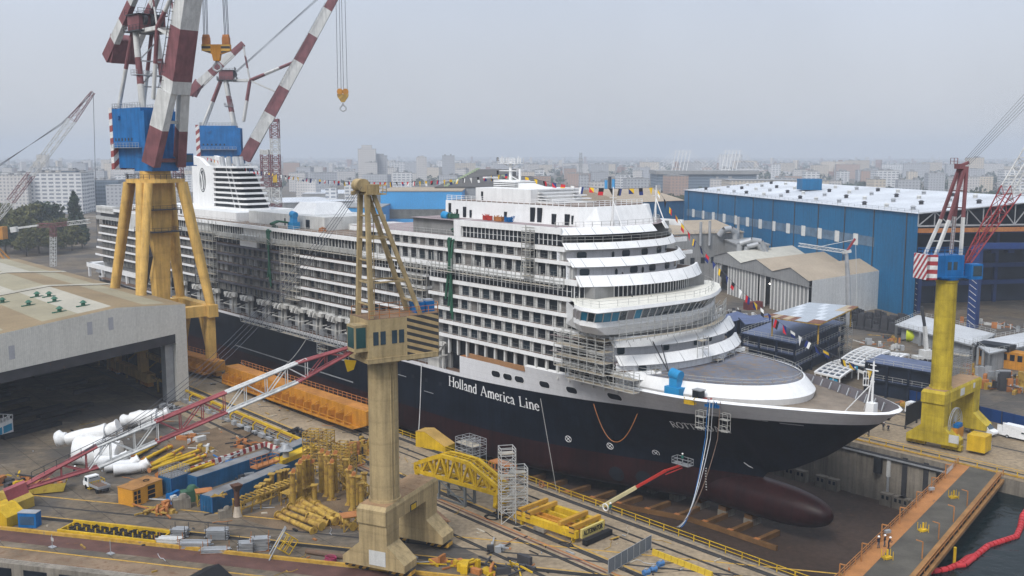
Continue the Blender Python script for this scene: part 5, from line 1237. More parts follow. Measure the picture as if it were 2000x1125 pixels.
# cream shed at the left; plan is a parallelogram: roof edge along the dock, facade skewed
C0 = P(370, 778); zc_ = zat(C0, 594)
fd = Vector((-math.sin(math.radians(30.4)), -math.cos(math.radians(30.4)), 0)); ax = Vector((A2.x, A2.y, 0))
back = 128.0
sh = thing('shed', 'big open cream shed with tan and pale green roof', 'shed', C0)
S = lambda s, t, z: Vector((C0.x, C0.y, 0)) + fd*s + ax*t + Vector((0,0,z))
wd = 74
prof = [(0,zc_),(18,zc_+1.6),(50,zc_-.2),(wd,zc_+.8)]
def zr(s): return interp(prof, s)
mb = MB()     # fascia over the opening
ss = [0,4,10,18,26,34,42,50,62,wd]
mb.strip([S(s,0,zr(s)) for s in ss], [S(s,0,zc_-6.2-.02*s) for s in ss]); mb.strip([S(s,0,zc_-6.2-.02*s) for s in ss], [S(s,1.0,zc_-6.2-.02*s) for s in ss]); mb.strip([S(s,1.0,zc_-6.2) for s in ss], [S(s,1.0,zr(s)) for s in ss])
mb.build('fascia', SHEDW, sh, FW)
mb = MB(); mb.strip([S(s,.15,zc_-6.22-.02*s) for s in ss], [S(s,.15,zc_-8.3-.02*s) for s in ss]); mb.strip([S(s,.15,zc_-8.3-.02*s) for s in ss], [S(s,1.1,zc_-8.3-.02*s) for s in ss]); mb.build('lintel_beam', DSTEEL, sh, FW)
mb = MB()
for a, b in ((0,3.1),): mb.add([S(a,-.02,0),S(b,-.02,0),S(b,-.02,zc_-6.2),S(a,-.02,zc_-6.2),S(a,3,0),S(b,3,0),S(b,3,zc_-6.2),S(a,3,zc_-6.2)], [(0,1,2,3),(4,7,6,5),(0,3,7,4),(1,5,6,2)])
mb.build('corner_pillar', SHEDW, sh, FW)
mb = MB(); mb.add([S(3.2,1.5,0),S(5.4,1.5,0),S(5.4,4,0),S(3.2,4,0),S(3.2,1.5,zc_-8),S(5.4,1.5,zc_-8),S(5.4,4,zc_-8),S(3.2,4,zc_-8)], [(0,1,5,4),(1,2,6,5),(3,7,6,2),(0,4,7,3)]); mb.build('door_track_post', STEEL, sh, FW)
mb = MB(); mb.strip([S(.0,t,zc_-.02) for t in (0,back)], [S(.0,t,0) for t in (0,back)]); mb.build('side_wall', SHEDW, sh, FW)
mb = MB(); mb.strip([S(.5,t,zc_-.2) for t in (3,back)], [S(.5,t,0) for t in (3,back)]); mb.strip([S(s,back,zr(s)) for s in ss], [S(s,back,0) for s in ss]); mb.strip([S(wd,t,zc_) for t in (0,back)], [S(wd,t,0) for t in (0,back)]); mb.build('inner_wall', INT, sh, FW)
for k in range(9):
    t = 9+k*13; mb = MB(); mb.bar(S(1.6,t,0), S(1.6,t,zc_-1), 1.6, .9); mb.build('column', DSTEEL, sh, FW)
mb = MB(); mb.bar(S(2.2,4,zc_-14), S(2.2,back,zc_-14), .9, 1.2); mb.bar(S(3.0,4,3.0), S(3.0,back,3.0), .4, .5)
for k in range(18): mb.bar(S(3.0,5+k*6.5,0), S(3.0,5+k*6.5,3), .4); mb.bar(S(2.2,5+k*6.5,zc_-14), S(2.2,11.5+k*6.5,zc_-17), .25)
mb.build('crane_girder', TANK, sh, FW)
for s, t, z in ((12,40,16),(10,22,11.5),(2.6,30,10),(26,60,14)):
    mb = MB(); mb.ball(S(s,t,z), .22, 6, 4); mb.build('lamp', LAMP, sh, FW)
# roof in broad sheets of three tones
mb = MB(); ts = [0, 3.0, 44, 47, 80, 83, back]
for i in range(len(ss)-1):
    for j in range(len(ts)-1):
        mb.mi = [0,0,0,1,1,2,0,0,1,2][(i*2+0) % 10] if j > 0 else 0
        mb.mi = 0 if j == 0 or i == 0 else (1 if i in (1,) else 0 if i == 2 else 2 if i in (3,) else 1 if i in (4,6) else 0)
        if j in (3,5) and i: mb.mi = (1,0,1,2,1,0,1,2,1,0)[(i+j) % 10]
        if j in (2,4): mb.mi = 2
        n_ = .0 if j not in (2,4) else .12
        mb.add([S(ss[i],ts[j],zr(ss[i])+n_), S(ss[i+1],ts[j],zr(ss[i+1])+n_), S(ss[i+1],ts[j+1],zr(ss[i+1])+n_), S(ss[i],ts[j+1],zr(ss[i])+n_)], [(0,1,2,3)])
mb.build('roof', [ROOFA, ROOFB, ROOFC], sh, FW)
for s, t in ((22,10),(24.5,22),(23,30),(25,33),(28,9),(30,24),(33,34)):
    mb = MB(); c = S(s,t,zr(s)); mb.tube(c, c+Vector((0,0,.7)), .45, n=8); mb.tube(c+Vector((0,0,.7)), c+Vector((0,0,1.2)), .8, .2, n=8); mb.bar(c-fd*1.6, c+fd*1.6, .5, .3); mb.build('roof_vent', mat('green vent paint', (.04,.12,.08), .6), sh, FW)
for s, z in ((24,zc_-3),(19,zc_-2.8),(41,zc_-5)):
    mb = MB(); a, b = S(s,-.03,z), S(s+1.2,-.03,z); mb.add([a,b,b+Vector((0,0,2.6)),a+Vector((0,0,2.6))], [(0,1,2,3)]); mb.build('cladding_patch', mat('grey patch', (.36,.36,.38), .6), sh, FW)
# huge blue shed at the right
def wallmb(a, b, z0, z1): m = MB(); m.add([(a.x,a.y,z0),(b.x,b.y,z0),(b.x,b.y,z1),(a.x,a.y,z1)], [(0,1,2,3)]); return m
Cb = P(1783, 622); zb = zat(Cb, 418); E0 = P(1337, 371.5, zb)
ux = (Vector((E0.x,E0.y,0)) - Vector((Cb.x,Cb.y,0))); LB = ux.length; ux.normalize(); uy = Vector((ux.y,-ux.x,0)); uy = uy if uy.x > 0 else -uy
bs_ = thing('shed', 'huge bright blue shipyard shed with pale metal roof on the far quay', 'shed', Cb)
B_ = lambda s, t, z: Vector((Cb.x,Cb.y,0)) + ux*s + uy*t + Vector((0,0,z))
WB = 108
mb = MB(); mb.strip([B_(0,0,zb),B_(LB,0,zb)], [B_(0,0,0),B_(LB,0,0)]); mb.build('side_wall', SHEDBLUE, bs_, FW)
mb = MB(); mb.strip([B_(LB,0,zb),B_(LB,WB/2,zb+4),B_(LB,WB,zb)], [B_(LB,0,0),B_(LB,WB/2,0),B_(LB,WB,0)]); mb.strip([B_(0,WB,zb),B_(LB,WB,zb)], [B_(0,WB,0),B_(LB,WB,0)]); mb.build('back_wall', SHEDBLUE, bs_, FW)
mb = MB(); mb.strip([B_(-1,-.8,zb+.15),B_(LB,-.8,zb+.15)], [B_(-1,WB/2,zb+4.6),B_(LB,WB/2,zb+4.6)]); mb.strip([B_(-1,WB/2,zb+4.6),B_(LB,WB/2,zb+4.6)], [B_(-1,WB+.8,zb),B_(LB,WB+.8,zb)]); mb.build('roof', ROOFW, bs_, FW)
for k in range(11):
    s = LB*(.03+.094*k) ; mb = MB(); mb.bar(B_(s,-.12,0), B_(s,-.12,zb), .5, .24); mb.build('wall_joint', CBLUE if 0 else DSTEEL, bs_, FW)
zw = zat(B_(LB*.2,0,0), 466)
mb = MB(); mb.add([B_(LB*.12,-.1,zb*.62),B_(LB*.98,-.1,zb*.62),B_(LB*.98,-.1,zb*.72),B_(LB*.12,-.1,zb*.72)], [(0,1,2,3)]); mb.build('window_band', mat('dusty window band', (.10,.16,.23), .4, var=.3), bs_, FW)
for k in range(13):
    s = LB*(.17+.063*k); mb = MB(); mb.add([B_(s,-.2,zb*.61),B_(s+3.4,-.2,zb*.61),B_(s+3.4,-.2,zb*.73),B_(s,-.2,zb*.73)], [(0,1,2,3)]); mb.build('window_panel', PALEC, bs_, FW)
for k in range(12):
    for j in range(4):
        s, t = LB*(.05+.08*k)+R.uniform(-2,2), 6+j*12; z = zb+.15+4.4*t/(WB/2)
        mb = MB(); c = B_(s,t,z); mb.tube(c, c+Vector((0,0,1.0)), .8, n=7); mb.tube(c+Vector((0,0,1.0)), c+Vector((0,0,1.5)), 1.2, .5, n=7); mb.build('roof_vent', [STEEL, WHITE2, DSTEEL][(k+j) % 3], bs_, FW)
mb = MB(); mb.rail([B_(0,0,zb+.2),B_(LB,0,zb+.2)], 1.1, .09, 4); mb.build('railing', STEEL, bs_, FW)
mb = MB()      # open gable: roof truss and dark bays
for k in range(18):
    a, b = WB*k/18, WB*(k+1)/18; za, zb_ = zb+.2+8.2*min(a,WB-a)/WB, zb+.2+8.2*min(b,WB-b)/WB
    mb.bar(B_(0,a,za), B_(0,b,zb_), .5); mb.bar(B_(0,a,zb-4), B_(0,b,zb-4), .5); mb.bar(B_(0,a,za if k%2 else zb-4), B_(0,b,zb-4 if k%2 else zb_), .3); mb.bar(B_(0,a,zb-4), B_(0,a,za), .3)
mb.build('gable_truss', STEEL, bs_, FW)
mb = MB(); mb.strip([B_(30,0.5,zb-.5),B_(30,WB-.5,zb-.5)], [B_(30,.5,0),B_(30,WB-.5,0)]); mb.strip([B_(0,.4,zb-.5),B_(LB,.4,zb-.5)],[B_(0,.4,0),B_(LB,.4,0)]); mb.build('inner_wall', mat('dark blue interior', (.012,.02,.04), .8, var=.4, sc=.1), bs_, FW)
for k in range(5):
    t = 4+k*24; mb = MB(); mb.bar(B_(29.4,t,0), B_(29.4,t,zb-5), 2, 1.2); mb.build('column', mat('deep blue steel', (.012,.035,.13), .6), bs_, FW)
mb = MB()
for k in range(4): z = zb*(.22+.18*k); mb.bar(B_(27,2,z), B_(27,WB-2,z), 1.0, 1.6)
for k in range(14): mb.cbox(B_(28.5, 8+k*7, zb*.55), (2.4,2.4,2.0))
mb.build('crane_girder', mat('deep blue steel', (.012,.035,.13), .6), bs_, FW)
mb = MB(); mb.bar(B_(-.6,0,zb-5.5), B_(-.6,WB,zb-5.5), 1.2, 1.4); mb.build('crane_girder', OXIDE, bs_, FW)
mb = MB(); mb.cbox(B_(LB*.62,30,zb+5.5), (9,9,5)); mb.build('roof_house', SHEDBLUE, bs_, FW)
for i, (px, py) in enumerate(((1899,640),(1786,612))):      # blue lattice columns that stand free of the shed
    b = P(px, py); zt_ = zat(b, 480 if i == 0 else 505); t = thing('lattice_column', ('deep blue lattice column standing right of the yellow pillar', 'deep blue column at the near corner of the blue shed')[i], 'column', b, RZ)
    mb = MB(); mb.box(-1.4,1.4,-1.2,1.2,0,zt_); mb.build('column', mat('deep blue steel', (.012,.035,.13), .6), t)
    mb = MB()
    for k in range(10): z = 1+k*1.9; mb.bar((-1.1,1.26,z),(1.1,1.26,z+1.5),.35,.1)
    mb.build('lacing', WHITE2, t)
    mb = MB(); mb.bar((0,0,zt_), (30*(-1 if i else -1),-26,zt_+.5), 1.2, 1.8) if i == 0 else mb.box(-1.6,1.6,-1.4,1.4,zt_,zt_+.6); mb.build('beam', mat('deep blue steel', (.012,.035,.13), .6), t)
# grey hall with three low gables and sliding doors
Ch = P(1583, 628); zh = zat(Ch, 548)
hr = P(1712, 603); hx = Vector((hr.x-Ch.x, hr.y-Ch.y, 0)).normalized()
fl = P(1399, 493, zh+1.5); hy_ = Vector((fl.x-Ch.x, fl.y-Ch.y, 0)); WH = hy_.length; hy_.normalize()
hall = thing('hall', 'grey hall with three low gables and tall sliding doors behind the bow', 'hall', Ch)
Hh = lambda s, t, z: Vector((Ch.x,Ch.y,0)) + hx*s + hy_*t + Vector((0,0,z))
LH = 62; LF = WH
mb = MB(); mb.strip([Hh(0,0,zh),Hh(LH,0,zh)], [Hh(0,0,0),Hh(LH,0,0)]); mb.build('side_wall', PALEC, hall, FW)
mb = MB(); mb.strip([Hh(LH-8,-.15,zh-.6),Hh(LH-.5,-.15,zh-.6)], [Hh(LH-8,-.15,0),Hh(LH-.5,-.15,0)]); mb.strip([Hh(LH,0,zh),Hh(LH,LF,zh)], [Hh(LH,0,0),Hh(LH,LF,0)]); mb.build('end_wall', mat('blue grey cladding', (.25,.30,.35), .6, seam=('H',.8,.1), streak=.3), hall, FW)
ng = 3
pr2 = [(0,zh)] + sum([[(LF*(k+.5)/ng, zh+3.0),(LF*(k+1)/ng, zh+.2)] for k in range(ng)], [])
for k in range(ng):
    a, m_, b = pr2[2*k], pr2[2*k+1], pr2[2*k+2]
    mb = MB(); mb.strip([Hh(-2,a[0],a[1]),Hh(LH,a[0],a[1])], [Hh(-2,m_[0],m_[1]),Hh(LH,m_[0],m_[1])]); mb.strip([Hh(-2,m_[0],m_[1]),Hh(LH,m_[0],m_[1])], [Hh(-2,b[0],b[1]),Hh(LH,b[0],b[1])]); mb.build('roof', [TANR, TANR, mat('cream hall roof', (.44,.42,.36), .8, var=.1, seam=('X',1.4,.1))][k], hall, FW)
mb = MB(); mb.strip([Hh(-1.6,t,z) for t, z in pr2], [Hh(-1.6,t,zh-2.2) for t, z in pr2]); mb.strip([Hh(-1.6,t,zh-2.2) for t, z in pr2], [Hh(.5,t,zh-2.2) for t, z in pr2]); mb.build('fascia', GREYC, hall, FW)
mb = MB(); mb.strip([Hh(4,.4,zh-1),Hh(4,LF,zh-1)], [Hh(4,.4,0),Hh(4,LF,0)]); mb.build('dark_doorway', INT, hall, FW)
for a, b in ((.02,.36),(.42,.47),(.5,.83),(.93,1.0)):
    mb = MB(); mb.strip([Hh(-.6,LF*a,zh-2.2),Hh(-.6,LF*b,zh-2.2)], [Hh(-.6,LF*a,0),Hh(-.6,LF*b,0)]); mb.build('sliding_door', GREYC, hall, FW)
    n = int((b-a)*LF/2.6)
    for k in range(n+1): mb = MB(); mb.bar(Hh(-.75,LF*(a+(b-a)*k/max(1,n)),0), Hh(-.75,LF*(a+(b-a)*k/max(1,n)),zh-2.3), .35); mb.build('door_rib', PALEC, hall, FW)
mb = MB(); mb.ball(Hh(0,LF*.385,zh-5), .25, 6, 4); mb.build('lamp', LAMP, hall, FW)
# plain gabled or flat buildings placed by sight line: left edge px, right edge px, top px, ground distance, depth
def simple_hall(name, label, x0, x1, y1, d, depth, wm_, rm, rise=0.0, cat='building', extra=None, ang=0.0, base=None):
    a, b = PD(x0, y1, d), PD(x1, y1, d*(1+ang)); z = a.z; ux_ = Vector((b.x-a.x, b.y-a.y, 0)); L_ = ux_.length; ux_.normalize(); uy_ = Vector((-ux_.y, ux_.x, 0)); uy_ = uy_ if uy_.y > 0 else -uy_
    rz = math.atan2(ux_.y, ux_.x); t = thing(name, label, cat, (a.x, a.y, 0), rz)
    mb = MB(); mb.box(0,L_,0,depth,0,z-(.01 if not rise else 0)); mb.build('wall', wm_, t)
    mb = MB()
    if rise: mb.add([(-.5,-.5,z),(L_+.5,-.5,z),(L_+.5,depth/2,z+rise),(-.5,depth/2,z+rise),(L_+.5,depth+.5,z),(-.5,depth+.5,z)], [(0,1,2,3),(3,2,4,5),(0,3,5),(1,4,2)])
    else: mb.box(-.4,L_+.4,-.4,depth+.4,z-.3,z+.3)
    mb.build('roof', rm, t)
    if extra: extra(t, L_, depth, z)
    return t, L_, z
DROOF = mat('dark bitumen roof', (.075,.068,.06), .9, var=.2, sc=.05)
def band_(t, L, D, z): mb = MB(); mb.box(0,L,-.12,0,z*.42,z*.62); mb.build('window_band', mat('grey window strip', (.12,.12,.11), .5, var=.3), t)
simple_hall('hall', 'bright light blue hall behind the ship amidships', 743, 902, 373, 640, 60, LBLUE, TANR, 0, 'hall', band_)
simple_hall('hall', 'low light blue hall right behind the white deckhouse', 610, 745, 405, 600, 50, LBLUE, GREYC, 0, 'hall')
def mono(t, L, D, z):
    mb = MB(); mb.add([(L*.1,8,z+.4),(L*.55,8,z+.4),(L*.8,D,z+10),(L*.35,D,z+10),(L*.55,8,z+.3),(L*.8,D,z)],[(0,1,2,3),(1,5,2),(1,4,5)]); mb.build('roof_light', DROOF, t)
    for k in range(14): q_ = k/13; mb = MB(); mb.cbox((L*(.1+.25*q_), 8+(D-8)*q_, z+.9+9.6*q_), (3,1.6,1.0)); mb.build('roof_vent', mat('moss green vent', (.33,.40,.24), .8), t)
simple_hall('hall', 'blue hall with dark ridged roof behind the ship mast', 1052, 1196, 388, 600, 150, LBLUE, TANR, 0, 'hall', mono, .02)
simple_hall('hall', 'dark roofed hall left of the ship mast', 850, 1050, 366, 680, 140, GREYC, DROOF, 0, 'hall', mono)
for i, px in enumerate((1183,1190,1197)):
    b = PD(px, 420, 560); t = single('chimney', MB().tube((0,0,0),(0,0,PD(px,(352,345,350)[i],560).z),.9,n=10), LBLUE if i != 1 else DSTEEL, 'slim %s chimney at the end of the blue hall' % ('left light blue','middle dark','right light blue')[i], 'chimney', (b.x,b.y,0), 0, 'chimneys at the end of the blue hall')
simple_hall('hall', 'blue hall with beige roof left of the huge blue shed', 1222, 1336, 396, 520, 60, SHEDBLUE, TANR, 6, 'hall', None, .05)
def duct(t, L, D, z):
    mb = MB(); mb.path([(L*.62,-1,z-1),(L*.66,-2.5,z+1.5),(L*.75,-3,z+2),(L*.82,-3,z),(L*.82,-3,z-7)], 1.3, 8); mb.build('duct', STEEL, t)
    for f in (.35,.48,.9): mb = MB(); mb.tube((L*f,-1,z-5),(L*f,-1,z+4+f*3),.6,n=8); mb.build('vent_pipe', STEEL, t)
    mb = MB(); mb.rail([(0,0,z+.3),(L,0,z+.3)],1.1,.09,2.5); mb.build('railing', STEEL, t)
    for k in range(6): mb = MB(); mb.box(L*(.08+.15*k),L*(.08+.15*k)+2,-.1,0,z*.4,z*.52); mb.build('window', DARK, t)
simple_hall('workshop', 'grey workshop with beige roof between the bow and the blue shed', 1318, 1452, 458, 415, 46, GREYC, TANR, 4, 'workshop', duct, .03)
def duct2(t, L, D, z): mb = MB(); mb.path([(L*.05,-1,z-6),(L*.05,-1.5,z+.5),(L*.4,-2,z+2),(L*.7,-2,z+1.4),(L*.95,-2,z-5)], 1.2, 8); mb.path([(L*.2,-3,z-6),(L*.25,-3,z-.5),(L*.6,-3,z+.5),(L*.85,-3,z-5)], 1.0, 8); mb.build('duct', STEEL, t)
simple_hall('workshop', 'low grey annex wrapped in silver ducts against the blue shed', 1440, 1502, 478, 400, 30, GREYC, GREYC, 0, 'workshop', duct2)
simple_hall('hall', 'long pale roofed grey hall left of the light blue halls', 555, 690, 396, 860, 90, GREYC, ROOFW, 0, 'hall', None, .04)
simple_hall('hall', 'low white roofed hall beyond the long grey hall', 590, 735, 378, 1100, 110, GREYC, ROOFW, 0, 'hall')
# ---------------------------------------------------------------- the town beyond
def townmat(name, wall_, win, sx, sz, fill=.5):
    if name in MC: return MC[name]
    m = bpy.data.materials.new(name); m.use_nodes = True; nt = m.node_tree; N = nt.nodes; L = nt.links; b = N['Principled BSDF']; b.inputs['Roughness'].default_value = .8
    tc = N.new('ShaderNodeTexCoord'); sp = N.new('ShaderNodeSeparateXYZ'); L.new(tc.outputs['Object'], sp.inputs[0])
    def m2(op, a, c):
        n = N.new('ShaderNodeMath'); n.operation = op
        for i, v in enumerate((a, c)):
            if v is None: continue
            if hasattr(v, 'links'): L.new(v, n.inputs[i])
            else: n.inputs[i].default_value = v
        return n.outputs[0]
    h_ = m2('ADD', sp.outputs[0], sp.outputs[1])
    fx = m2('LESS_THAN', m2('FRACT', m2('MULTIPLY', h_, 1/sx), None), fill); fz = m2('LESS_THAN', m2('FRACT', m2('MULTIPLY', sp.outputs[2], 1/sz), None), .5)
    gm = N.new('ShaderNodeNewGeometry'); sn = N.new('ShaderNodeSeparateXYZ'); L.new(gm.outputs['Normal'], sn.inputs[0])
    f = m2('MULTIPLY', m2('MULTIPLY', fx, fz), m2('LESS_THAN', m2('ABSOLUTE', sn.outputs[2], None), .5))
    mx = N.new('ShaderNodeMix'); mx.data_type = 'RGBA'; L.new(f, mx.inputs[0]); mx.inputs[6].default_value = (*wall_,1); mx.inputs[7].default_value = (*win,1); L.new(mx.outputs[2], b.inputs['Base Color'])
    MC[name] = m; return m
TW_ = [townmat('pale render flats', (.50,.48,.46), (.24,.25,.27), 3.2, 3.1), townmat('cream flats', (.50,.44,.36), (.26,.25,.24), 4.0, 3.0), townmat('grey flats', (.36,.37,.39), (.20,.21,.23), 3.5, 3.2), townmat('brick flats', (.36,.25,.20), (.22,.20,.19), 3.6, 3.0), townmat('white offices', (.58,.58,.58), (.20,.22,.25), 6.0, 3.4, .7), townmat('glass offices', (.13,.17,.22), (.05,.08,.11), 2.4, 3.6, .8)]  # most windows lightened: part of the distance haze is painted into the colours
TN = ['pale', 'cream', 'grey', 'brick red', 'white', 'dark glazed']
TR = [mat('town tile roof', (.22,.12,.085), .9, var=.2), mat('town flat roof', (.25,.25,.25), .9, var=.15)]
def tblock(px, py_top, d, wpx, depth, k, label, setback=0, rz=None):
    p = PD(px, py_top, d); w_ = wpx*d/F; h_ = max(5, p.z); rz = R.uniform(-.35,.35) if rz is None else rz
    t = thing('town_building', label, 'building', (p.x,p.y,0), rz)
    mb = MB(); mb.box(-w_/2,w_/2,0,depth,0,h_)
    if setback: mb.box(-w_*.3,w_*.28,depth*.2,depth*.7,h_,h_+setback)
    mb.build('wall', TW_[k], t)
    mb = MB(); mb.mi = 1
    for j in range(3): q_ = R.uniform(-.4,.3)*w_; mb.box(q_, q_+R.uniform(1.5,4), depth*R.uniform(.1,.4), depth*R.uniform(.5,.8), h_, h_+R.uniform(1,3.2))
    mb.mi = 0
    if k in (1,3) and h_ < 16: mb.add([(-w_/2-.4,-.4,h_),(w_/2+.4,-.4,h_),(w_/2+.4,depth+.4,h_),(-w_/2-.4,depth+.4,h_),(-w_/2+1,depth/2,h_+3),(w_/2-1,depth/2,h_+3)], [(0,1,5,4),(2,3,4,5),(1,2,5),(3,0,4)]); mb.mi = 0
    else: mb.mi = 1; mb.box(-w_/2-.2,w_/2+.2,-.2,depth+.2,h_,h_+.4)
    mb.build('roof', TR, t)
    return t
# blocks one can pick out
for a in ((716,291,1500,34,18,0,'tall pale tower block on the skyline above the bunting',6),(742,304,1520,26,18,2,'grey tower block just right of the tall pale tower',3),(876,304,1750,24,18,2,'slim grey tower block right of the town centre skyline',0),(823,307,1700,20,16,0,'small pale tower left of the slim grey tower',2),(724,318,1460,24,20,0,'lower pale block in front of the tall tower',0),
          (80,338,900,150,18,4,'long white slab of flats at the far left',0),(20,342,890,62,20,0,'pale flats with vertical bands at the left edge',0),(133,334,920,26,22,5,'dark narrow office block beside the white slab',0),(158,336,930,24,18,4,'white stair block right of the dark office',0),(200,352,960,60,25,5,'glazed grey office block left of the nearest crane',0),(232,362,880,50,22,2,'low grey block beside the nearest crane',0)):
    tblock(a[0],a[1],a[2],a[3],a[4],a[5],a[6],a[7],0.08)
# stadium-like hall with white masts and stays
def stays(t, L, D, z):
    mb = MB()
    for c in (.22,.72):
        for k in range(5): x = L*c+(k-2)*4.5; mb.bar((x,2,z),(x+5,2,z+26),.8); mb.bar((x+5,2,z+26),(x-26,4,z+1),.3); mb.bar((x+5,2,z+26),(x+34,4,z+1),.3)
    mb.build('mast', WHITE, t)
    mb = MB(); mb.box(-2,L*1.02,-3,D,z-4,z+.5); mb.build('roof_slab', GREYC, t)
simple_hall('office_hall', 'wide grey glazed hall with white masts and stays on the skyline', 1284, 1478, 334, 1250, 60, TW_[5], GREYC, 0, 'building', stays)
simple_hall('office_hall', 'low cream office range in front of the glazed hall', 1425, 1620, 352, 1050, 40, TW_[1], TR[1], 0, 'building')
b = PD(1134, 345, 1300); t = thing('radio_mast', 'grey lattice radio mast above the dark hall roofs', 'mast', (b.x,b.y,0)); zt_ = PD(1134,298,1300).z; mb = MB(); mb.lattice((0,0,0),(0,0,zt_),2.6,2.6,1.2,1.2,12,.35,.2); mb.build('mast_lattice', STEEL, t)
for py in (312, 322): mb = MB(); mb.cbox((0,0,PD(1134,py,1300).z),(5,5,4)); mb.build('aerial', STEEL, t)
b = PD(1630, 345, 1500); t = thing('radio_mast', 'thin grey mast on the skyline above the blue shed', 'mast', (b.x,b.y,0)); mb = MB(); mb.tube((0,0,0),(0,0,PD(1630,312,1500).z),1.2,.5); mb.build('pole', STEEL, t)
for i, px in enumerate((-8, 60, 230)):
    p = PD(px+60, 458, 640)
p0, p1 = PD(150, 424, 700), PD(420, 432, 640)
mb = MB(); mb.bar(p0, p1, 9, 1.6); 
for k in range(9): q_ = p0.lerp(p1, (k+.5)/9); mb.bar(Vector((q_.x,q_.y,0)), q_, 1.6)
single('road_viaduct', mb, CONCR, 'grey road viaduct crossing behind the ship stern', 'viaduct', (p0.x,p0.y,0), 0, None, FW)
# the rest of the town, nearest first; each block is its own thing
adj = ['low','long','narrow','squat','small','plain','stepped','broad']
land_ = lambda x: 'beyond the cream shed' if x < 250 else 'between the two big cranes' if x < 470 else 'behind the bunting by the funnel' if x < 700 else 'behind the light blue hall' if x < 900 else 'behind the ship mast' if x < 1150 else 'left of the masted hall' if x < 1290 else 'behind the masted hall' if x < 1480 else 'above the blue shed roof' if x < 1700 else 'above the yellow crane'
rows_ = [(900,364,20),(1100,350,22),(1350,341,26),(1650,333,28),(2000,326,30),(2500,320,28)]
cnt = {}
for d, yt, n in rows_:
    for k in range(n):
        px = (k+.5)/n*2050 - 20 + R.uniform(-25,25)
        if d < 1300 and (px < 560 or 730 < px < 1000): continue
        if d < 1000 and px > 1300: continue
        kk = R.choice((0,0,1,1,2,2,3,4)); top_ = yt - R.uniform(-4, 9)*(1 if R.random() < .8 else 2); a_ = R.choice(adj)
        key = (TN[kk], a_, land_(px)); cnt[key] = cnt.get(key, 0)
        rw = ['nearest row','second row','third row','fourth row','fifth row','sixth row'][rows_.index((d,yt,n))]
        lab = '%s %s town block %s, %s' % (a_, TN[kk], land_(px), rw)
        tblock(px, top_, d*R.uniform(.93,1.07), R.uniform(16,50), R.uniform(12,24), kk, lab)['group'] = 'town blocks beyond the shipyard'
# town and woods too far off to count
mb = MB()
for k in range(2600):
    d = 2400*(1+3*R.random()**2); x = R.uniform(-.62,.62)*d; s = R.uniform(5,13); h = R.uniform(5,13) if R.random() < .93 else R.uniform(16,34)
    mb.mi = R.choice((0,0,1,2)); mb.cbox((x,d,h/2),(s*1.6,s,h),R.uniform(0,3))
o = mb.build('far_town', [TW_[0], TW_[1], TR[0]]); tag(o, 'faded rooftops of the far town under the haze', 'town', None, 'stuff')
# ================================================================= trees
def leafmat(name, c1, c2):
    m = bpy.data.materials.new(name); m.use_nodes = True; nt = m.node_tree; N = nt.nodes; L = nt.links; b = N['Principled BSDF']; b.inputs['Roughness'].default_value = .7; b.inputs['Specular IOR Level'].default_value = .15
    tc = N.new('ShaderNodeTexCoord'); n = N.new('ShaderNodeTexNoise'); n.inputs['Scale'].default_value = .45; n.inputs['Detail'].default_value = 4; L.new(tc.outputs['Object'], n.inputs['Vector'])
    r = N.new('ShaderNodeMapRange'); r.inputs[1].default_value = .35; r.inputs[2].default_value = .65; L.new(n.outputs['Fac'], r.inputs[0])
    mx = N.new('ShaderNodeMix'); mx.data_type = 'RGBA'; L.new(r.outputs[0], mx.inputs[0]); mx.inputs[6].default_value = (*c1,1); mx.inputs[7].default_value = (*c2,1); L.new(mx.outputs[2], b.inputs['Base Color'])
    return m
BARK = mat('bark', (.06,.045,.03), .9)
def leaves(mb, clumps, n, s):
    for c, r in clumps:
        for k in range(n):
            d = Vector((R.gauss(0,1),R.gauss(0,1),R.gauss(0,1))); d.normalize(); p = Vector(c) + Vector((d.x*r[0],d.y*r[1],d.z*r[2]))*R.uniform(.55,1.05)
            a = Vector((R.gauss(0,1),R.gauss(0,1),R.gauss(0,1))).normalized()*s*R.uniform(.6,1.3); b = a.cross(Vector((R.gauss(0,1),R.gauss(0,1),R.gauss(0,1)))).normalized()*s*R.uniform(.5,1.1)
            mb.add([p-a-b, p+a-b*.6, p+a*.7+b, p-a*.8+b*.8], [(0,1,2,3)])
def make_tree(label, h, w_, kind, m):
    t = thing('poplar_tree' if kind == 'poplar' else 'broadleaf_tree', label, 'tree', (0,0,0))
    mb = MB(); mb.tube((0,0,0),(.2,.1,h*.45),.45,.25,n=7)
    for k in range(6): a = k*1.1; mb.tube((.1,0,h*(.25+.03*k)),(math.cos(a)*w_*.3,math.sin(a)*w_*.3,h*(.55+.05*k)),.2,.06,n=5)
    mb.build('trunk', BARK, t)
    cl = []
    if kind == 'poplar':
        for k in range(16): z = h*(.12+.85*k/15); rr = w_*.5*math.sin(math.pi*min(1,(.12+.88*k/15)))**.6*.62+.3; cl.append(((R.uniform(-.5,.5),R.uniform(-.5,.5),z),(rr,rr,h*.07)))
        n = 85
    else:
        for k in range(36):
            a = R.uniform(0,6.28); q = R.uniform(0,1)**.5; z = h*R.uniform(.32,.92); rr = w_*.5*q*math.sin(math.pi*min(.98,(z/h)*.9+.06))**.5
            s = w_*R.uniform(.10,.2); cl.append(((math.cos(a)*rr,math.sin(a)*rr,z),(s,s,s*.75)))
        n = 85
    mb = MB(); leaves(mb, cl, n, .024*h+.1); mb.build('crown', m, t)
    return t
LG = leafmat('olive foliage', (.05,.058,.02), (.13,.125,.04)); LD_ = leafmat('dark foliage', (.018,.032,.016), (.045,.065,.028)); LP = leafmat('poplar foliage', (.016,.03,.018), (.04,.06,.03))
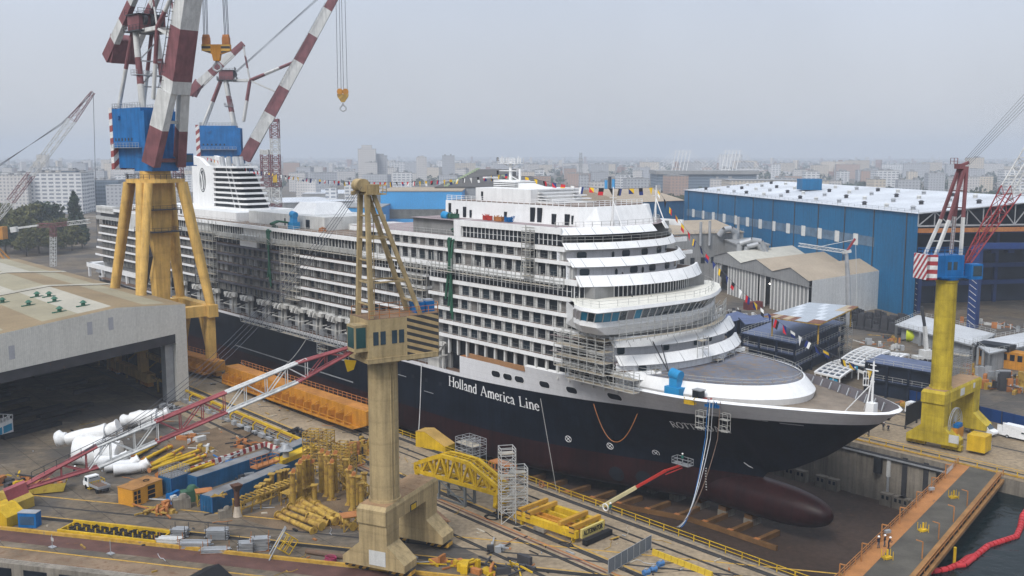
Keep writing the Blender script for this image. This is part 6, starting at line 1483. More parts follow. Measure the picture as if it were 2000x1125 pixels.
prot = [make_tree('x', 15, 14, 'b', LG), make_tree('x', 14, 12, 'b', LD_), make_tree('x', 19, 6.5, 'poplar', LP)]
used = set()
def put_tree(k, px, py, d, hpx, label, group):
    base = PD(px, py, d); h = hpx*d/F
    o = prot[k] if k not in used else dup(prot[k], (0,0,0), 0)
    used.add(k); s = h/(15,14,19)[k]
    o.location = (base.x, base.y, 0); o.rotation_euler = (0,0,R.uniform(0,6)); o.scale = (s*R.uniform(.9,1.15),)*2 + (s,); OM[o.name] = frame(o.location)
    o['label'] = label; o['group'] = group
G1 = 'trees beyond the shed at the left'
for i, (k, px, hp, d) in enumerate(((2,149,100,600),(2,165,56,590),(1,86,80,610),(1,100,74,615),(0,60,80,600),(0,22,78,580),(0,0,84,590),(0,40,70,560),(0,118,62,570),(0,140,50,560),(0,75,60,545),(1,10,56,540),(1,160,40,575),(0,105,50,540),(0,50,52,530))):
    lab = ['tall dark poplar right of the olive trees','short dark poplar right of the tall poplar','dark bushy tree behind the olive trees, left of its pair','dark bushy tree behind the olive trees, right of its pair','tallest olive green tree of the clump','olive green tree left of the tallest one','olive green tree at the left frame edge','olive tree in front of the two at the left edge','olive tree under the short poplar','small olive tree right by the ship stern','olive tree below the dark bushy pair','dark low tree at the left frame edge','low dark tree beside the ship stern','low olive tree in the front row by the tower crane','low olive tree in the front row, left of the tower crane'][i]
    put_tree(k, px, 470, d, hp, lab, G1)
G2 = 'trees beyond the shipyard sheds'
wh = ['left of the masted hall','below the masted hall','behind the blue shed','at the right edge']
for i in range(26):
    px = (1225+i*5 if i < 9 else 1290+(i-9)*14 if i < 14 else 1480+(i-14)*45) + R.uniform(-8,8); d = R.uniform(820,1000) if i < 14 else R.uniform(900,1500)
    hp = 12*F/d*R.uniform(.8,1.3); put_tree(R.choice((0,1,1)), px, 0, d, hp, ('%s %s tree beyond the shipyard %s' % (R.choice(('dark','dusky','dull green')), R.choice(('round','spreading','ragged','low')), wh[0 if i < 9 else 1 if i < 14 else 2 if i < 22 else 3])), G2)
mb = MB()
for k in range(2300):
    d = 1000*(1+4.5*R.random()**1.6); x = R.uniform(-.6,.6)*d
    if d < 1500 and x/d < .1: continue
    s = R.uniform(4,8); cl = [((x+R.uniform(-9,9),d+R.uniform(-5,5),R.uniform(4,9)),(s,s,s*.8)) for _ in range(2)]
    leaves(mb, cl, 9, 2.4)
o = mb.build('far_woods', LD_); tag(o, 'dark belts of far trees fading into the haze', 'woods', None, 'stuff')
# ================================================================= far quay, behind the bow
def frame_px(a, b, z=0): return frame(P(*a, z), heading(P(*a, z), P(*b, z)))
NB = mat('navy steel block', (.018,.028,.055), .55, var=.25, sc=.2, streak=.25, rust=.08)
BD2 = mat('blue grey block deck', (.10,.125,.20), .65, var=.2, sc=.2, rust=.12)
def block_from(name, label, cat, A_, B_, C_, zt_, floors, rails=True, m=NB, dm=BD2):
    a, b, c = P(*A_, zt_), P(*B_, zt_), P(*C_, zt_); rz = heading(a, b); L_ = (b-a).length; t = thing(name, label, cat, (a.x,a.y,0), rz)
    inv = Matrix.Rotation(-rz, 3, 'Z'); cc = inv @ (c-b); w_ = cc.y; sk = cc.x
    q4 = [(0,0),(L_,0),(L_+sk,w_),(sk,w_)]
    if w_ < 0: q4 = q4[::-1]
    for k in range(floors):
        z1 = zt_*(k+1)/floors; mb = MB(); mb.prism(q4, z1-.4, z1); mb.mi = 1; mb.add([(x,y,z1+.006) for x,y in q4], [(0,1,2,3)]); mb.build('deck_plate', [m, dm], t)
        mb = MB(); n = 3; z0 = zt_*k/floors
        for i in range(n+1):
            for e0, e1 in ((0,1),(1,2),(2,3),(3,0)):
                x = q4[e0][0]+(q4[e1][0]-q4[e0][0])*i/n; y = q4[e0][1]+(q4[e1][1]-q4[e0][1])*i/n; x = x*.96+.02*L_; y *= .96; mb.cbox((x,y,(z0+z1-.4)/2),(.5,.5,z1-.4-z0))
        cx_, cy_ = sum(p[0] for p in q4)/4, sum(p[1] for p in q4)/4
        qi = [(cx_+(x-cx_)*.86, cy_+(y-cy_)*.86) for x, y in q4]; mb.prism(qi, z0, z1-.4)
        mb.build('bulkhead', m, t)
        if rails:
            mb = MB(); mb.rail([(x,y,z1) for x,y in q4+[q4[0]]], 1.1, .07, 2.2); mb.build('railing', SCAF, t)
    return t, q4
t, q4 = block_from('ship_block', 'tall navy ship section with blue deck standing behind the bow', 'ship section', (1448,650), (1555,671), (1652,629), 8.8, 3)
# patched sheet canopy over the section
cp = [P(1493.6,617,14.2), P(1600.8,633,14.2), P(1676,598,14.2), P(1580.8,590.5,14.2)]
t = thing('sheet_canopy', 'patched grey and rusty sheet canopy standing on the navy ship section', 'canopy', (cp[0].x,cp[0].y,8.8))
mb = MB(); n = 9
for i in range(n):
    for j in range(6):
        a = cp[0].lerp(cp[1], i/n).lerp(cp[3].lerp(cp[2], i/n), j/6); b = cp[0].lerp(cp[1], (i+1)/n).lerp(cp[3].lerp(cp[2], (i+1)/n), j/6); c = cp[0].lerp(cp[1], (i+1)/n).lerp(cp[3].lerp(cp[2], (i+1)/n), (j+1)/6); d = cp[0].lerp(cp[1], i/n).lerp(cp[3].lerp(cp[2], i/n), (j+1)/6)
        mb.mi = 1 if (j == 0 and i in (0,2,4,7)) or (i == 8 and j == 0) or (j == 5 and i == 8) else 2 if (j == 0 and i in (1,3)) or (i > 6 and j > 3) else 3 if (i+j) % 4 == 0 else 0
        dz = Vector((0,0,.0)); mb.add([a,b,c,d], [(0,1,2,3)])
mb.build('sheet_roof', [mat('grey sheet', (.34,.37,.40), .5, var=.1), mat('rust sheet', (.17,.075,.045), .8, var=.2), mat('tan sheet', (.36,.29,.20), .8), mat('light sheet', (.50,.53,.56), .45)], t, FW)
for k, c in enumerate(cp):
    q_ = c.lerp(cp[(k+2)%4], .08); mb = MB(); mb.bar(Vector((q_.x,q_.y,8.8)), q_, .35); mb.build('post', TANK, t, FW)
mb = MB()
for a, b in zip(cp, cp[1:]+cp[:1]): mb.bar(a-Vector((0,0,.2)), b-Vector((0,0,.2)), .25)
mb.build('edge_beam', TANK, t, FW)
RIB = mat('ribbed blue panel', (.075,.10,.19), .6, var=.2, seam=('Y', 1.2, .55))
for i, (a, b, c, z, lab) in enumerate((((1422,631),(1468,618),(1440,608),4.5,'ribbed blue deck panel lying behind the bridge wing'),((1456,634),(1516,626),(1500,612),5.0,'ribbed blue deck panel leaning against the navy ship section'))):
    block_from('panel_stack', lab, 'deck panel', a, b, c, z, 1, False, NB, RIB)
block_from('ship_block', 'dark navy ship section with open deep bays left of the yellow pillar', 'ship section', (1690,706), (1822,728), (1850,712), 7.5, 2, True, mat('dark navy block', (.010,.016,.03), .6, var=.35, sc=.3, streak=.3))
# glazed sliding roof sections
def roof_section(a, b, c, z, label, nx, ny):
    A_, B_, C_ = P(*a, z), P(*b, z), P(*c, z); t = thing('glass_roof_section', label, 'roof section', (A_.x,A_.y,0), 0, 'white framed glass roof sections')
    D_ = A_ + (C_-B_); mb = MB(); pan = MB(); arch = lambda s: Vector((0,0,.45*math.sin(math.pi*s)))
    at_ = lambda s, q: A_.lerp(B_, s).lerp(D_.lerp(C_, s), q) + arch(q)
    for i in range(nx+1):
        for j in range(ny): mb.bar(at_(i/nx, j/ny), at_(i/nx, (j+1)/ny), .5 if i in (0,nx) else .28, .4)
    for j in range(ny+1):
        for i in range(nx): mb.bar(at_(i/nx, j/ny), at_((i+1)/nx, j/ny), .6 if j in (0,ny) else .28, .45)
    for i in range(nx+1):
        mb.bar(at_(i/nx,0), at_(i/nx,0)-Vector((0,0,z-.2)), .25); mb.bar(at_(i/nx,1), at_(i/nx,1)-Vector((0,0,z-.2)), .25)
    for i in range(nx):
        for j in range(ny): pan.add([at_(i/nx,j/ny)-Vector((0,0,.1)),at_((i+1)/nx,j/ny)-Vector((0,0,.1)),at_((i+1)/nx,(j+1)/ny)-Vector((0,0,.1)),at_(i/nx,(j+1)/ny)-Vector((0,0,.1))], [(0,1,2,3)])
    mb.build('frame', WHITE, t, FW); pan.build('glazing', mat('deep blue glass', (.012,.028,.055), .15), t, FW)
    mb = MB(); p_ = at_(.92,0)-Vector((0,0,1.0)); mb.bar(p_, at_(.6,0)-Vector((0,0,1.0)), .1, .9); mb.build('blue_film', TEAL, t, FW)
roof_section((1592,727),(1640,738),(1686,713),2.6,'white framed glass roof section lying lowest, beside the foredeck bulwark',4,6)
roof_section((1640,704),(1690,714),(1737,686),4.0,'white framed glass roof section standing behind the lowest one',4,8)
roof_section((1712,700),(1752,704),(1775,693),2.6,'pale small glass roof section half hidden by the dark navy section',4,4)
GP = mat('pale grey pontoon deck', (.42,.43,.44), .7, var=.12, sc=.12, streak=0)
for A_, B_, C_, z, lab in (((1748,634),(1905,676),(1945,652),4.2,'large flat grey deck block with railing right of the hall'),((1900,668),(1932,690),(2060,664),5.0,'large flat grey deck block behind the scaffold tower at the right')):
    block_from('deck_block', lab, 'deck block', A_, B_, C_, z, 1, True, mat('grey block side', (.27,.28,.285), .7, var=.12, streak=.25), GP)
b = P(1793,668); mb = MB(); mb.tube((-3,0,1.9),(3,0,1.9),1.9,n=20)
for k in range(9): mb.tube((-3+k*.72,0,1.9),(-2.7+k*.72,0,1.9),2.05,n=20)
single('hose_reel', mb, mat('lime yellow hose', (.50,.58,.02), .5, var=.1), 'lime yellow reel of hose standing on the far yard', 'hose reel', b, 2.6)
# stacked black grating by the hall
b = P(1715,640); t = thing('steel_stack', 'dark stack of steel gratings and beams below the pale hall wall', 'steel stack', b, RZ)
for k in range(9):
    mb = MB()
    for j in range(9): mb.box(-12+k*2.6,-10+k*2.6,-7+j*1.7,-6.2+j*1.7,0,1.2+1.4*(k%3)+.5*(j%3))
    mb.box(-12.2+k*2.6,-9.8+k*2.6,-7.2,7.8,.2,.9); mb.build('grating', DSTEEL, t)
b = P(1437,601); t = thing('shipping_container', 'dark red shipping container in front of the grey hall doors', 'container', b, heading(P(1458,607),P(1496,604)))
t.location = P(1460,606); OM[t.name] = frame(t.location, t.rotation_euler[2])
mb = MB(); mb.box(0,6.6,0,2.5,0,2.7); mb.build('body', mat('dark red container', (.14,.03,.028), .6, var=.15, seam=('X',.35,.3)), t)
mb = MB(); mb.box(.0,.05,.15,2.35,.15,2.55); mb.build('door', mat('dark red door', (.12,.028,.026), .6), t)
# clutter of odd steel pieces on the far yard
def pile(px, py, n, sx, sy, hgt, mats, name, label, cat, rz=0.0, smin=.3, smax=1.6, group=None):
    b = P(px, py); t = thing(name, label, cat, b, rz, group)
    for m in mats:
        mb = MB()
        for k in range(max(1, n//len(mats))):
            x, y = R.uniform(-sx,sx), R.uniform(-sy,sy); l_, w_, h_ = R.uniform(smin,smax*1.6), R.uniform(smin,smax)*.6, R.uniform(.15,1)*hgt
            if R.random() < .5: mb.cbox((x,y,h_/2),(l_,w_,h_),R.uniform(0,3))
            else: a = R.uniform(0,6.28); mb.bar((x,y,h_*R.random()+.1),(x+math.cos(a)*l_*1.6,y+math.sin(a)*l_*1.6,h_*R.random()+.1),.14+.1*R.random())
        mb.build('piece', m, t)['kind'] = 'stuff'
    return t
for args in ((1430,615,40,9,5,1.8,(STEEL,WHITE2,DSTEEL),'scrap_heap','grey heap of plates and offcuts in front of the hall doors','scrap heap'),
             (1740,664,22,4,3,1.6,(OXIDE,TANK,DSTEEL),'scrap_heap','brown heap of castings near the lime yellow reel','scrap heap'),
             (1722,678,26,6,3,1.8,(WHITE2,OXIDE,STEEL),'scrap_heap','pale heap of fittings behind the glass roof sections','scrap heap'),
             (1700,640,18,3,2,2.0,(BLACK,DSTEEL),'scrap_heap','black bundle of slings beside the grey deck block','scrap heap'),
             (1775,640,18,4,2,1.6,(OXIDE,YEL),'scrap_heap','orange frames stacked against the end of the grey deck block','scrap heap'),
             (1960,640,50,14,4,2.2,(OXIDE,WHITE2,STEEL),'scrap_heap','long mixed heap beyond the grey deck blocks at the right edge','scrap heap'),
             (1940,755,90,7,4,5.0,(TANK,OXIDE,STEEL),'scaffold_heap','tangled ochre scaffold frames left of the brown heap at the right edge','scaffold heap'),
             (1985,760,80,5,4,4.5,(STEEL,DSTEEL,OXIDE),'pipe_heap','grey tangle of pipes behind the white vans at the right edge','pipe heap'),
             (1800,800,30,5,1.2,1.2,(OXIDE,TANK),'plank_heap','brown planks along the blue fence left of the yellow pillar','plank heap')):
    pile(*args, rz=RZ)
b = P(1960,716); mb = MB(); mb.box(-6,6,-2,2,0,4.4); mb.mi = 1
for k in range(6): mb.box(-5.4+k*1.9,-4.2+k*1.9,-2.05,-2,2.2,3.8)
mb.box(-6.3,2,-2.3,2.3,4.4,5.8)
single('site_cabin', mb, [ORANGE, DARK], 'orange steel cabin with dark openings at the right edge', 'cabin', b, RZ+math.pi)
def scaffold_tower(label, base, rz, nx, ny, bay, lifts, lift, m=SCAF, taper=None, planks=True, group=None, name='scaffold_tower', r=.045):
    t = thing(name, label, 'scaffold', base, rz, group)
    mb = MB(); pk = MB()
    for i in range(nx+1):
        for j in range(ny+1):
            mb.bar((i*bay,j*bay,0),(i*bay,j*bay,lifts*lift+1),r*2)
    for k in range(1, lifts+1):
        z = k*lift
        for zz in (z, z+.5, z+1.0):
            for i in range(nx+1): mb.bar((i*bay,0,zz),(i*bay,ny*bay,zz),r*1.6)
            for j in range(ny+1): mb.bar((0,j*bay,zz),(nx*bay,j*bay,zz),r*1.6)
        if planks and k % 2 == (lifts % 2): pk.box(0,nx*bay,.1,ny*bay*.7,z-.04,z+.04)
    for k in range(lifts):
        z = k*lift; mb.bar((0,0,z),(nx*bay,0,z+lift),r*1.4); mb.bar((nx*bay,ny*bay,z),(0,ny*bay,z+lift),r*1.4)
    mb.build('tube_frame', m, t)
    if pk.f: pk.build('boards', PLANK, t)
    return t
scaffold_tower('tall dark scaffold tower right of the yellow pillar', P(1893,792), RZ, 3, 2, 1.5, 8, 1.4, STEEL)
scaffold_tower('grey stair tower at the corner of the navy ship section', P(1662,700), RZ, 1, 1, 2.2, 4, 2.2, SCAF)
# blue hoarding along the far quay
a, b = P(1752,778), P(2040,848); rz = heading(a,b); mb = MB(); Lf = (b-a).length; mb.box(0,Lf,-.06,.06,0,2.6)
t = thing('hoarding', 'long blue hoarding along the far quay behind the white vans', 'hoarding', a, rz); mb.build('panel', mat('hoarding blue', (.006,.035,.13), .5, var=.12, seam=('X',2.5,.3)), t)
mb = MB()
for k in range(int(Lf/5)): mb.box(k*5,k*5+.12,-.2,-.06,0,2.7)
mb.build('post', DSTEEL, t)
def van(label, base, rz, length=5.9, roof=2.6, rear_open=False):
    t = thing('delivery_van', label, 'van', base, rz, 'white vans on the far quay')
    side = [(0,.45),(length-.35,.45),(length,.75),(length-.05,1.15),(length-1.0,1.45),(length-1.75,2.25),(length-2.2,roof),(.15,roof),(0,roof-.2)]
    mb = MB(); n = len(side); hw = 1.0; hs = [hw if z < 1.6 else hw-.12 for x,z in side]
    mb.add([(x,-h,z) for (x,z),h in zip(side,hs)]+[(x,h,z) for (x,z),h in zip(side,hs)], [tuple(range(n)), tuple(range(2*n-1,n-1,-1))]+[(k,n+k,n+(k+1)%n,(k+1)%n) for k in range(n)]); mb.build('body', mat('van white', (.70,.71,.72), .35, var=.04), t)
    mb = MB()
    for s in (-1,1): mb.add([(length-1.2,s*1.005,1.5),(length-2.9,s*1.005,1.5),(length-2.9,s*.9,2.2),(length-1.85,s*.9,2.2)], [(0,1,2,3)[::s]])
    mb.build('side_window', DGLASS, t)
    mb = MB(); mb.add([(length-.98,-.9,1.5),(length-.98,.9,1.5),(length-1.72,.82,2.24),(length-1.72,-.82,2.24)], [(0,1,2,3)]); mb.v = [p+Vector((.03,0,.02)) for p in mb.v]; mb.build('windscreen', DGLASS, t)
    for x in (1.0, length-1.1):
        for s in (-1,1): mb = MB(); mb.tube((x,s*.82,.36),(x,s*1.02,.36),.36,n=14); mb.mi = 1; mb.tube((x,s*1.02,.36),(x,s*1.03,.36),.2,n=10); mb.build('wheel', [BLACK, STEEL], t)
    for s in (-.7,.7): mb = MB(); mb.cbox((length-.05,s,.95),(.12,.36,.2)); mb.build('headlight', WHITE, t)
    if rear_open:
        for s in (-1,1): mb = MB(); mb.box(-1.0,0,s*1.02-.03,s*1.02+.03,.5,2.45); mb.build('rear_door', mat('van white', (.70,.71,.72), .35), t)
    return t
RQ = heading(P(1905,842), P(1990,862))
van('white van parked behind the legs of the yellow pillar crane', P(1892,842), RQ, 5.6, 2.5)
van('white van at the right edge with its rear doors open', P(1962,852), RQ, 6.6, 2.7, True)
van('white van half hidden behind the black screen left of the yellow pillar crane', P(1772,806), RQ, 5.6, 2.6)
a = P(1768,838); b = P(1802,820); rz = heading(a,b); t = thing('welding_screen', 'black ribbed screen standing left of the yellow pillar crane', 'screen', a, rz); mb = MB(); mb.box(0,(b-a).length,-.1,.1,.7,4.6)
for k in range(12): mb.bar((k*.7,0,4.6),(k*.7,0,4.9),.08)
mb.build('panel', BLACK, t); mb = MB(); mb.bar((0,0,0),(0,0,.8),.3); mb.bar((6,0,0),(6,0,.8),.3); mb.build('post', DSTEEL, t)
mb = MB(); mb.tube((0,0,0),(0,0,1.1),.4,n=12); mb.mi = 1; mb.tube((0,0,1.1),(0,0,1.2),.42,n=12)
single('drum', mb, [WHITE2, CBLUE], 'pale steel drum standing right of the yellow ballast box', 'drum', P(1932,874), 0)
# low yellow railing on the far dock edge
t = thing('edge_railing', 'low yellow railing posts along the far dock edge', 'railing', W(20,173), RZ)
mb = MB()
for k in range(24): u = -30+k*3.4; mb.bar((u,0,0),(u,0,1.1),.14)
mb.build('post', YEL, t)
mb = MB(); mb.bar((-30,0,1.05),(50,0,1.05),.07); mb.bar((-30,0,.25),(50,0,.25),.2,.25); mb.build('rail', YLINE, t)
# ================================================================= dock gate
g0, g1, g2, g3 = P(1640,1117), P(1872,899), P(1955,918), P(1790,1117)
def gl_(a, b, v): (u0, v0), (u1, v1) = UV(P(*a, .35)), UV(P(*b, .35)); return W(u0+(u1-u0)*(v-v0)/(v1-v0), v)
gl0, gl1 = gl_((1652,1117),(1873,902),VN-4), gl_((1652,1117),(1873,902),VF+.5); gr0, gr1 = gl_((1792,1117),(1955,922),VN-4), gl_((1792,1117),(1955,922),VF+.5)
t = thing('dock_gate', 'long floating dock gate with orange edges closing the dry dock', 'dock gate', (gl0.x,gl0.y,DZ))
fz = .35
mb = MB(); q4 = [gl0, gl1, gr1, gr0]; mb.prism([(p.x,p.y) for p in q4], DZ, fz); mb.build('caisson', mat('wet gate deck', (.075,.068,.055), .7, var=.35, sc=.22, rust=.15, seam=None), t, FW)
gd = (gl1-gl0); gL = gd.length; gd.normalize(); gn = Vector((gd.y,-gd.x,0))
GO = mat('gate orange', (.34,.15,.05), .7, var=.2, rust=.35, rrgb=(.3,.11,.03))
mb = MB(); wv = 2.2; mb.add([gl0-gn*0+Vector((0,0,fz+.006)), gl1+Vector((0,0,fz+.006)), gl1+gn*wv+Vector((0,0,fz+.006)), gl0+gn*wv+Vector((0,0,fz+.006))], [(0,3,2,1)]); mb.build('walkway', GO, t, FW)
gd2 = (gr1-gr0).normalized(); 
mb = MB(); mb.bar(gr0+Vector((0,0,fz+.1)), gr1+Vector((0,0,fz+.1)), .7, .4); mb.bar(gr0-gn*.8+Vector((0,0,fz-.6)), gr1-gn*.8+Vector((0,0,fz-.6)), .6, 1.0) if 0 else mb.bar(gr0+gn*.7+Vector((0,0,-.5)), gr1+gn*.7+Vector((0,0,-.5)), .5, .5); mb.build('fender_beam', mat('ochre fender', (.27,.14,.05), .8, var=.25, rust=.4), t, FW)
mb = MB(); mb.rail([gl0+gn*.2+Vector((0,0,fz)), gl1+gn*.2+Vector((0,0,fz))], 1.2, .09, 2.2, 2); mb.build('railing', GO, t, FW)
mb = MB(); mb.rail([gr0+gn*.6+Vector((0,0,fz-.3)), gr1+gn*.6+Vector((0,0,fz-.3))], 1.1, .09, 2.6, 1); mb.build('railing', GO, t, FW)
for k in range(7):
    p = gl0 + gd*(6+k*8.6) + gn*.5 + Vector((0,0,fz)); mb = MB(); mb.bar(p, p+Vector((0,0,2.6)), .14); mb.bar(p+Vector((0,0,2.6)), p+Vector((0,0,2.6))-gn*-.9, .2, .12); mb.build('lamp_post', GO, t, FW)
for k in range(4):
    p = gr0 + gd2*(22+k*8.5) - gn*.7 + Vector((0,0,fz)); mb = MB(); mb.bar(p, p+Vector((0,0,2.4)), .13); mb.bar(p+Vector((0,0,2.4)), p+Vector((0,0,2.5))-gn*.9, .16, .1); mb.build('lamp_post', GO, t, FW)
for k, f in enumerate((.27,.47,.73)):
    p = gl0.lerp(gl1,f).lerp(gr0.lerp(gr1,f),.55 if k else .4) + Vector((0,0,fz)); mb = MB(); mb.cbox(p+Vector((0,0,.2)),(1.1,.8,.3),.5)
    for dx, dy in ((-.6,-.5),(.6,-.5),(.6,.5),(-.6,.5)): mb.bar(p+Vector((dx,dy,0)), p+Vector((dx,dy,1.2)), .08)
    mb.bar(p, p+Vector((0,0,1.3)), .22); mb.build('bollard', YEL, t, FW)
for f in (.72,.38):
    p = gl0.lerp(gl1,f)+gn*.6+Vector((0,0,fz+.8)); mb = MB(); mb.cbox(p,(.9,.5,.4),.4); mb.build('floodlight', STEEL, t, FW)
p0 = gl0.lerp(gl1,.88)+gn*.25; p1 = gl0.lerp(gl1,.945)+gn*.25; mb = MB(); mb.add([p0+Vector((0,0,.6)),p1+Vector((0,0,.6)),p1+Vector((0,0,1.5)),p0+Vector((0,0,1.5))],[(0,1,2,3)]); mb.build('notice_board', WHITE2, t, FW)
mb = MB(); p = gr0.lerp(gr1,.45)+gn*1.6; mb.tube(p+Vector((0,0,-6)),p+Vector((0,0,-.2)),.22,n=8); mb.build('mooring_pile', YEL, t, FW)
bpts = [P(x,y,wz+.12) for x,y in ((1790,1122),(1850,1112),(1878,1100),(1890,1090),(1905,1086),(1930,1066),(1960,1056),(1985,1048),(1993,1030),(1997,1008),(2010,990))]
mb = MB(); mb.path([a.lerp(b,f) for a, b in zip(bpts,bpts[1:]) for f in (0,.5)], .3, 8); [mb.tube(a.lerp(b,f+.02), a.lerp(b,f+.2), .45, n=10) for a, b in zip(bpts,bpts[1:]) for f in (0,.25,.5,.75)]; mb.path([P(x,y,wz+.15) for x,y in ((1866,1106),(1884,1104),(1896,1094),(1902,1090))], .4, 8)
single('oil_boom', mb, mat('red boom fabric', (.42,.03,.035), .5, var=.2), 'red floating oil boom curving across the harbour water', 'oil boom', bpts[4], 0, None, FW)
mb = MB(); mb.path(sag(W(-3,150,.4), P(2010,870,wz+.2), .5), .05, 4); single('mooring_line', mb, ROPE, 'thin dark mooring line running out over the water', 'rope', W(-3,150,.4), 0, None, FW)
# ================================================================= near dock edge
t = thing('edge_railing', 'long yellow railing along the near edge of the dock', 'railing', W(60,109), RZ)
mb = MB(); rz_ = MB()
for k in range(73): u = -70+k*2.75; mb.bar((u,0,0),(u,0,1.15),.11)
mb.build('post', YEL, t); rz_.bar((-70,0,1.12),(128,0,1.12),.08); rz_.bar((-70,0,.6),(128,0,.6),.07); rz_.build('rail', YEL, t)
mb = MB(); mb.box(-70,128,-.2,.1,.0,.12); mb.build('kerb', CONCR, t)
for i, (u, z) in enumerate(((29,.6),(43.5,.6))):
    mb = MB(); mb.path([(.55*math.cos(a),.1,.55*math.sin(a)+.6) for a in [2*math.pi*k/14 for k in range(15)]], .1, 6); single('life_ring', mb, [WHITE, OXIDE][i], ('white lifebuoy coil hung on the yellow railing near the red lift','rust brown hose coil hung on the yellow railing behind the yellow frame')[i], 'coil', W(u,108.9), RZ)
# hull shores and keel blocks on the dock floor
mb = MB()
k = 0
SH = mat('ochre shoring timber', (.135,.07,.025), .85, var=.3, rust=.4)
for i in range(30):
    u = 20+i*5.4
    mb = MB(); mb.box(-.4,.4,-3.2,3.2,0,.9); mb.mi = 1; mb.box(-.5,.5,2.6,3.2,.0,1.0)
    single('shoring_beam', mb, [SH, OXIDE], 'ochre shoring beam reaching out from under the hull', 'shoring beam', W(u, 143.5-(min(14.5, max(4.5,interp(TW,u+4)*.86)))+.2, DZ), RZ, 'shoring beams along the hull')
for i in range(24):
    u = 26+i*5.6; mb = MB(); mb.box(-.9,.9,-1.4,1.4,0,1.2); mb.mi = 1; mb.box(-.8,.8,-1.3,1.3,1.2,1.98)
    single('keel_block', mb, [CONCR, SH], 'concrete and timber keel block on the dock floor under the hull', 'keel block', W(u,143.5,DZ), RZ, 'keel blocks under the hull')
t = thing('shoring_kerb', 'rusty ochre longitudinal beam lying along the hull on the dock floor', 'shoring beam', W(90,131,DZ), RZ)
mb = MB()
pl_ = [(u, 143.5-(min(14.5,max(4.5,interp(TW,u+4)*.86)))-2.9) for u in range(16,190,6)]
for (a, va), (b, vb) in zip(pl_, pl_[1:]): mb.bar(W(a,va,DZ+.5), W(b,vb,DZ+.5), .6, .8)
mb.build('beam', SH, t, FW)
# red telescopic lift reaching up to the hull
b = W(33.5,113.5,DZ); t = thing('boom_lift', 'red and cream boom lift on the dock floor reaching up to the hull', 'boom lift', b, RZ)
mb = MB(); mb.box(-3,3,-1.3,1.3,.7,1.3); mb.mi = 1
for x in (-2.1,2.1):
    for y in (-1.3,1.3): mb.tube((x,y-.25,.65),(x,y+.25,.65),.65,n=12)
mb.build('chassis', [DSTEEL, BLACK], t)
mb = MB(); mb.box(-3.4,2.2,-1.2,1.2,1.4,2.8); mb.mi = 1; mb.box(-4.6,-3.4,-1.1,1.1,1.5,3.0); mb.build('turret', [REDP, mat('cream boom', (.50,.43,.24), .55, var=.1)], t)
D = lambda p: OM[t.name].inverted() @ Vector(p)
el = PV(1300,919,124); bk = PV(1333,908,127); st_ = Vector((2.0,0,2.6)); e1 = D(PV(1150,1004,115)); e2_ = D(el)
mb = MB(); mb.bar(st_, e1, .7, .8); mb.bar(e1, e1.lerp(e2_,.62), .5, .55); mb.mi = 1; mb.bar(e1.lerp(e2_,.62), e2_, .38, .42); mb.bar(e2_, D(bk), .28, .3); mb.bar(e2_-Vector((0,0,.7)), D(bk)-Vector((0,0,.5)), .14); mb.build('boom', [mat('cream boom', (.50,.43,.24), .55, var=.1), REDP], t)
bc = D(bk)+Vector((0,0,.1)); mb = MB(); mb.box(bc.x-1.7,bc.x+1.7,bc.y-.7,bc.y+.7,bc.z,bc.z+.1); mb.rail([(bc.x-1.7,bc.y-.7,bc.z),(bc.x+1.7,bc.y-.7,bc.z),(bc.x+1.7,bc.y+.7,bc.z),(bc.x-1.7,bc.y+.7,bc.z),(bc.x-1.7,bc.y-.7,bc.z)],1.1,.08,1.1,1); mb.build('basket', STEEL, t)
mb = MB(); mb.bar((-3.2,2.4,1.3),(3.0,2.2,1.6),.7,.8); mb.mi = 1; mb.bar((-3.0,2.4,2.0),(2.5,2.2,2.1),.3); mb.cbox((3.4,2.2,1.3),(1.2,1.2,1.8)); mb.build('outrigger', [REDP, mat('cream boom', (.50,.43,.24), .55, var=.1)], t)
basket_w = OM[t.name] @ (bc+Vector((0,0,.1)))
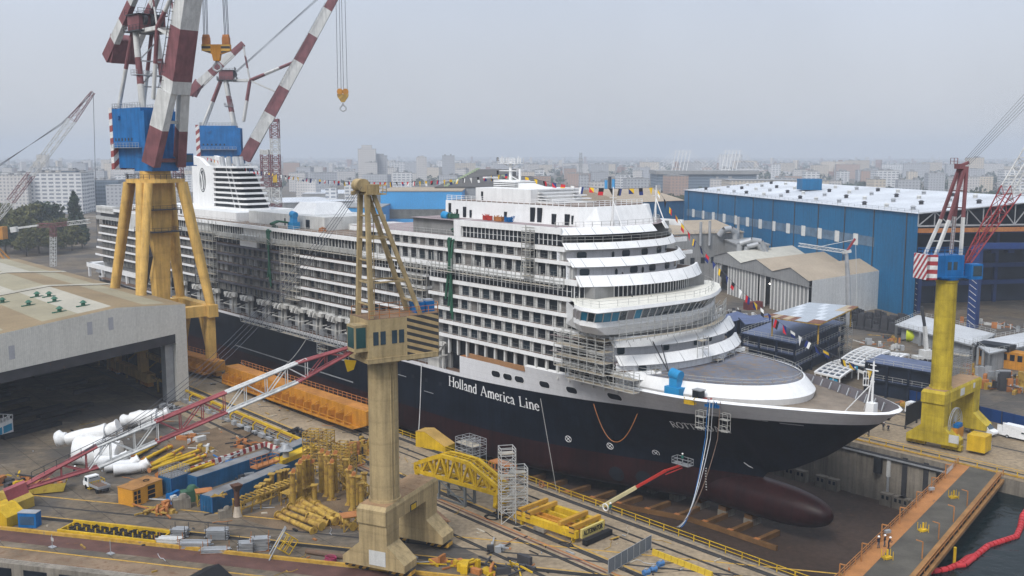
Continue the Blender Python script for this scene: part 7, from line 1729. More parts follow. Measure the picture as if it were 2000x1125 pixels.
# ================================================================= near quay and yard
# long orange gantry beams beside the dock
def beam(a, b, w_, h_, label, zb=1.2):
    A_, B_ = P(*a), P(*b); rz = heading(A_,B_); L_ = (B_-A_).length; t = thing('bridge_beam', label, 'steel beam', A_, rz)
    mb = MB(); mb.add([(0,0,zb+.8),(3,0,zb),(L_-2,0,zb),(L_,0,zb+.8),(0,w_,zb+.8),(3,w_,zb),(L_-2,w_,zb),(L_,w_,zb+.8),(0,0,zb+h_),(L_,0,zb+h_),(0,w_,zb+h_),(L_,w_,zb+h_)], [(0,1,2,3,9,8),(4,10,11,7,6,5),(8,9,11,10),(0,4,5,1),(1,5,6,2),(2,6,7,3),(0,8,10,4),(3,7,11,9)]); mb.build('box_girder', ORANGE, t)
    n = int(L_/3.2)
    for k in range(n):
        x = 2+k*(L_-4)/n; mb = MB(); mb.box(x-.1,x+.1,-1.9,0,zb+.1,zb+2.0); mb.bar((x,-1.9,zb+2.0),(x,0,zb+2.6),.14); mb.build('bracket', ORANGE, t)
    mb = MB(); mb.box(2,L_-2,-1.9,-.0,zb-.02,zb+.1); mb.box(2,L_-2,-1.95,-1.8,zb+1.0,zb+1.1); mb.box(2,L_-2,-1.95,-1.85,zb+.1,zb+.5); mb.build('side_gallery', ORANGE, t)
    mb = MB(); mb.box(1,L_-1,.2,w_-.2,zb+h_,zb+h_+.012); mb.build('rusty_top', mat('rusty girder top', (.36,.155,.035), .85, var=.3, rust=.5, rrgb=(.24,.1,.03)), t)
    mb = MB(); mb.rail([(2,w_-.1,zb+h_),(L_-3,w_-.1,zb+h_)],1.2,.1,1.7,1); mb.build('railing', OXIDE, t)
    for x in (4, L_*.4, L_*.75): mb = MB(); mb.cbox((x,w_/2,zb/2),(2.2,w_*.8,zb)); mb.build('trestle', OXIDE, t)
    return t
beam((441,753),(716,851),3.4,3.6,'very long orange box beam lying on trestles along the dock')
beam((330,716),(418,742),3.2,3.2,'shorter orange box beam lying under the nearest portal crane')
# yellow housing at the dock edge
t = thing('winch_housing', 'yellow sloping housing on the dock edge right of the beige pillar', 'housing', P(812,872), heading(P(812,872),P(863,882)))
L_ = (P(866,885)-P(812,872)).length
mb = MB(); s_ = [(0,0),(L_,0),(L_,1.0),(L_*.3,3.2),(0,2.9)]; n = 5; mb.add([(x,0,z) for x,z in s_]+[(x,3,z) for x,z in s_], [(0,1,2,3,4),(9,8,7,6,5)]+[(k,5+k,5+(k+1)%5,(k+1)%5) for k in range(5)]); mb.build('casing', YEL, t)
mb = MB(); mb.add([(L_,-.1,1.02),(L_*.3,-.1,3.25),(L_*.3,3.1,3.25),(L_,3.1,1.02),(-.1,-.1,2.95),(-.1,3.1,2.95)], [(0,3,2,1),(1,2,5,4)]); mb.build('cover', mat('tan rusty cover', (.40,.25,.07), .7, var=.2, rust=.35), t)
# yellow lifting truss on grey stands
A_, B_ = P(812,960), P(972,1010); rz = heading(A_,B_); L_ = (B_-A_).length*1.0
t = thing('lifting_beam', 'big yellow arched lifting truss resting on grey stands', 'lifting beam', A_, rz)
z0 = 3.6; n = 12
def topz(x): f = x/L_; return z0+1.1+2.6*min(1, min(f, 1-f)/.34)
for y in (0,2.2):
    mb = MB(); mb.bar((0,y,z0),(L_,y,z0),.5,.55)
    xs_ = [L_*k/n for k in range(n+1)]
    for a, b in zip(xs_,xs_[1:]): mb.bar((a,y,topz(a)),(b,y,topz(b)),.5,.55)
    for k,(a,b) in enumerate(zip(xs_,xs_[1:])): mb.bar((a,y,z0 if k%2 else topz(a)),(b,y,topz(b) if k%2 else z0),.34); mb.bar((a,y,z0),(a,y,topz(a)),.24) if k%2 else 0
    mb.bar((0,y,z0),(0,y,topz(0)),.4); mb.bar((L_,y,z0),(L_,y,topz(L_)),.4); mb.build('truss_side', YEL, t)
mb = MB()
for k in range(n+1): x = L_*k/n; mb.bar((x,0,topz(x)),(x,2.2,topz(x)),.25); mb.bar((x,0,z0),(x,2.2,z0),.25)
for a, b in zip(xs_,xs_[1:]): mb.bar((a,.7,topz(a)+.35),(b,.7,topz(b)+.35),.12); mb.bar((a,1.6,topz(a)+.35),(b,1.6,topz(b)+.35),.12)
mb.build('cross_member', YEL, t)
for x in (.3, L_-.4):
    for y in (.1,2.1):
        mb = MB(); mb.cbox((x,y,z0-1.0),(.7,.5,1.6)); mb.tube((x-.25,y,z0-1.9),(x+.25,y,z0-1.9),.5,n=12); mb.build('end_sheave', YEL, t)
        mb = MB()
        for q_ in range(5): mb.path(sag((x,y,z0-2.0),(x+1.6-.5*q_+(.5 if x > 3 else -1.0),y-.7+.3*q_,.08),1.0,6), .07, 5)
        mb.path([(x+math.cos(a)*1.3*R.uniform(.7,1.2),y-1.0+math.sin(a)*.7*R.uniform(.7,1.2),.1) for a in [k*.55 for k in range(26)]], .08, 5)
        mb.build('wire_sling', BLACK, t)
t = thing('trestle', 'dark grey steel trestle carrying the yellow lifting truss', 'trestle', A_ + Vector((math.cos(rz),math.sin(rz),0))*L_*.3, rz)
mb = MB()
for x in (0, L_*.32):
    for y in (0,2.2): mb.bar((x,y,0),(x,y,3.3),.35)
mb.bar((0,0,3.2),(L_*.32,0,.3),.16); mb.bar((0,2.2,3.2),(L_*.32,2.2,.3),.16); mb.box(-.2,L_*.32+.2,-.2,2.4,3.15,3.32)
for y in (0,2.2): mb.bar((0,y,.25),(L_*.32,y,.25),.2)
mb.build('frame', mat('grey trestle paint', (.12,.13,.13), .6, var=.2, rust=.15), t)
# second grey cage with platform behind the truss, rust crate, tall scaffold
scaffold_tower('grey caged work platform behind the yellow lifting truss', P(890,901), RZ+math.pi, 3, 2, 1.6, 2, 1.8, STEEL, name='work_platform')
t = thing('steel_crate', 'rust orange slatted steel crate at the dock railing', 'crate', P(955,925), heading(P(955,925),P(992,938)))
mb = MB(); L_ = (P(992,938)-P(955,925)).length; mb.box(0,L_,0,2.0,2.2,2.35)
for k in range(7): x = L_*k/6; mb.bar((x,0,0),(x,0,2.25),.16); mb.bar((x,2,0),(x,2,2.25),.16)
for z in (.1,1.1): mb.bar((0,0,z),(L_,0,z),.14); mb.bar((0,2,z),(L_,2,z),.14)
mb.mi = 1; mb.box(.2,L_-.2,.3,1.8,.1,1.6); mb.build('frame', [OXIDE, DSTEEL], t)
scaffold_tower('tall aluminium scaffold tower on the quay beside the yellow frame', P(1001,1012), RZ+math.pi*.5-.5, 1, 1, 2.2, 6, 1.75, mat('bright scaffold tube', (.55,.55,.53), .4, .3), r=.05)
scaffold_tower('lower aluminium scaffold tower joined behind the tall one', P(1024,1004), RZ+math.pi*.5-.5, 1, 1, 2.2, 4, 1.75, mat('bright scaffold tube', (.55,.55,.53), .4, .3), r=.05)
# yellow spreader frame
A_, B_, C_ = P(1012,1022), P(1128,1062), P(1172,1038); rz = heading(A_,B_); L_ = (B_-A_).length; w_ = (Matrix.Rotation(-rz,3,'Z') @ (C_-B_)).y
t = thing('spreader_frame', 'large yellow lifting spreader frame lying on the quay', 'spreader frame', A_, rz)
for y in (0, w_):
    mb = MB(); mb.bar((0,y,1.3),(L_,y,1.3),.7,1.1); mb.bar((-.6,y,.8),(0,y,1.8),.5); mb.build('side_beam', YEL, t)
for y in (w_*.28, w_*.5, w_*.74):
    mb = MB(); mb.bar((.4,y,1.2),(L_-.4,y,1.2),.4,.5); mb.build('inner_beam', ORANGE if y < w_*.6 else YEL, t)
for f in (.04,.2,.72,.93):
    mb = MB(); mb.bar((L_*f,-.2,2.2),(L_*f,w_+.2,2.2),.55,.6); mb.build('cross_beam', mat('ochre beam', (.42,.23,.03), .65, var=.2, rust=.35), t)
for x in (.8,L_*.45,L_-.8):
    for y in (0,w_): mb = MB(); mb.bar((x,y,0),(x,y,.9),.4); mb.build('foot', YEL, t)
mb = MB(); mb.cbox((L_+.3,w_/2,1.4),(.35,w_*.86,1.3)); mb.build('end_plate', mat('pale yellow plate', (.52,.42,.13), .6, var=.15, rust=.2), t)
for f in (.05,.2,.93): mb = MB(); mb.cbox((L_*f,-.4,1.9),(.9,.1,.9)); mb.build('hazard_plate', HAZ2, t)
mb = MB(); mb.cbox((L_+1.3,w_/2,.5),(.8,w_*1.02,.8)); mb.build('rubber_fender', BLACK, t)
mb = MB()
for k in range(3): mb.cbox((L_*(.36+.06*k),-.6,.5),(.7,.5,.45))
mb.build('counterweight', CONCR, t)
mb = MB(); mb.path([(L_-1+math.cos(a)*1.2*R.uniform(.8,1.2),-1.4+math.sin(a)*.6,.08) for a in [k*.5 for k in range(24)]], .06, 5); mb.path(sag((L_-.5,0,1.5),(L_-.6,-1.2,.1),.4,6), .06, 5); mb.build('cable', BLACK, t)
GL['N'] = (.86, [([(.14,0),(.14,1)],0),([(.14,1),(.68,0)],1),([(.68,0),(.68,1)],0),'s.14,0','s.68,1'])
mb = MB(); x = 0; hh = .75; tot_ = sum(GL[c][0] for c in 'ALTERNATOR'); sc_ = w_*.74/(tot_*hh)
for ch in 'ALTERNATOR':
    wdt, st = GL[ch]
    for s_ in st:
        if isinstance(s_, str): continue
        for a, b in zip(s_[0], s_[0][1:]): mb.bar((L_+.5, w_*.13+(x+a[0])*hh*sc_, 1.05+a[1]*hh), (L_+.5, w_*.13+(x+b[0])*hh*sc_, 1.05+b[1]*hh), .08)
    x += wdt
mb.build('lettering', BLACK, t, None, 'black capitals along the end plate')
# tan shelter on the rail right of the beige portal
t = thing('rail_shelter', 'low shelter with rusty tan roof beside the beige crane portal', 'shelter', P(800,1010), heading(P(800,1010),P(846,1052)))
L_ = (P(846,1052)-P(800,1010)).length; mb = MB(); mb.box(0,L_,0,2.4,0,2.2); mb.build('wall', CONTG, t)
mb = MB(); mb.add([(-.3,-.3,2.2),(L_+.3,-.3,2.2),(L_+.3,1.2,3.0),(-.3,1.2,3.0),(L_+.3,2.7,2.2),(-.3,2.7,2.2)], [(0,1,2,3),(3,2,4,5),(1,4,2),(0,3,5)]); mb.build('roof', mat('rusty tan roof', (.26,.15,.085), .8, var=.25, rust=.4, seam=('Y',.7,.3)), t)
mb = MB(); mb.box(L_,L_+.03,.3,1.0,.2,2.1); mb.box(L_,L_+.03,1.4,2.1,.2,2.1); mb.build('door_leaf', WHITE2, t)
# grey fence panels and yellow barrier at the bottom
A_, B_ = P(1188,1122), P(1272,1072); rz = heading(A_,B_); L_ = (B_-A_).length
for k in range(7):
    t = thing('fence_panel', 'grey mesh site fence panel by the bottom edge, %s' % ('first from the left','second from the left','third from the left','middle of the row','third from the right','second from the right','first from the right')[k], 'fence panel', A_.lerp(B_,k/7), rz, 'site fence panels by the bottom edge')
    l_ = L_/7-.05; mb = MB(); mb.rail([(0,0,.1),(l_,0,.1)], 1.95, .07, l_, 0); mb.bar((0,0,.1),(l_,0,.1),.06); mb.build('frame', STEEL, t)
    mb = MB(); mb.box(.03,l_-.03,-.01,.01,.12,2.0); mb.build('mesh', mat('grey netting', (.13,.145,.16), .8), t); mb = MB(); mb.cbox((0,0,.07),(.25,.7,.14)); mb.build('foot', CONCR, t)
A_, B_ = P(1275,1082), P(1392,1128); rz = heading(A_,B_); L_ = (B_-A_).length; nb = 9
for k in range(nb):
    mb = MB(); l_ = L_/nb-.06; mb.add([(0,-.25,0),(l_,-.25,0),(l_,.25,0),(0,.25,0),(0,-.1,.75),(l_,-.1,.75),(l_,.1,.75),(0,.1,.75)], [(0,3,2,1),(4,5,6,7),(0,1,5,4),(1,2,6,5),(2,3,7,6),(3,0,4,7)])
    single('road_barrier', mb, mat('barrier yellow', (.50,.34,.03), .6, var=.2, rust=.1), 'yellow plastic barrier in the bottom row, %s' % (['nearest the grey fence']+['%s along from the grey fence' % w for w in ('second','third','fourth','fifth','sixth','seventh','eighth')]+['last in the row'])[k], 'barrier', A_.lerp(B_,k/nb), rz, 'yellow barriers at the bottom edge')
for i, (px, py) in enumerate(((1290,1105),(1276,1116),(1262,1122))):
    mb = MB(); mb.tube((-.5,0,.35),(.5,0,.35),.34,n=12); mb.cbox((0,0,.05),(.9,.6,.1)); mb.mi = 1; mb.tube((.5,0,.35),(.62,0,.35),.2,n=10); mb.cbox((0,0,.75),(.4,.3,.2)); mb.mi = 2; mb.path(sag((.6,0,.3),(4.6,-.8-.5*i,.05),.2,6), .06, 5)
    single('pump_motor', mb, [mat('pump blue', (.06,.16,.34), .5), STEEL, BLACK], 'small blue pump motor inside the yellow barriers, %s' % ('furthest right','middle one','leftmost')[i], 'pump', P(px,py), .6, 'pump motors inside the yellow barriers')
# assorted yellow hooks and lifting gear at the bottom, right of the beige crane
pile(985,1112,26,3.4,1.6,1.4,(YEL,DSTEEL),'lifting_gear','yellow lifting hooks and shackles heaped at the bottom edge','lifting gear', rz=.3)
pile(905,1110,24,4.5,1.2,1.2,(YEL,OXIDE),'lifting_gear','yellow beam pieces lying right of the beige crane foot','lifting gear', rz=-.4)
pile(965,1075,10,1.2,.8,1.0,(STEEL,DSTEEL),'steel_stack','small grey steel stack near the yellow hooks','steel stack')
# ---------------------------------------------------------------- yard at the left
# long yellow pipe rail on posts along the track
pp = [P(x,y,1.9) for x,y in ((380,778),(620,876))]
t = thing('pipe_line', 'yellow pipe line on posts along the dock side track', 'pipe line', W(110,89.6), RZ)
mb = MB(); mb.bar((-25.5,0,2.0),(32,0,2.0),.42,.42); mb.bar((-25.5,0,2.0),(-26.8,0,1.2),.5,.5); mb.build('pipe', YEL, t)
for k in range(12):
    mb = MB(); x = -24+k*5; mb.bar((x,.9,0),(x,.9,1.4),.22); mb.bar((x,.9,1.4),(x,0,2.0),.22); mb.build('post', YEL, t)
mb = MB(); mb.bar((-26,.5,.5),(32,.5,.5),.12); mb.bar((-26,.5,1.2),(32,.5,1.2),.1)
for k in range(20): mb.bar((-25+k*3,.5,0),(-25+k*3,.5,1.4),.12); mb.cbox((-24+k*3,1.6,.45),(1.2+k%3*.5,.7,.5+.3*(k%2)))
mb.build('cable_rack', STEEL, t)
# containers
def container(label, a, b, w_=2.45, h_=2.6, extra=None):
    A_, B_ = P(*a), P(*b); rz = heading(A_,B_); L_ = (B_-A_).length; t = thing('shipping_container', label, 'container', A_, rz, 'blue containers in the yard')
    mb = MB(); mb.box(0,L_,0,w_,0,h_); mb.build('body', CONT, t)
    mb = MB(); mb.box(.1,L_-.1,.1,w_-.1,h_,h_+.03); mb.build('roof', CONTG, t)
    mb = MB()
    for y in (.1,w_/2+.05): mb.box(-.06,0,y,y+w_/2-.15,.15,h_-.15)
    for y in (.5,.9,1.5,1.9): mb.bar((-.09,y,.2),(-.09,y,h_-.2),.06)
    mb.build('door', CONT, t)
    for x in (0,L_):
        for y in (0,w_): mb = MB(); mb.box(x-.08,x+.08,y-.08,y+.08,0,h_+.06); mb.build('corner_post', mat('corner blue', (.012,.06,.16), .5), t)
    return t, L_
t, L_ = container('long blue container with an open grey roof nearest the weathered funnel post', (416,1003),(566,938))
t, L_ = container('long blue container behind the nearest one, dark frames on its roof', (386,962),(535,910))
container('blue container end at the back near the yellow stands', (545,915),(612,884))
t, L_ = container('short blue container with a wire cage on its roof beside the orange cabin', (336,968),(372,955), 3.0, 2.8)
mb = MB(); mb.rail([(0,0,2.83),(L_,0,2.83),(L_,3,2.83),(0,3,2.83),(0,0,2.83)], 1.3, .06, .6, 3); mb.build('roof_cage', STEEL, t)
pile(470,930,24,3,1.5,.8,(DSTEEL,STEEL),'frame_stack','dark steel frames lying in front of the red and white barriers','steel frames')
t = thing('pallet_rack', 'rusty rack with plywood on the second long blue container', 'rack', P(505,918,2.63), heading(P(386,962),P(535,910))); mb = MB(); mb.box(0,5,.3,2,.0,.3); mb.rail([(0,.3,.3),(5,.3,.3),(5,2,.3),(0,2,.3),(0,.3,.3)],1.2,.07,1.3,1); mb.build('frame', OXIDE, t)
t = thing('spare_frame', 'ochre scrap frame lying on the nearest long blue container', 'frame', P(428,972,2.63), .5); mb = MB()
for k in range(7): a = R.uniform(0,6); mb.bar((0,0,.3),(1.3*math.cos(a),.9*math.sin(a),.2+.5*R.random()),.16)
mb.build('bars', TANK, t)
# orange site cabin
A_, B_ = P(258,990), P(318,968); rz = heading(A_,B_); L_ = (B_-A_).length; t = thing('site_cabin', 'orange steel site cabin with grille openings in the left yard', 'cabin', A_, rz)
mb = MB(); mb.box(0,L_*.42,-.3,3.2,0,2.7); mb.box(L_*.42,L_,0,3.6,0,2.7); mb.build('body', mat('cabin orange', (.52,.24,.025), .6, var=.15, rust=.25), t)
mb = MB(); mb.box(-.1,L_*.42,-.4,3.3,2.7,2.78); mb.box(L_*.42,L_+.1,-.1,3.7,2.7,2.78); mb.build('roof', mat('rusty cabin roof', (.30,.15,.05), .85, var=.25, rust=.5), t)
for x, w_ in ((.25,.5),(.95,.5),(L_*.52,1.4)):
    for z in (.3,1.05,1.8): mb = MB(); y = -.3 if x < L_*.4 else 0; mb.box(x,x+w_,y-.03,y,z,z+.6); mb.build('grille', DARK, t)
mb = MB(); mb.path([(L_*.7+.5*math.cos(a),1.6+.4*math.sin(a),2.85) for a in [k*.6 for k in range(22)]], .07, 5); mb.build('cable', BLACK, t)
pile(312,1000,30,1.7,1.0,1.5,(OXIDE,TANK),'scrap_heap','rust brown heap of brackets right of the orange cabin','scrap heap')
pile(345,975,16,1.4,1.0,1.0,(WHITE2,CBLUE),'sack_heap','pale sacks and a blue bin between the cabin and the containers','sack heap')
for i, (px, py, s_) in enumerate(((355,992,1.6),(372,978,1.8),(440,1010,1.2))):
    mb = MB(); mb.cbox((0,0,.5*s_),(1.6*s_,.9*s_,1.0*s_),0); mb.ball((.3,0,1.0*s_),.5*s_,7,5); single('concrete_block', mb, [CONCR,mat('green skip', (.04,.10,.06), .7),CONCR][i], ('rough grey concrete block left of the long containers','dark green bin left of the long containers','grey stone lying under the nearest long container')[i], 'block', P(px,py), .5)
t = thing('funnel_post', 'weathered brown and cream funnel topped post beside a long container', 'post', P(464,1008)); mb = MB(); mb.tube((0,0,0),(0,0,1.6),.75,.42,n=12); mb.build('foot', mat('cream stained concrete', (.45,.38,.30), .85, var=.25, streak=.4), t); mb = MB(); mb.tube((0,0,1.6),(0,0,4.0),.42,.42,n=12); mb.tube((0,0,4.0),(0,0,5.0),.45,1.05,n=4); mb.build('funnel', mat('dark rust', (.085,.04,.025), .85, var=.3, rust=.4), t)
# red and white barriers in an L
bp_ = [P(x,y) for x,y in ((374,921),(519,871),(562,889))]; k_ = 0
for (a, b), nb in zip(zip(bp_,bp_[1:]),(24,8)):
    rz = heading(a,b); l_ = (b-a).length/nb
    for k in range(nb):
        mb = MB(); mb.add([(0,-.3,0),(l_*.96,-.3,0),(l_*.96,.3,0),(0,.3,0),(0,-.14,.85),(l_*.96,-.14,.85),(l_*.96,.14,.85),(0,.14,.85)], [(0,3,2,1),(4,5,6,7),(0,1,5,4),(1,2,6,5),(2,3,7,6),(3,0,4,7)])
        single('road_barrier', mb, mat('barrier white', (.52,.49,.44), .7, var=.15) if k % 2 else mat('barrier red', (.22,.03,.03), .6, var=.15), '%s barrier in the L shaped row behind the blue containers, %s' % ('white' if k % 2 else 'dark red', 'long side' if nb > 8 else 'short side'), 'barrier', a.lerp(b,k/nb), rz, '%s barriers of the L shaped row, %s' % ('white' if k % 2 else 'dark red', 'long side' if nb > 8 else 'short side'))
# yellow stands: upright columns, fallen columns
for i, (px, py, h_, r_) in enumerate(((586,985,10.5,.42),(593,976,10.5,.45),(602,970,10,.42),(573,992,9,.42),(610,968,8.6,.4),(629,960,10.5,.45),(640,968,10.8,.5),(648,975,9.5,.46),(636,955,8,.4),(655,960,10,.42),(683,985,9,.45),(690,995,8.6,.45),(676,955,8,.4),(700,985,7.2,.4),(706,992,6.4,.38),(615,985,5,.35),(712,968,6,.38),(532,965,5.4,.35),(546,962,5.6,.35),(553,958,5.4,.33),(560,955,5.2,.33),(524,970,4.4,.35),(513,975,4.0,.35),(505,980,4.0,.35))):
    mb = MB(); mb.tube((0,0,0),(0,0,h_*.62),r_*1.05,n=10); mb.box(-.6*r_/.4,.6*r_/.4,-.6*r_/.4,.6*r_/.4,0,.12); mb.box(-.55,.55,-.55,.55,h_*.62,h_*.62+.14)
    if h_ > 8: mb.mi = 1; mb.bar((0,0,h_*.62),(.3,.1,h_*.62+.7),.5); mb.mi = 0
    place = 'cluster left of the beige pillar' if px > 660 else 'middle cluster' if px > 620 else 'group beside the containers' if px < 565 else 'left cluster'
    tl = ['short','medium','tall'][0 if h_ < 6 else 1 if h_ < 9 else 2]
    single('support_column', mb, [TANK, OXIDE], '%s rusty yellow column standing in the %s' % (tl, place), 'support column', P(px,py), 0, '%s columns of the %s' % (tl, place))
for i, (ax_, ay_, bx_, by_) in enumerate(((543,1006,612,1037),(556,1000,628,1028),(566,990,634,1016),(572,984,650,1010),(584,982,640,1002),(590,978,655,1018),(604,976,672,1014),(620,985,690,1028),(600,1010,640,1022))):
    a, b = P(ax_,ay_,.4+.35*(i%3)), P(bx_,by_,.4+.3*(i%2)); mb = MB(); mb.tube(a,b,.4,n=10); d_ = (b-a).normalized()
    mb.tube(a-d_*.12,a,.7,n=8); mb.tube(b,b+d_*.12,.7,n=8)
    single('fallen_column', mb, TANK, 'rusty yellow column lying in the star shaped pile, %s' % ('nearest the track','second from the track','third from the track','near the standing columns','short upper one','crossing on top','right of the crossing one','furthest right','short one in the middle')[i], 'support column', a, 0, 'fallen columns left of the beige crane', FW)
# truss tables and lattice frames among the columns
for i, (a, b, h_, lab) in enumerate((((472,1008),(580,966),2.2,'ochre trestle table of pipes in front of the standing columns'),((655,945),(700,985),2.6,'ochre trestle table of pipes beside the beige pillar'),((566,992),(614,972),2.0,'low ochre trestle table behind the fallen columns'))):
    A_, B_ = P(*a), P(*b); rz = heading(A_,B_); L_ = (B_-A_).length; t = thing('trestle_table', lab, 'trestle', A_, rz); mb = MB(); n = 6
    for y in (0,1.8):
        for k in range(n+1): x = L_*k/n; mb.bar((x,y,0),(x+(.5 if k%2 else 0),y,h_),.16)
        for z in (h_*.5,h_): mb.bar((0,y,z),(L_,y,z),.2)
    for k in range(14): mb.bar((L_*k/13,-.2,h_+.15),(L_*k/13,2,h_+.15),.16)
    mb.build('frame', TANK, t)
scaffold_tower('ochre lattice stand rising behind the standing columns', P(655,925), RZ+.6, 3, 2, 1.5, 4, 1.7, TANK, planks=False, name='lattice_stand', r=.07)
scaffold_tower('ochre lattice stand right against the beige pillar', P(697,930), RZ+.6, 2, 2, 1.5, 3, 1.7, TANK, planks=False, name='lattice_stand', r=.07)
for i, (px, py) in enumerate(((386,990),(672,1040))):
    t = thing('lattice_box', ('small ochre lattice box between the two long containers','ochre lattice box with tin roof beside the beige crane leg')[i], 'lattice box', P(px,py), .4); mb = MB()
    for x in (0,2.2):
        for y in (0,1.8): mb.bar((x,y,0),(x,y,2.2),.18)
    for y in (0,1.8): mb.bar((0,y,0),(2.2,y,2.2),.12); mb.bar((2.2,y,0),(0,y,2.2),.12); mb.bar((0,y,2.1),(2.2,y,2.1),.16)
    mb.build('frame', TANK, t); mb = MB(); mb.box(-.2,2.4,-.2,2.0,2.2,2.3); mb.build('lid', OXIDE, t)
pile(706,895,60,5,3,3.4,(TANK,OXIDE,DSTEEL),'frame_heap','heap of ochre frames and stairs behind the beige pillar','frame heap', rz=RZ)
mb = MB(); mb.tube((0,0,0),(0,0,3.4),.55,n=12); mb.tube((0,0,3.4),(0,0,3.7),1.3,.9,n=14); mb.tube((0,0,3.7),(0,0,4.4),.9,.5,n=14)
single('vent_stack', mb, STEEL, 'grey vent stack with a flared silver cowl behind the red and white barriers', 'vent stack', P(559,915))
t = thing('skip', 'yellow and blue open skip behind the red and white barriers', 'skip', P(552,922), heading(P(552,922),P(612,896))); mb = MB(); L_ = (P(612,896)-P(552,922)).length; mb.box(0,L_,0,2.2,0,1.3); mb.mi = 1; mb.box(-.1,L_+.1,-.1,2.3,1.3,2.1); mb.build('body', [CONT, YEL], t)
# yellow rack of pipes with rusty ends
for i, (px, py, n, dx, dy, ln) in enumerate(((268,886,9,56,-26,0),(300,912,9,78,-28,0))):
    for k in range(n):
        a = P(px+k*5-(k%3)*9, py+k*3.2, .25+.3*(k%3)); b = P(px+k*5-(k%3)*9+dx+R.uniform(-16,16), py+k*3.2+dy+R.uniform(-5,5), .25+.3*((k+1)%3)); mb = MB(); mb.tube(a,b,.27,n=8); d_ = (b-a).normalized(); mb.mi = 1; mb.tube(a-d_*.1,a,.45,n=8); mb.tube(b,b+d_*.1,.45,n=8); mb.mi = 0
        q_ = a.lerp(b,.5); mb.tube(q_-d_*.15,q_+d_*.15,.36,n=8)
        single('steel_prop', mb, [YEL, OXIDE], 'yellow steel prop in the heap %s' % ('beside the white wrapped tubes','towards the yellow pipe line')[i], 'steel prop', a, 0, 'yellow props of the %s heap' % ('left','right')[i], FW)
# white wrapped castings
def wrapped(label, px, py, parts, rz=0.0):
    t = MB()
    for p, q_, r0, r1 in parts:
        p, q_ = Vector(p), Vector(q_); rings = []; a, b = perp(q_-p)
        for k in range(9):
            f = k/8; r_ = (r0+(r1-r0)*f)*(1+R.uniform(-.04,.04)); rings.append([p.lerp(q_,f) + (a*math.cos(s)+b*math.sin(s))*r_*(1+.08*math.sin(3*s+k)+R.uniform(-.035,.035)) for s in [2*math.pi*j/14 for j in range(14)]])
        t.loft(rings)
    return single('wrapped_casting', t, mat('white shrink wrap', (.66,.66,.65), .4, var=.08, sc=.8, fine=.06, bump=.6), label, 'wrapped casting', P(px,py), rz)
wrapped('largest white wrapped casting with two flared ends, beside the shed opening', 175, 905, (((-2.6,0,2.4),(2.2,.8,2.0),2.4,3.0),((2.2,.8,2.0),(5.2,.6,1.9),2.6,1.9),((-4.6,1.6,4.0),(2.4,2.2,5.2),1.0,1.5),((-6.2,1.6,4.1),(-4.6,1.6,4.3),1.5,.9),((2.4,2.2,5.2),(4.6,2.4,6.2),1.0,1.3)))
wrapped('white wrapped casting with raised ends lying under the jib', 285, 838, (((-3.0,0,2.0),(2.2,.6,2.4),1.4,1.7),((-4.6,0,1.7),(-3.0,0,2.0),1.3,.9),((2.2,.6,2.4),(4.4,1.0,3.4),.9,1.0),((-1,.3,1.0),(1.5,.3,1.0),1.5,1.4)))
for i, (px, py, lab) in enumerate(((212,912,'white wrapped tube piece nearest the big wrapped casting'),(232,922,'white wrapped tube piece in the middle of three'),(250,928,'white wrapped tube piece nearest the small truck'))):
    wrapped(lab, px, py, (((-2.2,-.5,1.2),(2.0,.6,1.2),.95,.8),((2.0,.6,1.2),(3.3,1.0,1.9),.85,.95)), .1)
# small tipper truck
rz = heading(P(205,958),P(165,940)); t = thing('tipper_truck', 'small white flatbed tipper truck parked in the left yard', 'truck', P(205,964), rz)
mb = MB(); mb.box(-.2,5.2,-.4,.4,.55,.8); mb.build('chassis', DSTEEL, t)
mb = MB(); s_ = [(3.6,.5),(5.4,.5),(5.5,1.1),(5.25,1.35),(4.8,2.15),(3.6,2.2)]; n = 6; mb.add([(x,-.95,z) for x,z in s_]+[(x,.95,z) for x,z in s_], [tuple(range(n)),tuple(range(2*n-1,n-1,-1))]+[(k,n+k,n+(k+1)%n,(k+1)%n) for k in range(n)]); mb.build('cab', WHITE, t)
mb = MB(); mb.add([(5.3,-.85,1.38),(5.3,.85,1.38),(4.86,.8,2.1),(4.86,-.8,2.1)], [(0,1,2,3)]); mb.box(3.9,4.8,.95,.97,1.35,2.0); mb.box(3.9,4.8,-.97,-.95,1.35,2.0); mb.box(3.57,3.6,-.8,.8,1.3,2.0); mb.build('window', DGLASS, t)
mb = MB(); mb.box(0,3.4,-1.05,1.05,.85,.92); mb.box(0,3.4,-1.05,-1.0,.92,1.3); mb.box(0,3.4,1.0,1.05,.92,1.3); mb.box(0,.05,-1,1,.92,1.3); mb.box(3.35,3.4,-1,1,.92,1.9); mb.mi = 1; mb.box(.1,3.3,-.98,.98,.93,1.0); mb.build('load_bed', [mat('bed grey', (.26,.27,.28), .5), BROWN], t)
for x in (.9,4.5):
    for s in (-1,1): mb = MB(); mb.tube((x,s*.75,.38),(x,s*.98,.38),.38,n=14); mb.build('wheel', BLACK, t)
t = thing('waste_skip', 'small yellow mesh skip full of scrap beside the tipper truck', 'skip', P(196,946), rz+math.pi/2); mb = MB(); mb.box(0,2.6,0,1.6,.1,.2)
for k in range(8): x = 2.6*k/7; mb.bar((x,0,.1),(x,0,1.3),.1); mb.bar((x,1.6,.1),(x,1.6,1.3),.1)
for z in (.15,1.3): mb.rail([(0,0,z-.02),(2.6,0,z-.02),(2.6,1.6,z-.02),(0,1.6,z-.02),(0,0,z-.02)], .05, .1, 3, 0)
mb.mi = 1
for k in range(8): mb.cbox((R.uniform(.3,2.3),R.uniform(.3,1.3),.6),(.6,.5,.8),k)
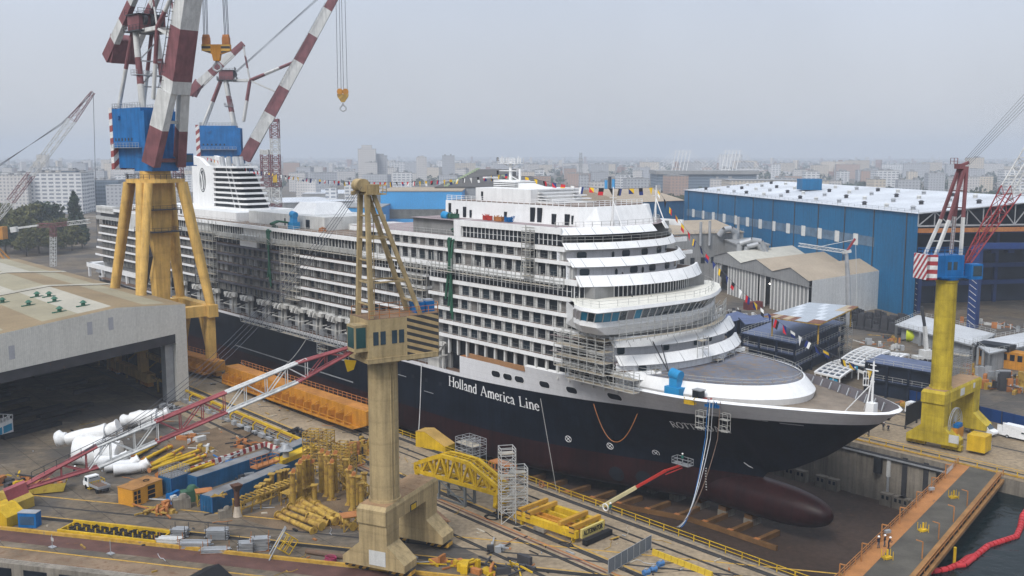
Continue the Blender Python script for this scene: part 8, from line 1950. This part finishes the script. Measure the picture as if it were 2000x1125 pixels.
mb.build('mesh_body', [YEL, STEEL], t)
A_, B_ = P(40,970), P(124,962); t = thing('waste_skip', 'long yellow rusty skip full of scrap metal at the left under the jib', 'skip', A_, heading(A_,B_)); L_ = (B_-A_).length
mb = MB(); mb.add([(0,0,.2),(L_,0,.2),(L_+.5,-.2,1.7),(-.5,-.2,1.7),(0,2.4,.2),(L_,2.4,.2),(L_+.5,2.6,1.7),(-.5,2.6,1.7)], [(0,1,2,3),(7,6,5,4),(1,5,6,2),(0,3,7,4),(0,4,5,1)]); mb.mi = 1; mb.poly([(-.3,0,1.5),(L_+.3,0,1.5),(L_+.3,2.4,1.5),(-.3,2.4,1.5)]); mb.mi = 2
for k in range(30): mb.cbox((R.uniform(.3,L_-.3),R.uniform(.3,2.1),1.6),(R.uniform(.3,1.2),R.uniform(.2,.6),R.uniform(.2,.6)),k)
mb.build('body', [mat('skip yellow', (.42,.31,.05), .7, var=.2, rust=.4), BROWN, OXIDE], t)
pile(15,945,30,3,1.2,1.4,(YEL,OXIDE,DSTEEL),'scrap_heap','yellow and brown scrap heap at the left frame edge','scrap heap')
A_ = P(8,840); t = thing('office_cabin', 'white cabin with blue panels at the left frame edge', 'cabin', P(-12,862), heading(P(-12,862),P(27,845)))
mb = MB(); mb.box(0,6,0,3,.1,2.9); mb.rail([(0,0,2.9),(6,0,2.9),(6,3,2.9)],.8,.15,1,0); mb.build('body', WHITE, t)
mb = MB(); mb.box(3.0,5.6,-.03,0,.7,2.1); mb.box(.4,2.6,-.03,0,.7,2.1); mb.box(6,6.03,.4,2.6,.7,2.1); mb.build('window', TEAL, t)
for i, (px, py, c, lab) in enumerate(((0,1030,YEL,'large yellow sloping housing at the left frame edge'),(20,1000,mat('ochre box', (.36,.25,.05), .7, var=.2, rust=.3),'ochre boxy housing behind the yellow sloping one'))):
    mb = MB(); s_ = [(0,0),(3.8,0),(3.8,1.6),(2.0,2.9),(0,2.9)]; mb.add([(x,0,z) for x,z in s_]+[(x,3.4,z) for x,z in s_], [(0,1,2,3,4),(9,8,7,6,5)]+[(k,5+k,5+(k+1)%5,(k+1)%5) for k in range(5)]); mb.v = [p-Vector((2.4,0,0)) for p in mb.v]
    mb.mi = 1; mb.box(.8-2.4,1.6-2.4,-.03,0,.6,1.8); single('winch_housing', mb, [c, DSTEEL], lab, 'housing', P(px,py), -.35)
t = thing('water_tank', 'blue steel tank box standing by the left track', 'tank', P(36,1030), -.1); mb = MB(); mb.box(0,2.8,0,1.4,0,2.2); mb.mi = 1; mb.box(.3,2.5,-.03,0,.4,1.7); mb.build('body', [CBLUE, mat('dull blue', (.03,.07,.13), .7, var=.3)], t); mb = MB(); mb.box(-.05,2.85,-.05,1.45,2.2,2.28); mb.build('lid', STEEL, t)
# chain bays: yellow trough full of dark chain
A_, B_ = P(112,1043), P(304,1066); rz = heading(A_,B_); L_ = (B_-A_).length; t = thing('chain_trough', 'long yellow trough full of dark anchor chain beside the left track', 'chain trough', A_, rz); wq = 3.4
mb = MB(); mb.box(0,L_,0,.3,0,.7); mb.box(0,L_,wq,wq+.3,0,.9); mb.box(0,.2,.3,wq,0,.6); mb.box(L_-.2,L_,.3,wq,0,.6)
for k in range(10):
    for y in (1.1,2.2): mb.bar((1+k*L_/10.5,y,0),(1+k*L_/10.5,y,1.0),.16)
mb.build('trough', YEL, t)
mb = MB()
for k in range(5):
    mb.path([(.6+j*.4, .7+k*.6+R.uniform(-.25,.25), .25+R.uniform(0,.35)) for j in range(int(L_/.4)-2)], .14, 5)
mb.build('chain', mat('dark chain', (.022,.02,.018), .8, var=.4, rust=.1), t)
# stacks of scaffold parts
for i, (px, py, w_, h_, lab) in enumerate(((330,1062,3.4,.9,'flat pile of white scaffold boards left of the frames'),(352,1048,2.0,1.3,'stack of grey scaffold frames behind the flat pile'),(382,1070,4.0,1.0,'wide grey stack of scaffold boards on a rusty pallet'),(424,1052,2.8,1.6,'tall tidy stack of grey scaffold decks'),(420,1078,3.6,.7,'low rack of long grey tubes'),(482,1078,2.0,1.6,'silver caged box of couplers'),(508,1074,2.4,1.9,'leaning bundle of silver ladders'))):
    t = thing('scaffold_stack', lab, 'scaffold stack', P(px,py), -.12+.05*i); n = max(3,int(h_/.18))
    mb = MB()
    for k in range(n):
        for j in range(4): y = -.75+.38*j+R.uniform(-.06,.06); mb.box(-w_/2+R.uniform(-.35,.35),w_/2+R.uniform(-.35,.35),y,y+.3,.12+k*.18,.12+k*.18+R.uniform(.06,.13))
    mb.build('boards', STEEL if i not in (0,) else WHITE2, t); mb = MB()
    for x in (-w_/2,w_/2):
        for y in (-.75,.75): mb.bar((x,y,0),(x,y,h_+.6),.07)
    mb.box(-w_/2,w_/2,-.7,.7,.0,.1); mb.build('pallet', OXIDE if i % 2 == 0 else DSTEEL, t)
t = thing('man_basket', 'tilted yellow man basket lying beside the scaffold stacks', 'man basket', P(548,1090), .7); Tm = Matrix.Rotation(.7,3,'Y')
mb = MB()
for z in (0,1.1,2.2): 
    pts = [Tm @ Vector(p) for p in ((0,0,z),(1.7,0,z),(1.7,1.7,z),(0,1.7,z),(0,0,z))]
    for a, b in zip(pts,pts[1:]): mb.bar(a+Vector((0,0,1.2)),b+Vector((0,0,1.2)),.12)
for x, y in ((0,0),(.85,0),(1.7,0),(1.7,1.7),(0,1.7),(.85,1.7)): mb.bar(Tm@Vector((x,y,0))+Vector((0,0,1.2)),Tm@Vector((x,y,2.2))+Vector((0,0,1.2)),.1)
mb.build('cage', YEL, t); mb = MB(); mb.bar((-1.6,.2,0),(1.6,1.2,3.6),.14); mb.bar((-1.2,1.4,0),(2.0,2.2,3.4),.14); mb.build('ladder', STEEL, t)
mb = MB(); a, b = P(598,1076,.35), P(690,1090,.35); mb.tube(a,b,.38,n=10); single('long_pipe', mb, mat('brown pipe', (.13,.085,.06), .8, var=.2, rust=.3), 'long brown pipe lying left of the beige crane foot', 'pipe', a, 0, None, FW)
mb = MB(); mb.path([(.9*math.cos(a)*R.uniform(.6,1),.6*math.sin(a),.1+.02*k) for k, a in enumerate([k*.6 for k in range(40)])], .07, 5); single('hose_coil', mb, mat('magenta hose', (.30,.03,.09), .5), 'magenta hose coil left of the beige crane foot', 'hose', P(646,1098))
t = thing('dark_shelter', 'black pitched shelter at the bottom edge left of the beige crane', 'shelter', P(404,1145), heading(P(404,1145),P(470,1160))); mb = MB(); s_ = [(0,0),(4.2,0),(4.2,2.2),(2.1,3.4),(0,2.6)]; mb.add([(x,0,z) for x,z in s_]+[(x,-6,z) for x,z in s_], [(4,3,2,1,0),(5,6,7,8,9)]+[((k+1)%5,5+(k+1)%5,5+k,k) for k in range(5)]); mb.build('shell', BLACK, t)
for i in range(8):
    p = FL @ Vector((-52+i*9.4, 5.0, 0)); mb = MB(); mb.bar((0,0,0),(0,0,1.9),.07); mb.box(-.5,.5,-.35,.35,0,.1)
    if i in (1,3,5,6): mb.mi = 1; mb.box(-.3,.3,-.05,-.03,.9,1.4)
    single('sign_post', mb, [STEEL, WHITE2], 'thin post on a flat foot along the brown track' + (', with white plate' if i in (1,3,5,6) else ', bare'), 'post', p, heading((0,0),(LD.x,LD.y)), 'posts along the left quay track, ' + ('with plates' if i in (1,3,5,6) else 'bare'))
# litter: timber, plates, hoses and shims strewn over the quay
mb = MB(); LM = [DSTEEL, OXIDE, PLANK, STEEL, TANK, BLACK]
for k in range(420):
    u = R.uniform(-20, 175); v = R.choice((R.uniform(96,107), R.uniform(60,90), R.uniform(83,95), R.uniform(40,88)))
    if u > 138 and v < 91: continue
    p = W(u, v); s = R.uniform(.15,.55); mb.mi = R.randrange(6)
    if R.random() < .6: mb.cbox(p+Vector((0,0,.08)), (s*R.uniform(1,5),s*.6,R.uniform(.06,.3)), R.choice((RZ,RZ,RZ+1.57,R.uniform(0,3))))
    else: a = R.uniform(0,6); mb.path([p+Vector((math.cos(a)*t+R.uniform(-.3,.3),math.sin(a)*t+R.uniform(-.3,.3),.06)) for t in (0,.8,1.6,2.4,3.2)], .05, 4)
o = mb.build('quay_litter', LM); tag(o, 'small litter of timber, plates and hoses strewn over the quay', 'litter', None, 'stuff')
# odds and ends between the props and the track
for args in ((372,858,22,2.4,1.4,1.2,(STEEL,WHITE2,OXIDE),'crate_heap','grey crates and pallets near the yellow pipe line','crate heap'),(400,880,18,1.4,1.0,1.4,(WHITE2,TANK),'crate_heap','pale box and crate in the middle of the left yard','crate heap'),(440,905,20,3,1.4,.7,(CBLUE,STEEL),'frame_stack','blue and grey steel frames left of the barriers','steel frames'),(470,868,22,2,1.2,1.2,(DSTEEL,OXIDE),'machine_heap','dark machinery heap beside the yellow pipe line','machine heap'),(330,800,24,3,1.2,.8,(DSTEEL,STEEL),'scrap_heap','dark scrap row inside the shed mouth','scrap heap'),(500,845,26,6,.8,.5,(BLACK,DSTEEL),'cable_heap','black cables lying along the dock side track','cable heap'),(580,850,22,3,1.2,1.0,(BLACK,DSTEEL),'cable_heap','black cable bundle under the long orange beam','cable heap')):
    pile(*args, rz=RZ)
t = thing('plate_stack', 'rows of dark steel plates laid out on the shed floor', 'steel plates', S(20,30,0)); mb = MB()
for k in range(16):
    c = S(10+R.uniform(0,26),6+k*4.2,.4); mb.bar(c, c+fd*R.uniform(8,16), 1.6, .7)
mb.build('plates', mat('black plate', (.018,.018,.02), .7, var=.4), t, FW)
# ================================================================= scaffolding, hoses and bunting on the ship
def ship_scaffold(label, u0, u1, y, z0, z1, dz=2.0, bay=2.0, depth=1.3, out=None, m=SCAF, jag=.0):
    t = thing('scaffolding', label, 'scaffolding', FS @ Vector((u1, y, z0)), RZ)
    L_ = u1-u0; n = max(1,int(L_/bay)); b = L_/n; mb = MB(); pk = MB(); zz = [z0+dz*k for k in range(int((z1-z0)/dz)+1)]
    for k in range(n+1):
        for d_ in (0,depth): mb.bar((u0+k*b,y+d_,z0),(u0+k*b,y+d_,z1+1+R.uniform(-.8,.8)),.11)
    for z in zz:
        for d_ in (0,depth):
            for h_ in (0,.55,1.1): mb.bar((u0,y+d_,z+h_),(u1,y+d_,z+h_),.085)
        for k in range(n+1): mb.bar((u0+k*b,y,z),(u0+k*b,y+depth,z),.08)
        for k in range(n):
            if R.random() < .8: pk.box(u0+k*b,u0+(k+1)*b,y+.1,y+depth-.1,z-.05,z+.05)
    for k in range(n): 
        if R.random() < .6: z = R.choice(zz); mb.bar((u0+k*b,y+depth,z),(u0+(k+1)*b,y+depth,z+dz),.075)
    mb.build('tube_frame', m, t, FS); pk.build('boards', PLANK, t, FS)
    return t
SG = mat('grey scaffold tube', (.33,.325,.30), .6, var=.2)
ship_scaffold('long hanging scaffold along the wide white band of the forward block', 56, 96, 17.6, 30.6, 32.4, 1.9, 2.6, 1.0)
ship_scaffold('narrow scaffold stair beside the forward cabin balconies', 64, 66.4, 17.6, 32, 40, 1.6, 1.2, 1.0, m=SG)
ship_scaffold('broad scaffold hanging under the near bridge wing', 43.5, 56, 17.6, 16.6, 23.0, 2.0, 2.0, 2.4)
ship_scaffold('low scaffold on the white strake below the near bridge wing', 37.5, 54, 17.6, 14.4, 17.2, 2.2, 2.2, 1.4)
ship_scaffold('tall scaffold where the grey undercoat meets the white slabs amidships', 152, 160, 17.5, 17.5, 32, 2.3, 2.0, 1.2, m=SG)
ship_scaffold('tall scaffold in the gap behind the beige crane frame', 98, 106, 17.5, 16.5, 31.5, 2.3, 2.0, 1.2, m=SG)
ship_scaffold('tall scaffold at the aft end of the grey undercoat', 200, 212, 17.5, 17.5, 34, 2.4, 2.4, 1.2, m=SG)
ship_scaffold('long upper gallery scaffold over the grey undercoat', 112, 200, 17.4, 31.0, 32.6, 1.8, 3.4, .9, m=SG)
ship_scaffold('gangway scaffold hanging on the navy hull below the davits', 128, 184, 17.6, 8.2, 9.3, 1.8, 3.2, 1.1, m=STEEL)
for i, u in enumerate((129.5, 139)):
    ship_scaffold('small hanging cage under the hull gangway, %s one' % ('forward','aft')[i], u, u+3, 17.7, 5.6, 8.0, 1.1, 1.5, 1.3, m=STEEL)
# scaffold following the curve of the bridge front
t = thing('scaffolding', 'curved scaffold wrapped around the bridge front under its windows', 'scaffolding', FS @ Vector((41,0,23)), RZ)
mb = MB(); pk = MB(); cc = [(u-1.0-.0, y*1.02) for u, y in bw_[3:-1]]
cc = [along(cc, k*1.6) for k in range(24)]
for (a, b) in zip(cc, cc[1:]):
    for z in (23.4,24.4,25.4,26.4): mb.bar((*a,z),(*b,z),.09); mb.bar((a[0]+1.4,a[1],z-.1),(b[0]+1.4,b[1],z-.1),.07)
    for z in (23.4,): pk.add([(*a,z),(*b,z),(b[0]+1.2,b[1],z),(a[0]+1.2,a[1],z)], [(0,1,2,3)])
for a in cc: mb.bar((*a,23),(*a,27),.09)
mb.build('tube_frame', SCAF, t, FS); pk.build('boards', PLANK, t, FS)
for i, (y, z) in enumerate(((-5,14),(-11,14),(10.5,14),(1,18.5))):
    x = 37.0+.02*y*y - (.6 if i == 3 else 0); t = thing('scaffold_tower', 'small white scaffold on the foredeck front, %s' % ('right of the middle','at the far right end','at the near end','standing on the upper tier')[i], 'scaffold', FS @ Vector((x,y,z)), RZ); mb = MB()
    for dx in (0,1.2):
        for dy in (0,1.6): mb.bar((dx-.6,dy,0),(dx-.6,dy,4.0),.09)
    for zz in (1.6,2.1,3.2,3.7):
        mb.bar((-.6,0,zz),(-.6,1.6,zz),.07); mb.bar((.6,0,zz),(.6,1.6,zz),.07); mb.bar((-.6,0,zz),(.6,0,zz),.07)
    mb.build('tube_frame', SCAF, t); mb = MB(); mb.box(-.6,.6,0,1.6,3.1,3.2); mb.build('boards', PLANK, t)
# green ventilation hoses thrown over the side
def hose(label, u, ztop_, segs, y=17.7, nh=4):
    t = thing('air_hose', label, 'hose', FS @ Vector((u,y,ztop_)), RZ)
    for k in range(nh):
        x = u+(k-nh/2)*.6; pts = []
        for j in range(15):
            f = j/14; z = ztop_ - (ztop_-segs)*f*(1-.08*k); pts.append((x+.35*math.sin(3*f+k)+.8*f, y+.25*math.sin(5*f+k)+ (0 if f > .02 else -2.2), z))
        pts = [(x-2.6-k*.4, y-4, ztop_+1.2), (x-1.5, y-2, ztop_+1.6), (x-.4, y-.6, ztop_+.9)] + pts
        mb = MB(); mb.path(pts, .26, 7); mb.build('hose', GREEN, t, FS)
hose('dark green bundle of air hoses hanging down the forward block', 89.5, 38.3, 20.5)
hose('dark green air hose hanging down the grey undercoat amidships', 168, 35.4, 19.5, 17.6, 3)
def fan(label, u, y, z, s=1.0, sc_=2.4):
    t = thing('ventilation_fan', label, 'fan unit', FS @ Vector((u,y,z)), RZ); mb = MB(); mb.box(-1.5*s,1.5*s,-1.0*s,1.0*s,0,1.8*s); mb.box(-.8*s,.8*s,-.7*s,.7*s,1.8*s,3.2*s); mb.build('base', mat('fan blue', (.02,.22,.45), .5, var=.12), t)
    mb = MB(); mb.tube((-1.0*s,0,3.6*s),(.9*s,0,3.9*s),.85*s,n=16); mb.build('drum', mat('fan blue', (.02,.22,.45), .5), t)
    return t
q_ = FS.inverted() @ P(1319,776,14.0); fan('blue ventilation fan standing on the foredeck beside the lounge cowl', q_.x, q_.y, 14.0, 1.05)
fan('blue ventilation fan on the sun deck where green hoses go over the side', 95, 14.4, 38, 1.0)
fan('blue ventilation fan on the lido deck before the white deckhouse', 163.5, 12.5, 35, 1.0)
for i, (u, y, z, m, lab) in enumerate(((92.5,14.5,41.4,GREEN,'green hose heap on the sun deck beside the white wheel house'),(84,12.5,41.3,REDP,'red bins and drums along the top deck edge'),(80,12.8,41.3,OXIDE,'brown crates along the top deck edge'),(76.5,12.6,41.3,CBLUE,'blue drums along the top deck edge'),(51.5,-1.5,29,YEL,'yellow steel frame standing on the bridge roof'),(62,-3.0,41.3,CBLUE,'blue box on the fore top deck'),(28.2,15.6,13.9,YEL,'yellow toolbox on the foredeck beside the near bulwark'),(24.2,14.6,13.9,CBLUE,'blue cable drum on the foredeck by the near bulwark'),(26.0,13.9,13.9,REDP,'red pump on the foredeck in front of the dark doorway'),(205,11,35,ORANGE,'orange steel frame lying on the lido deck by the funnel house'),(150,12,35,OXIDE,'brown crates on the lido deck forward of the deckhouse'),(130,12,35.1,CBLUE,'blue skip on the lido deck forward of the crane frame'))):
    t = thing('deck_gear', lab, 'deck gear', FS @ Vector((u,y,z)), RZ); mb = MB()
    for k in range(5): mb.cbox((R.uniform(-1.2,1.2),R.uniform(-.5,.5),.45),(R.uniform(.5,1.3),R.uniform(.4,.8),.9),R.uniform(0,2))
    for k in range(5): mb.bar((R.uniform(-1.4,1.4),R.uniform(-.6,.6),.1),(R.uniform(-1.4,1.4),R.uniform(-.6,.6),1.2),.1)
    mb.build('piece', m, t)['kind'] = 'stuff'
# power cables draped over the bow and mooring lines
for i, (us_, c) in enumerate(((plate(1408,812)[0],CBLUE),(plate(1413,813)[0],WHITE2),(plate(1418,813)[0],STEEL),(plate(1430,814)[0],BROWN))):
    a = FS @ Vector((us_, hb(us_,15)+.3, 15.3)); m_ = FS @ Vector((us_+.2, hb(us_,15)+.5, 9)); b = P(1330-i*4,1030,.1)
    pts = [a, m_] + [m_.lerp(b,f) - Vector((0,0,13*f*(1-f))) for f in [k/14 for k in range(1,15)]]
    mb = MB(); mb.path([Vector(p) for p in pts], .065, 6); single('power_cable', mb, c, '%s power cable draped from the bow rail to the quay' % ('blue','cream white','grey','brown')[i], 'cable', a, 0, None, FW)
for i, (u0, z0, pb, s_) in enumerate(((100,9.4,P(812,868,.2),5),(84,9.0,P(800,850,.2),0),(148,9.4,P(470,708,1),6),(62,8.8,(W(56,124.5,-8)),0))):
    if i in (1,): continue
    a = FS @ Vector((u0, 17.7, z0)); mb = MB(); mb.path(sag(a, pb, s_, 14), .09 if i < 3 else .06, 5); single('mooring_line', mb, SCAF if i != 3 else SG, ('pale mooring line from the davit deck down to the dock rail','','grey mooring line hanging behind the nearest portal crane','thin vertical cable hanging down the navy hull')[i], 'rope', a, 0, None, FW)
mb = MB(); mb.path(sag(FS @ Vector((48,17.8,10.5)), FS @ Vector((38,17.4,10.6)), 6, 14), .07, 5); single('loose_hose', mb, OXIDE, 'thin brown hose looping down the navy bow', 'hose', FS @ Vector((48,17.8,10.5)), 0, None, FW)
mb = MB(); mb.path(sag(FS @ Vector((58,5,41.3)), FS @ Vector((34.5,12.5,16.5)), 1.5, 12), .12, 5); mb.path(sag(FS @ Vector((46,5,29)), FS @ Vector((34.5,12.8,16.5)), 1, 12), .1, 5); single('power_cable', mb, DSTEEL, 'thick dark cable running down the front tiers to the blue fan', 'cable', FS @ Vector((58,5,41.3)), 0, None, FW)
for i, (u, lab) in enumerate(((plate(1400,822)[0],'aft one'),(plate(1441,824)[0],'forward one'))):
    t = thing('hanging_cage', 'small steel cage hung over the bow bulwark, %s of the pair' % lab, 'cage', FS @ Vector((u,hb(u,13)+.1,10)), RZ); y = hb(u,14)+.15; mb = MB()
    for dx in (-.8,.8):
        for dy in (0,.8): mb.bar((u+dx,y+dy,10.4),(u+dx,y+dy,13.2),.08)
    for z in (10.3,11.2,12.2,13.2):
        for dy in (0,.9): mb.bar((u-.8,y+dy,z),(u+.8,y+dy,z),.08)
        mb.box(u-.9,u+.9,y,y+.9,z-.04,z+.02) if z in (10.3,12.2) else 0
    mb.build('frame', SG, t, FS)
# bunting: two dressed lines, flags are sewn to the line
FC = [mat('flag red', (.45,.02,.03), .7), mat('flag yellow', (.62,.40,.02), .7), mat('flag white', (.66,.66,.64), .7), mat('flag blue', (.015,.03,.13), .7), mat('flag black', (.015,.015,.018), .7)]
FN = ['red','yellow','white','navy blue','black']
def bunting(label, a, b, s_, n, size):
    t = thing('bunting_line', label, 'bunting', a); pts = sag(a,b,s_,n); mb = MB(); mb.path(pts, .035, 4); mb.build('line', ROPE, t, FW)
    for k in range(n):
        p, q_ = pts[k], pts[k+1]; d_ = (q_-p).normalized(); o = p.lerp(q_,.3); w_ = size*R.uniform(.8,1.2); h_ = size*R.uniform(1.0,1.5)
        sw = Vector((R.uniform(-.35,.35),R.uniform(-.35,.35),0))*size; c1, c2 = R.sample(range(5),2); mb = MB()
        kind = k % 4; A0, A1 = o, o+d_*w_; B0, B1 = A0+Vector((0,0,-h_))+sw, A1+Vector((0,0,-h_))+sw
        if kind == 0: mb.mi = 0; mb.add([A0,A1,A0.lerp(B0,.5),A1.lerp(B1,.5)],[(0,1,3,2)]); mb.mi = 1; mb.add([A0.lerp(B0,.5),A1.lerp(B1,.5),B0,B1],[(0,1,3,2)])
        elif kind == 1: mb.add([A0,A1,A0.lerp(A1,.5)+Vector((0,0,-h_*1.2))+sw],[(0,1,2)])
        elif kind == 2: mb.add([A0,A0.lerp(A1,.5),B0,B0.lerp(B1,.5)],[(0,1,3,2)]); mb.mi = 1; mb.add([A0.lerp(A1,.5),A1,B0.lerp(B1,.5),B1],[(0,1,3,2)])
        else: mb.add([A0,A1,B1],[(0,1,2)]); mb.mi = 1; mb.add([A0,B1,B0],[(0,1,2)])
        mb.build('signal_flag', [FC[c1],FC[c2]], t, FW, '%s%s signal flag' % (FN[c1], '' if kind == 1 else ' and '+FN[c2]))
mt = FS @ Vector((84.5,0,56)); bwm = FS @ Vector((4.6,0,21)); sm = FS @ Vector((57,-2,48)); fn_ = FS @ Vector((256,0,53.5))
bunting('line of signal flags running aft from the ship mast to the funnel', FS @ Vector((91,0,50.5)), FS @ Vector((243,0,53.5)), 4.5, 62, .85)
bunting('line of signal flags from the ship mast to the fore top deck', FS @ Vector((88,-1,50)), FS @ Vector((57.4,-9.2,48.2)), 1.2, 14, 1.0)
bunting('line of signal flags running down to the bow mast', FS @ Vector((57.4,-9.2,48.2)), bwm, 5.5, 30, 1.0)
# ================================================================= people
def person(label, loc, rz, jacket, trousers, helmet, pose='stand'):
    t = thing('person', label, 'person', loc, rz, None)
    J = {'pel':(0,0,.95),'sp':(0.02,0,1.18),'ch':(.03,0,1.38),'nk':(.03,0,1.5),'hd':(.04,0,1.62),'ht':(.04,0,1.73)}
    lean = {'stand':0,'lean':.28,'crouch':.35,'walk':.1}[pose]; low = -.38 if pose == 'crouch' else 0
    for k in J: x, y, z = J[k]; J[k] = (x+lean*max(0,z-.95)*.9, y, z+low)
    st = .22 if pose == 'walk' else .05
    for s, n in ((1,'l'),(-1,'r')):
        J['hip'+n] = (0,s*.1,.9+low); J['kn'+n] = ((.3 if pose == 'crouch' else .05)+s*st*.5, s*.11, .48+low*.2); J['an'+n] = (-.02+s*st, s*.12, .08); J['to'+n] = (.16+s*st, s*.13, .04)
        sh_ = J['ch']; J['sh'+n] = (sh_[0], s*.2, sh_[2]+.04); J['el'+n] = (sh_[0]+(.12 if pose != 'stand' else .02), s*.27, sh_[2]-.24); J['wr'+n] = (sh_[0]+(.34 if pose in ('lean','crouch') else .12), s*(.2 if pose != 'stand' else .26), sh_[2]-(.32 if pose in ('lean','crouch') else .46)); J['ha'+n] = (J['wr'+n][0]+.07, J['wr'+n][1], J['wr'+n][2]-.06)
    E = [('pel','sp'),('sp','ch'),('ch','nk'),('nk','hd'),('hd','ht')]+[(a+n,b+n) for n in 'lr' for a,b in (('hip','kn'),('kn','an'),('an','to'),('sh','el'),('el','wr'),('wr','ha'))]+[('pel','hipl'),('pel','hipr'),('ch','shl'),('ch','shr')]
    rad = {'pel':.15,'sp':.14,'ch':.16,'nk':.06,'hd':.10,'ht':.085,'hip':.1,'kn':.065,'an':.05,'to':.04,'sh':.075,'el':.05,'wr':.036,'ha':.04}
    keys = list(J); me = bpy.data.meshes.new('body'); me.from_pydata([J[k] for k in keys], [(keys.index(a),keys.index(b)) for a,b in E], [])
    o = bpy.data.objects.new('body', me); link(o); md = o.modifiers.new('s','SKIN'); sv = me.skin_vertices[0].data
    for i, k in enumerate(keys): r_ = rad.get(k, rad.get(k[:-1])); sv[i].radius = (r_,r_); sv[i].use_root = (k == 'pel')
    o.modifiers.new('b','SUBSURF').levels = 1
    dg = bpy.context.evaluated_depsgraph_get(); dg.update(); m2 = bpy.data.meshes.new_from_object(o.evaluated_get(dg)); bpy.data.objects.remove(o)
    for m in (SKIN, jacket, trousers, BLACK): m2.materials.append(m)
    zs_ = J['pel'][2]; zc_ = J['nk'][2]
    for p in m2.polygons:
        c = p.center; hand = any((c-Vector(J['ha'+n])).length < .075 for n in 'lr'); p.use_smooth = True
        p.material_index = 0 if c.z > zc_ or hand else 3 if c.z < .11 else 2 if c.z < zs_-.02 else 1
    b = link(bpy.data.objects.new('body', m2)); b.parent = t; OM[b.name] = OM[t.name]
    if helmet:
        h_ = Vector(J['hd'])+Vector((0,0,.06)); mb = MB(); rings = [[h_+Vector((r_*math.cos(a)*1.1,r_*math.sin(a),z)) for a in [2*math.pi*k/12 for k in range(12)]] for r_, z in ((.165,0),(.145,.02),(.135,.08),(.08,.14),(.01,.155))]; mb.loft(rings); mb.build('helmet', helmet, t)
    return t
JK = mat('dark work jacket', (.015,.018,.03), .8); JG = mat('green work jacket', (.02,.14,.11), .8); TRN = mat('dark trousers', (.025,.027,.035), .8); TGY = mat('grey trousers', (.10,.10,.11), .8); HW = mat('white helmet', (.75,.75,.74), .35); HO = mat('orange helmet', (.6,.13,.03), .4)
gz = fz
def gp(px, py): return P(px, py, gz)
person('dark clothed person in white helmet standing apart on the dock gate', gp(1716,1071), 2.2, JK, TGY, HW)
person('dark clothed person in white helmet, middle of three on the dock gate', gp(1727,1068), -.6, JK, TGY, HW)
person('dark clothed person in white helmet leaning over on the dock gate', gp(1735,1072), -.5, JK, TRN, HW, 'lean')
person('person in dark clothes standing beside a tripod on the far dock edge', P(1697,853), 2.6, JK, TRN, HW)
t = thing('survey_tripod', 'thin dark survey tripod standing beside the person on the far dock edge', 'tripod', P(1690,851)); mb = MB()
for k in range(3): a = k*2.1; mb.bar((0,0,1.5),(.5*math.cos(a),.5*math.sin(a),0),.07)
mb.cbox((0,0,1.6),(.25,.2,.25)); mb.build('legs', DSTEEL, t)
person('person in dark clothes and white helmet standing under the bow tip', P(1725,841), 1.0, JK, TRN, HW)
person('person in dark clothes crouching beside a colleague under the bow tip', P(1735,842), 1.5, JK, TRN, None, 'crouch')
person('person in green jacket and white helmet walking by the yellow dock railing', P(1191,1003), RZ+math.pi, JG, TGY, HW, 'walk')
person('person in dark jacket and white helmet standing on the fore top deck', FS @ Vector((62.5,-8.0,41.22)), 0, JK, TRN, HW)
person('person in grey vest and orange helmet standing on the fore top deck', FS @ Vector((57.5,-4.5,41.22)), 1, TGY, TANK, HO)
person('person in dark jacket working in the basket of the red boom lift', basket_w, RZ, JG, TRN, HW)
person('person in grey clothes and orange helmet on the caged platform behind the truss', P(899,905,3.66), .4, STEEL, TGY, HO, 'lean')
tp_ = P(145,932); person('person in dark jacket and white helmet riding a yellow bicycle in the left yard', tp_+Vector((0,0,.22)), .3, JK, TRN, HW, 'lean')
t = thing('bicycle', 'yellow bicycle ridden across the left yard', 'bicycle', tp_, .3); 
for x in (-.55,.55): mb = MB(); mb.path([(x+.33*math.cos(a),0,.34+.33*math.sin(a)) for a in [2*math.pi*k/14 for k in range(15)]], .035, 5); mb.build('wheel', BLACK, t)
mb = MB(); mb.bar((-.55,0,.34),(-.15,0,.8),.06); mb.bar((-.15,0,.8),(.4,0,.82),.06); mb.bar((-.05,0,.35),(.4,0,.82),.06); mb.bar((-.55,0,.34),(-.05,0,.35),.05); mb.bar((.55,0,.34),(.4,0,.95),.06); mb.bar((.4,-.25,.98),(.4,.25,.98),.05); mb.build('frame', YEL, t); mb = MB(); mb.cbox((-.18,0,.9),(.25,.15,.07)); mb.build('saddle', BLACK, t)
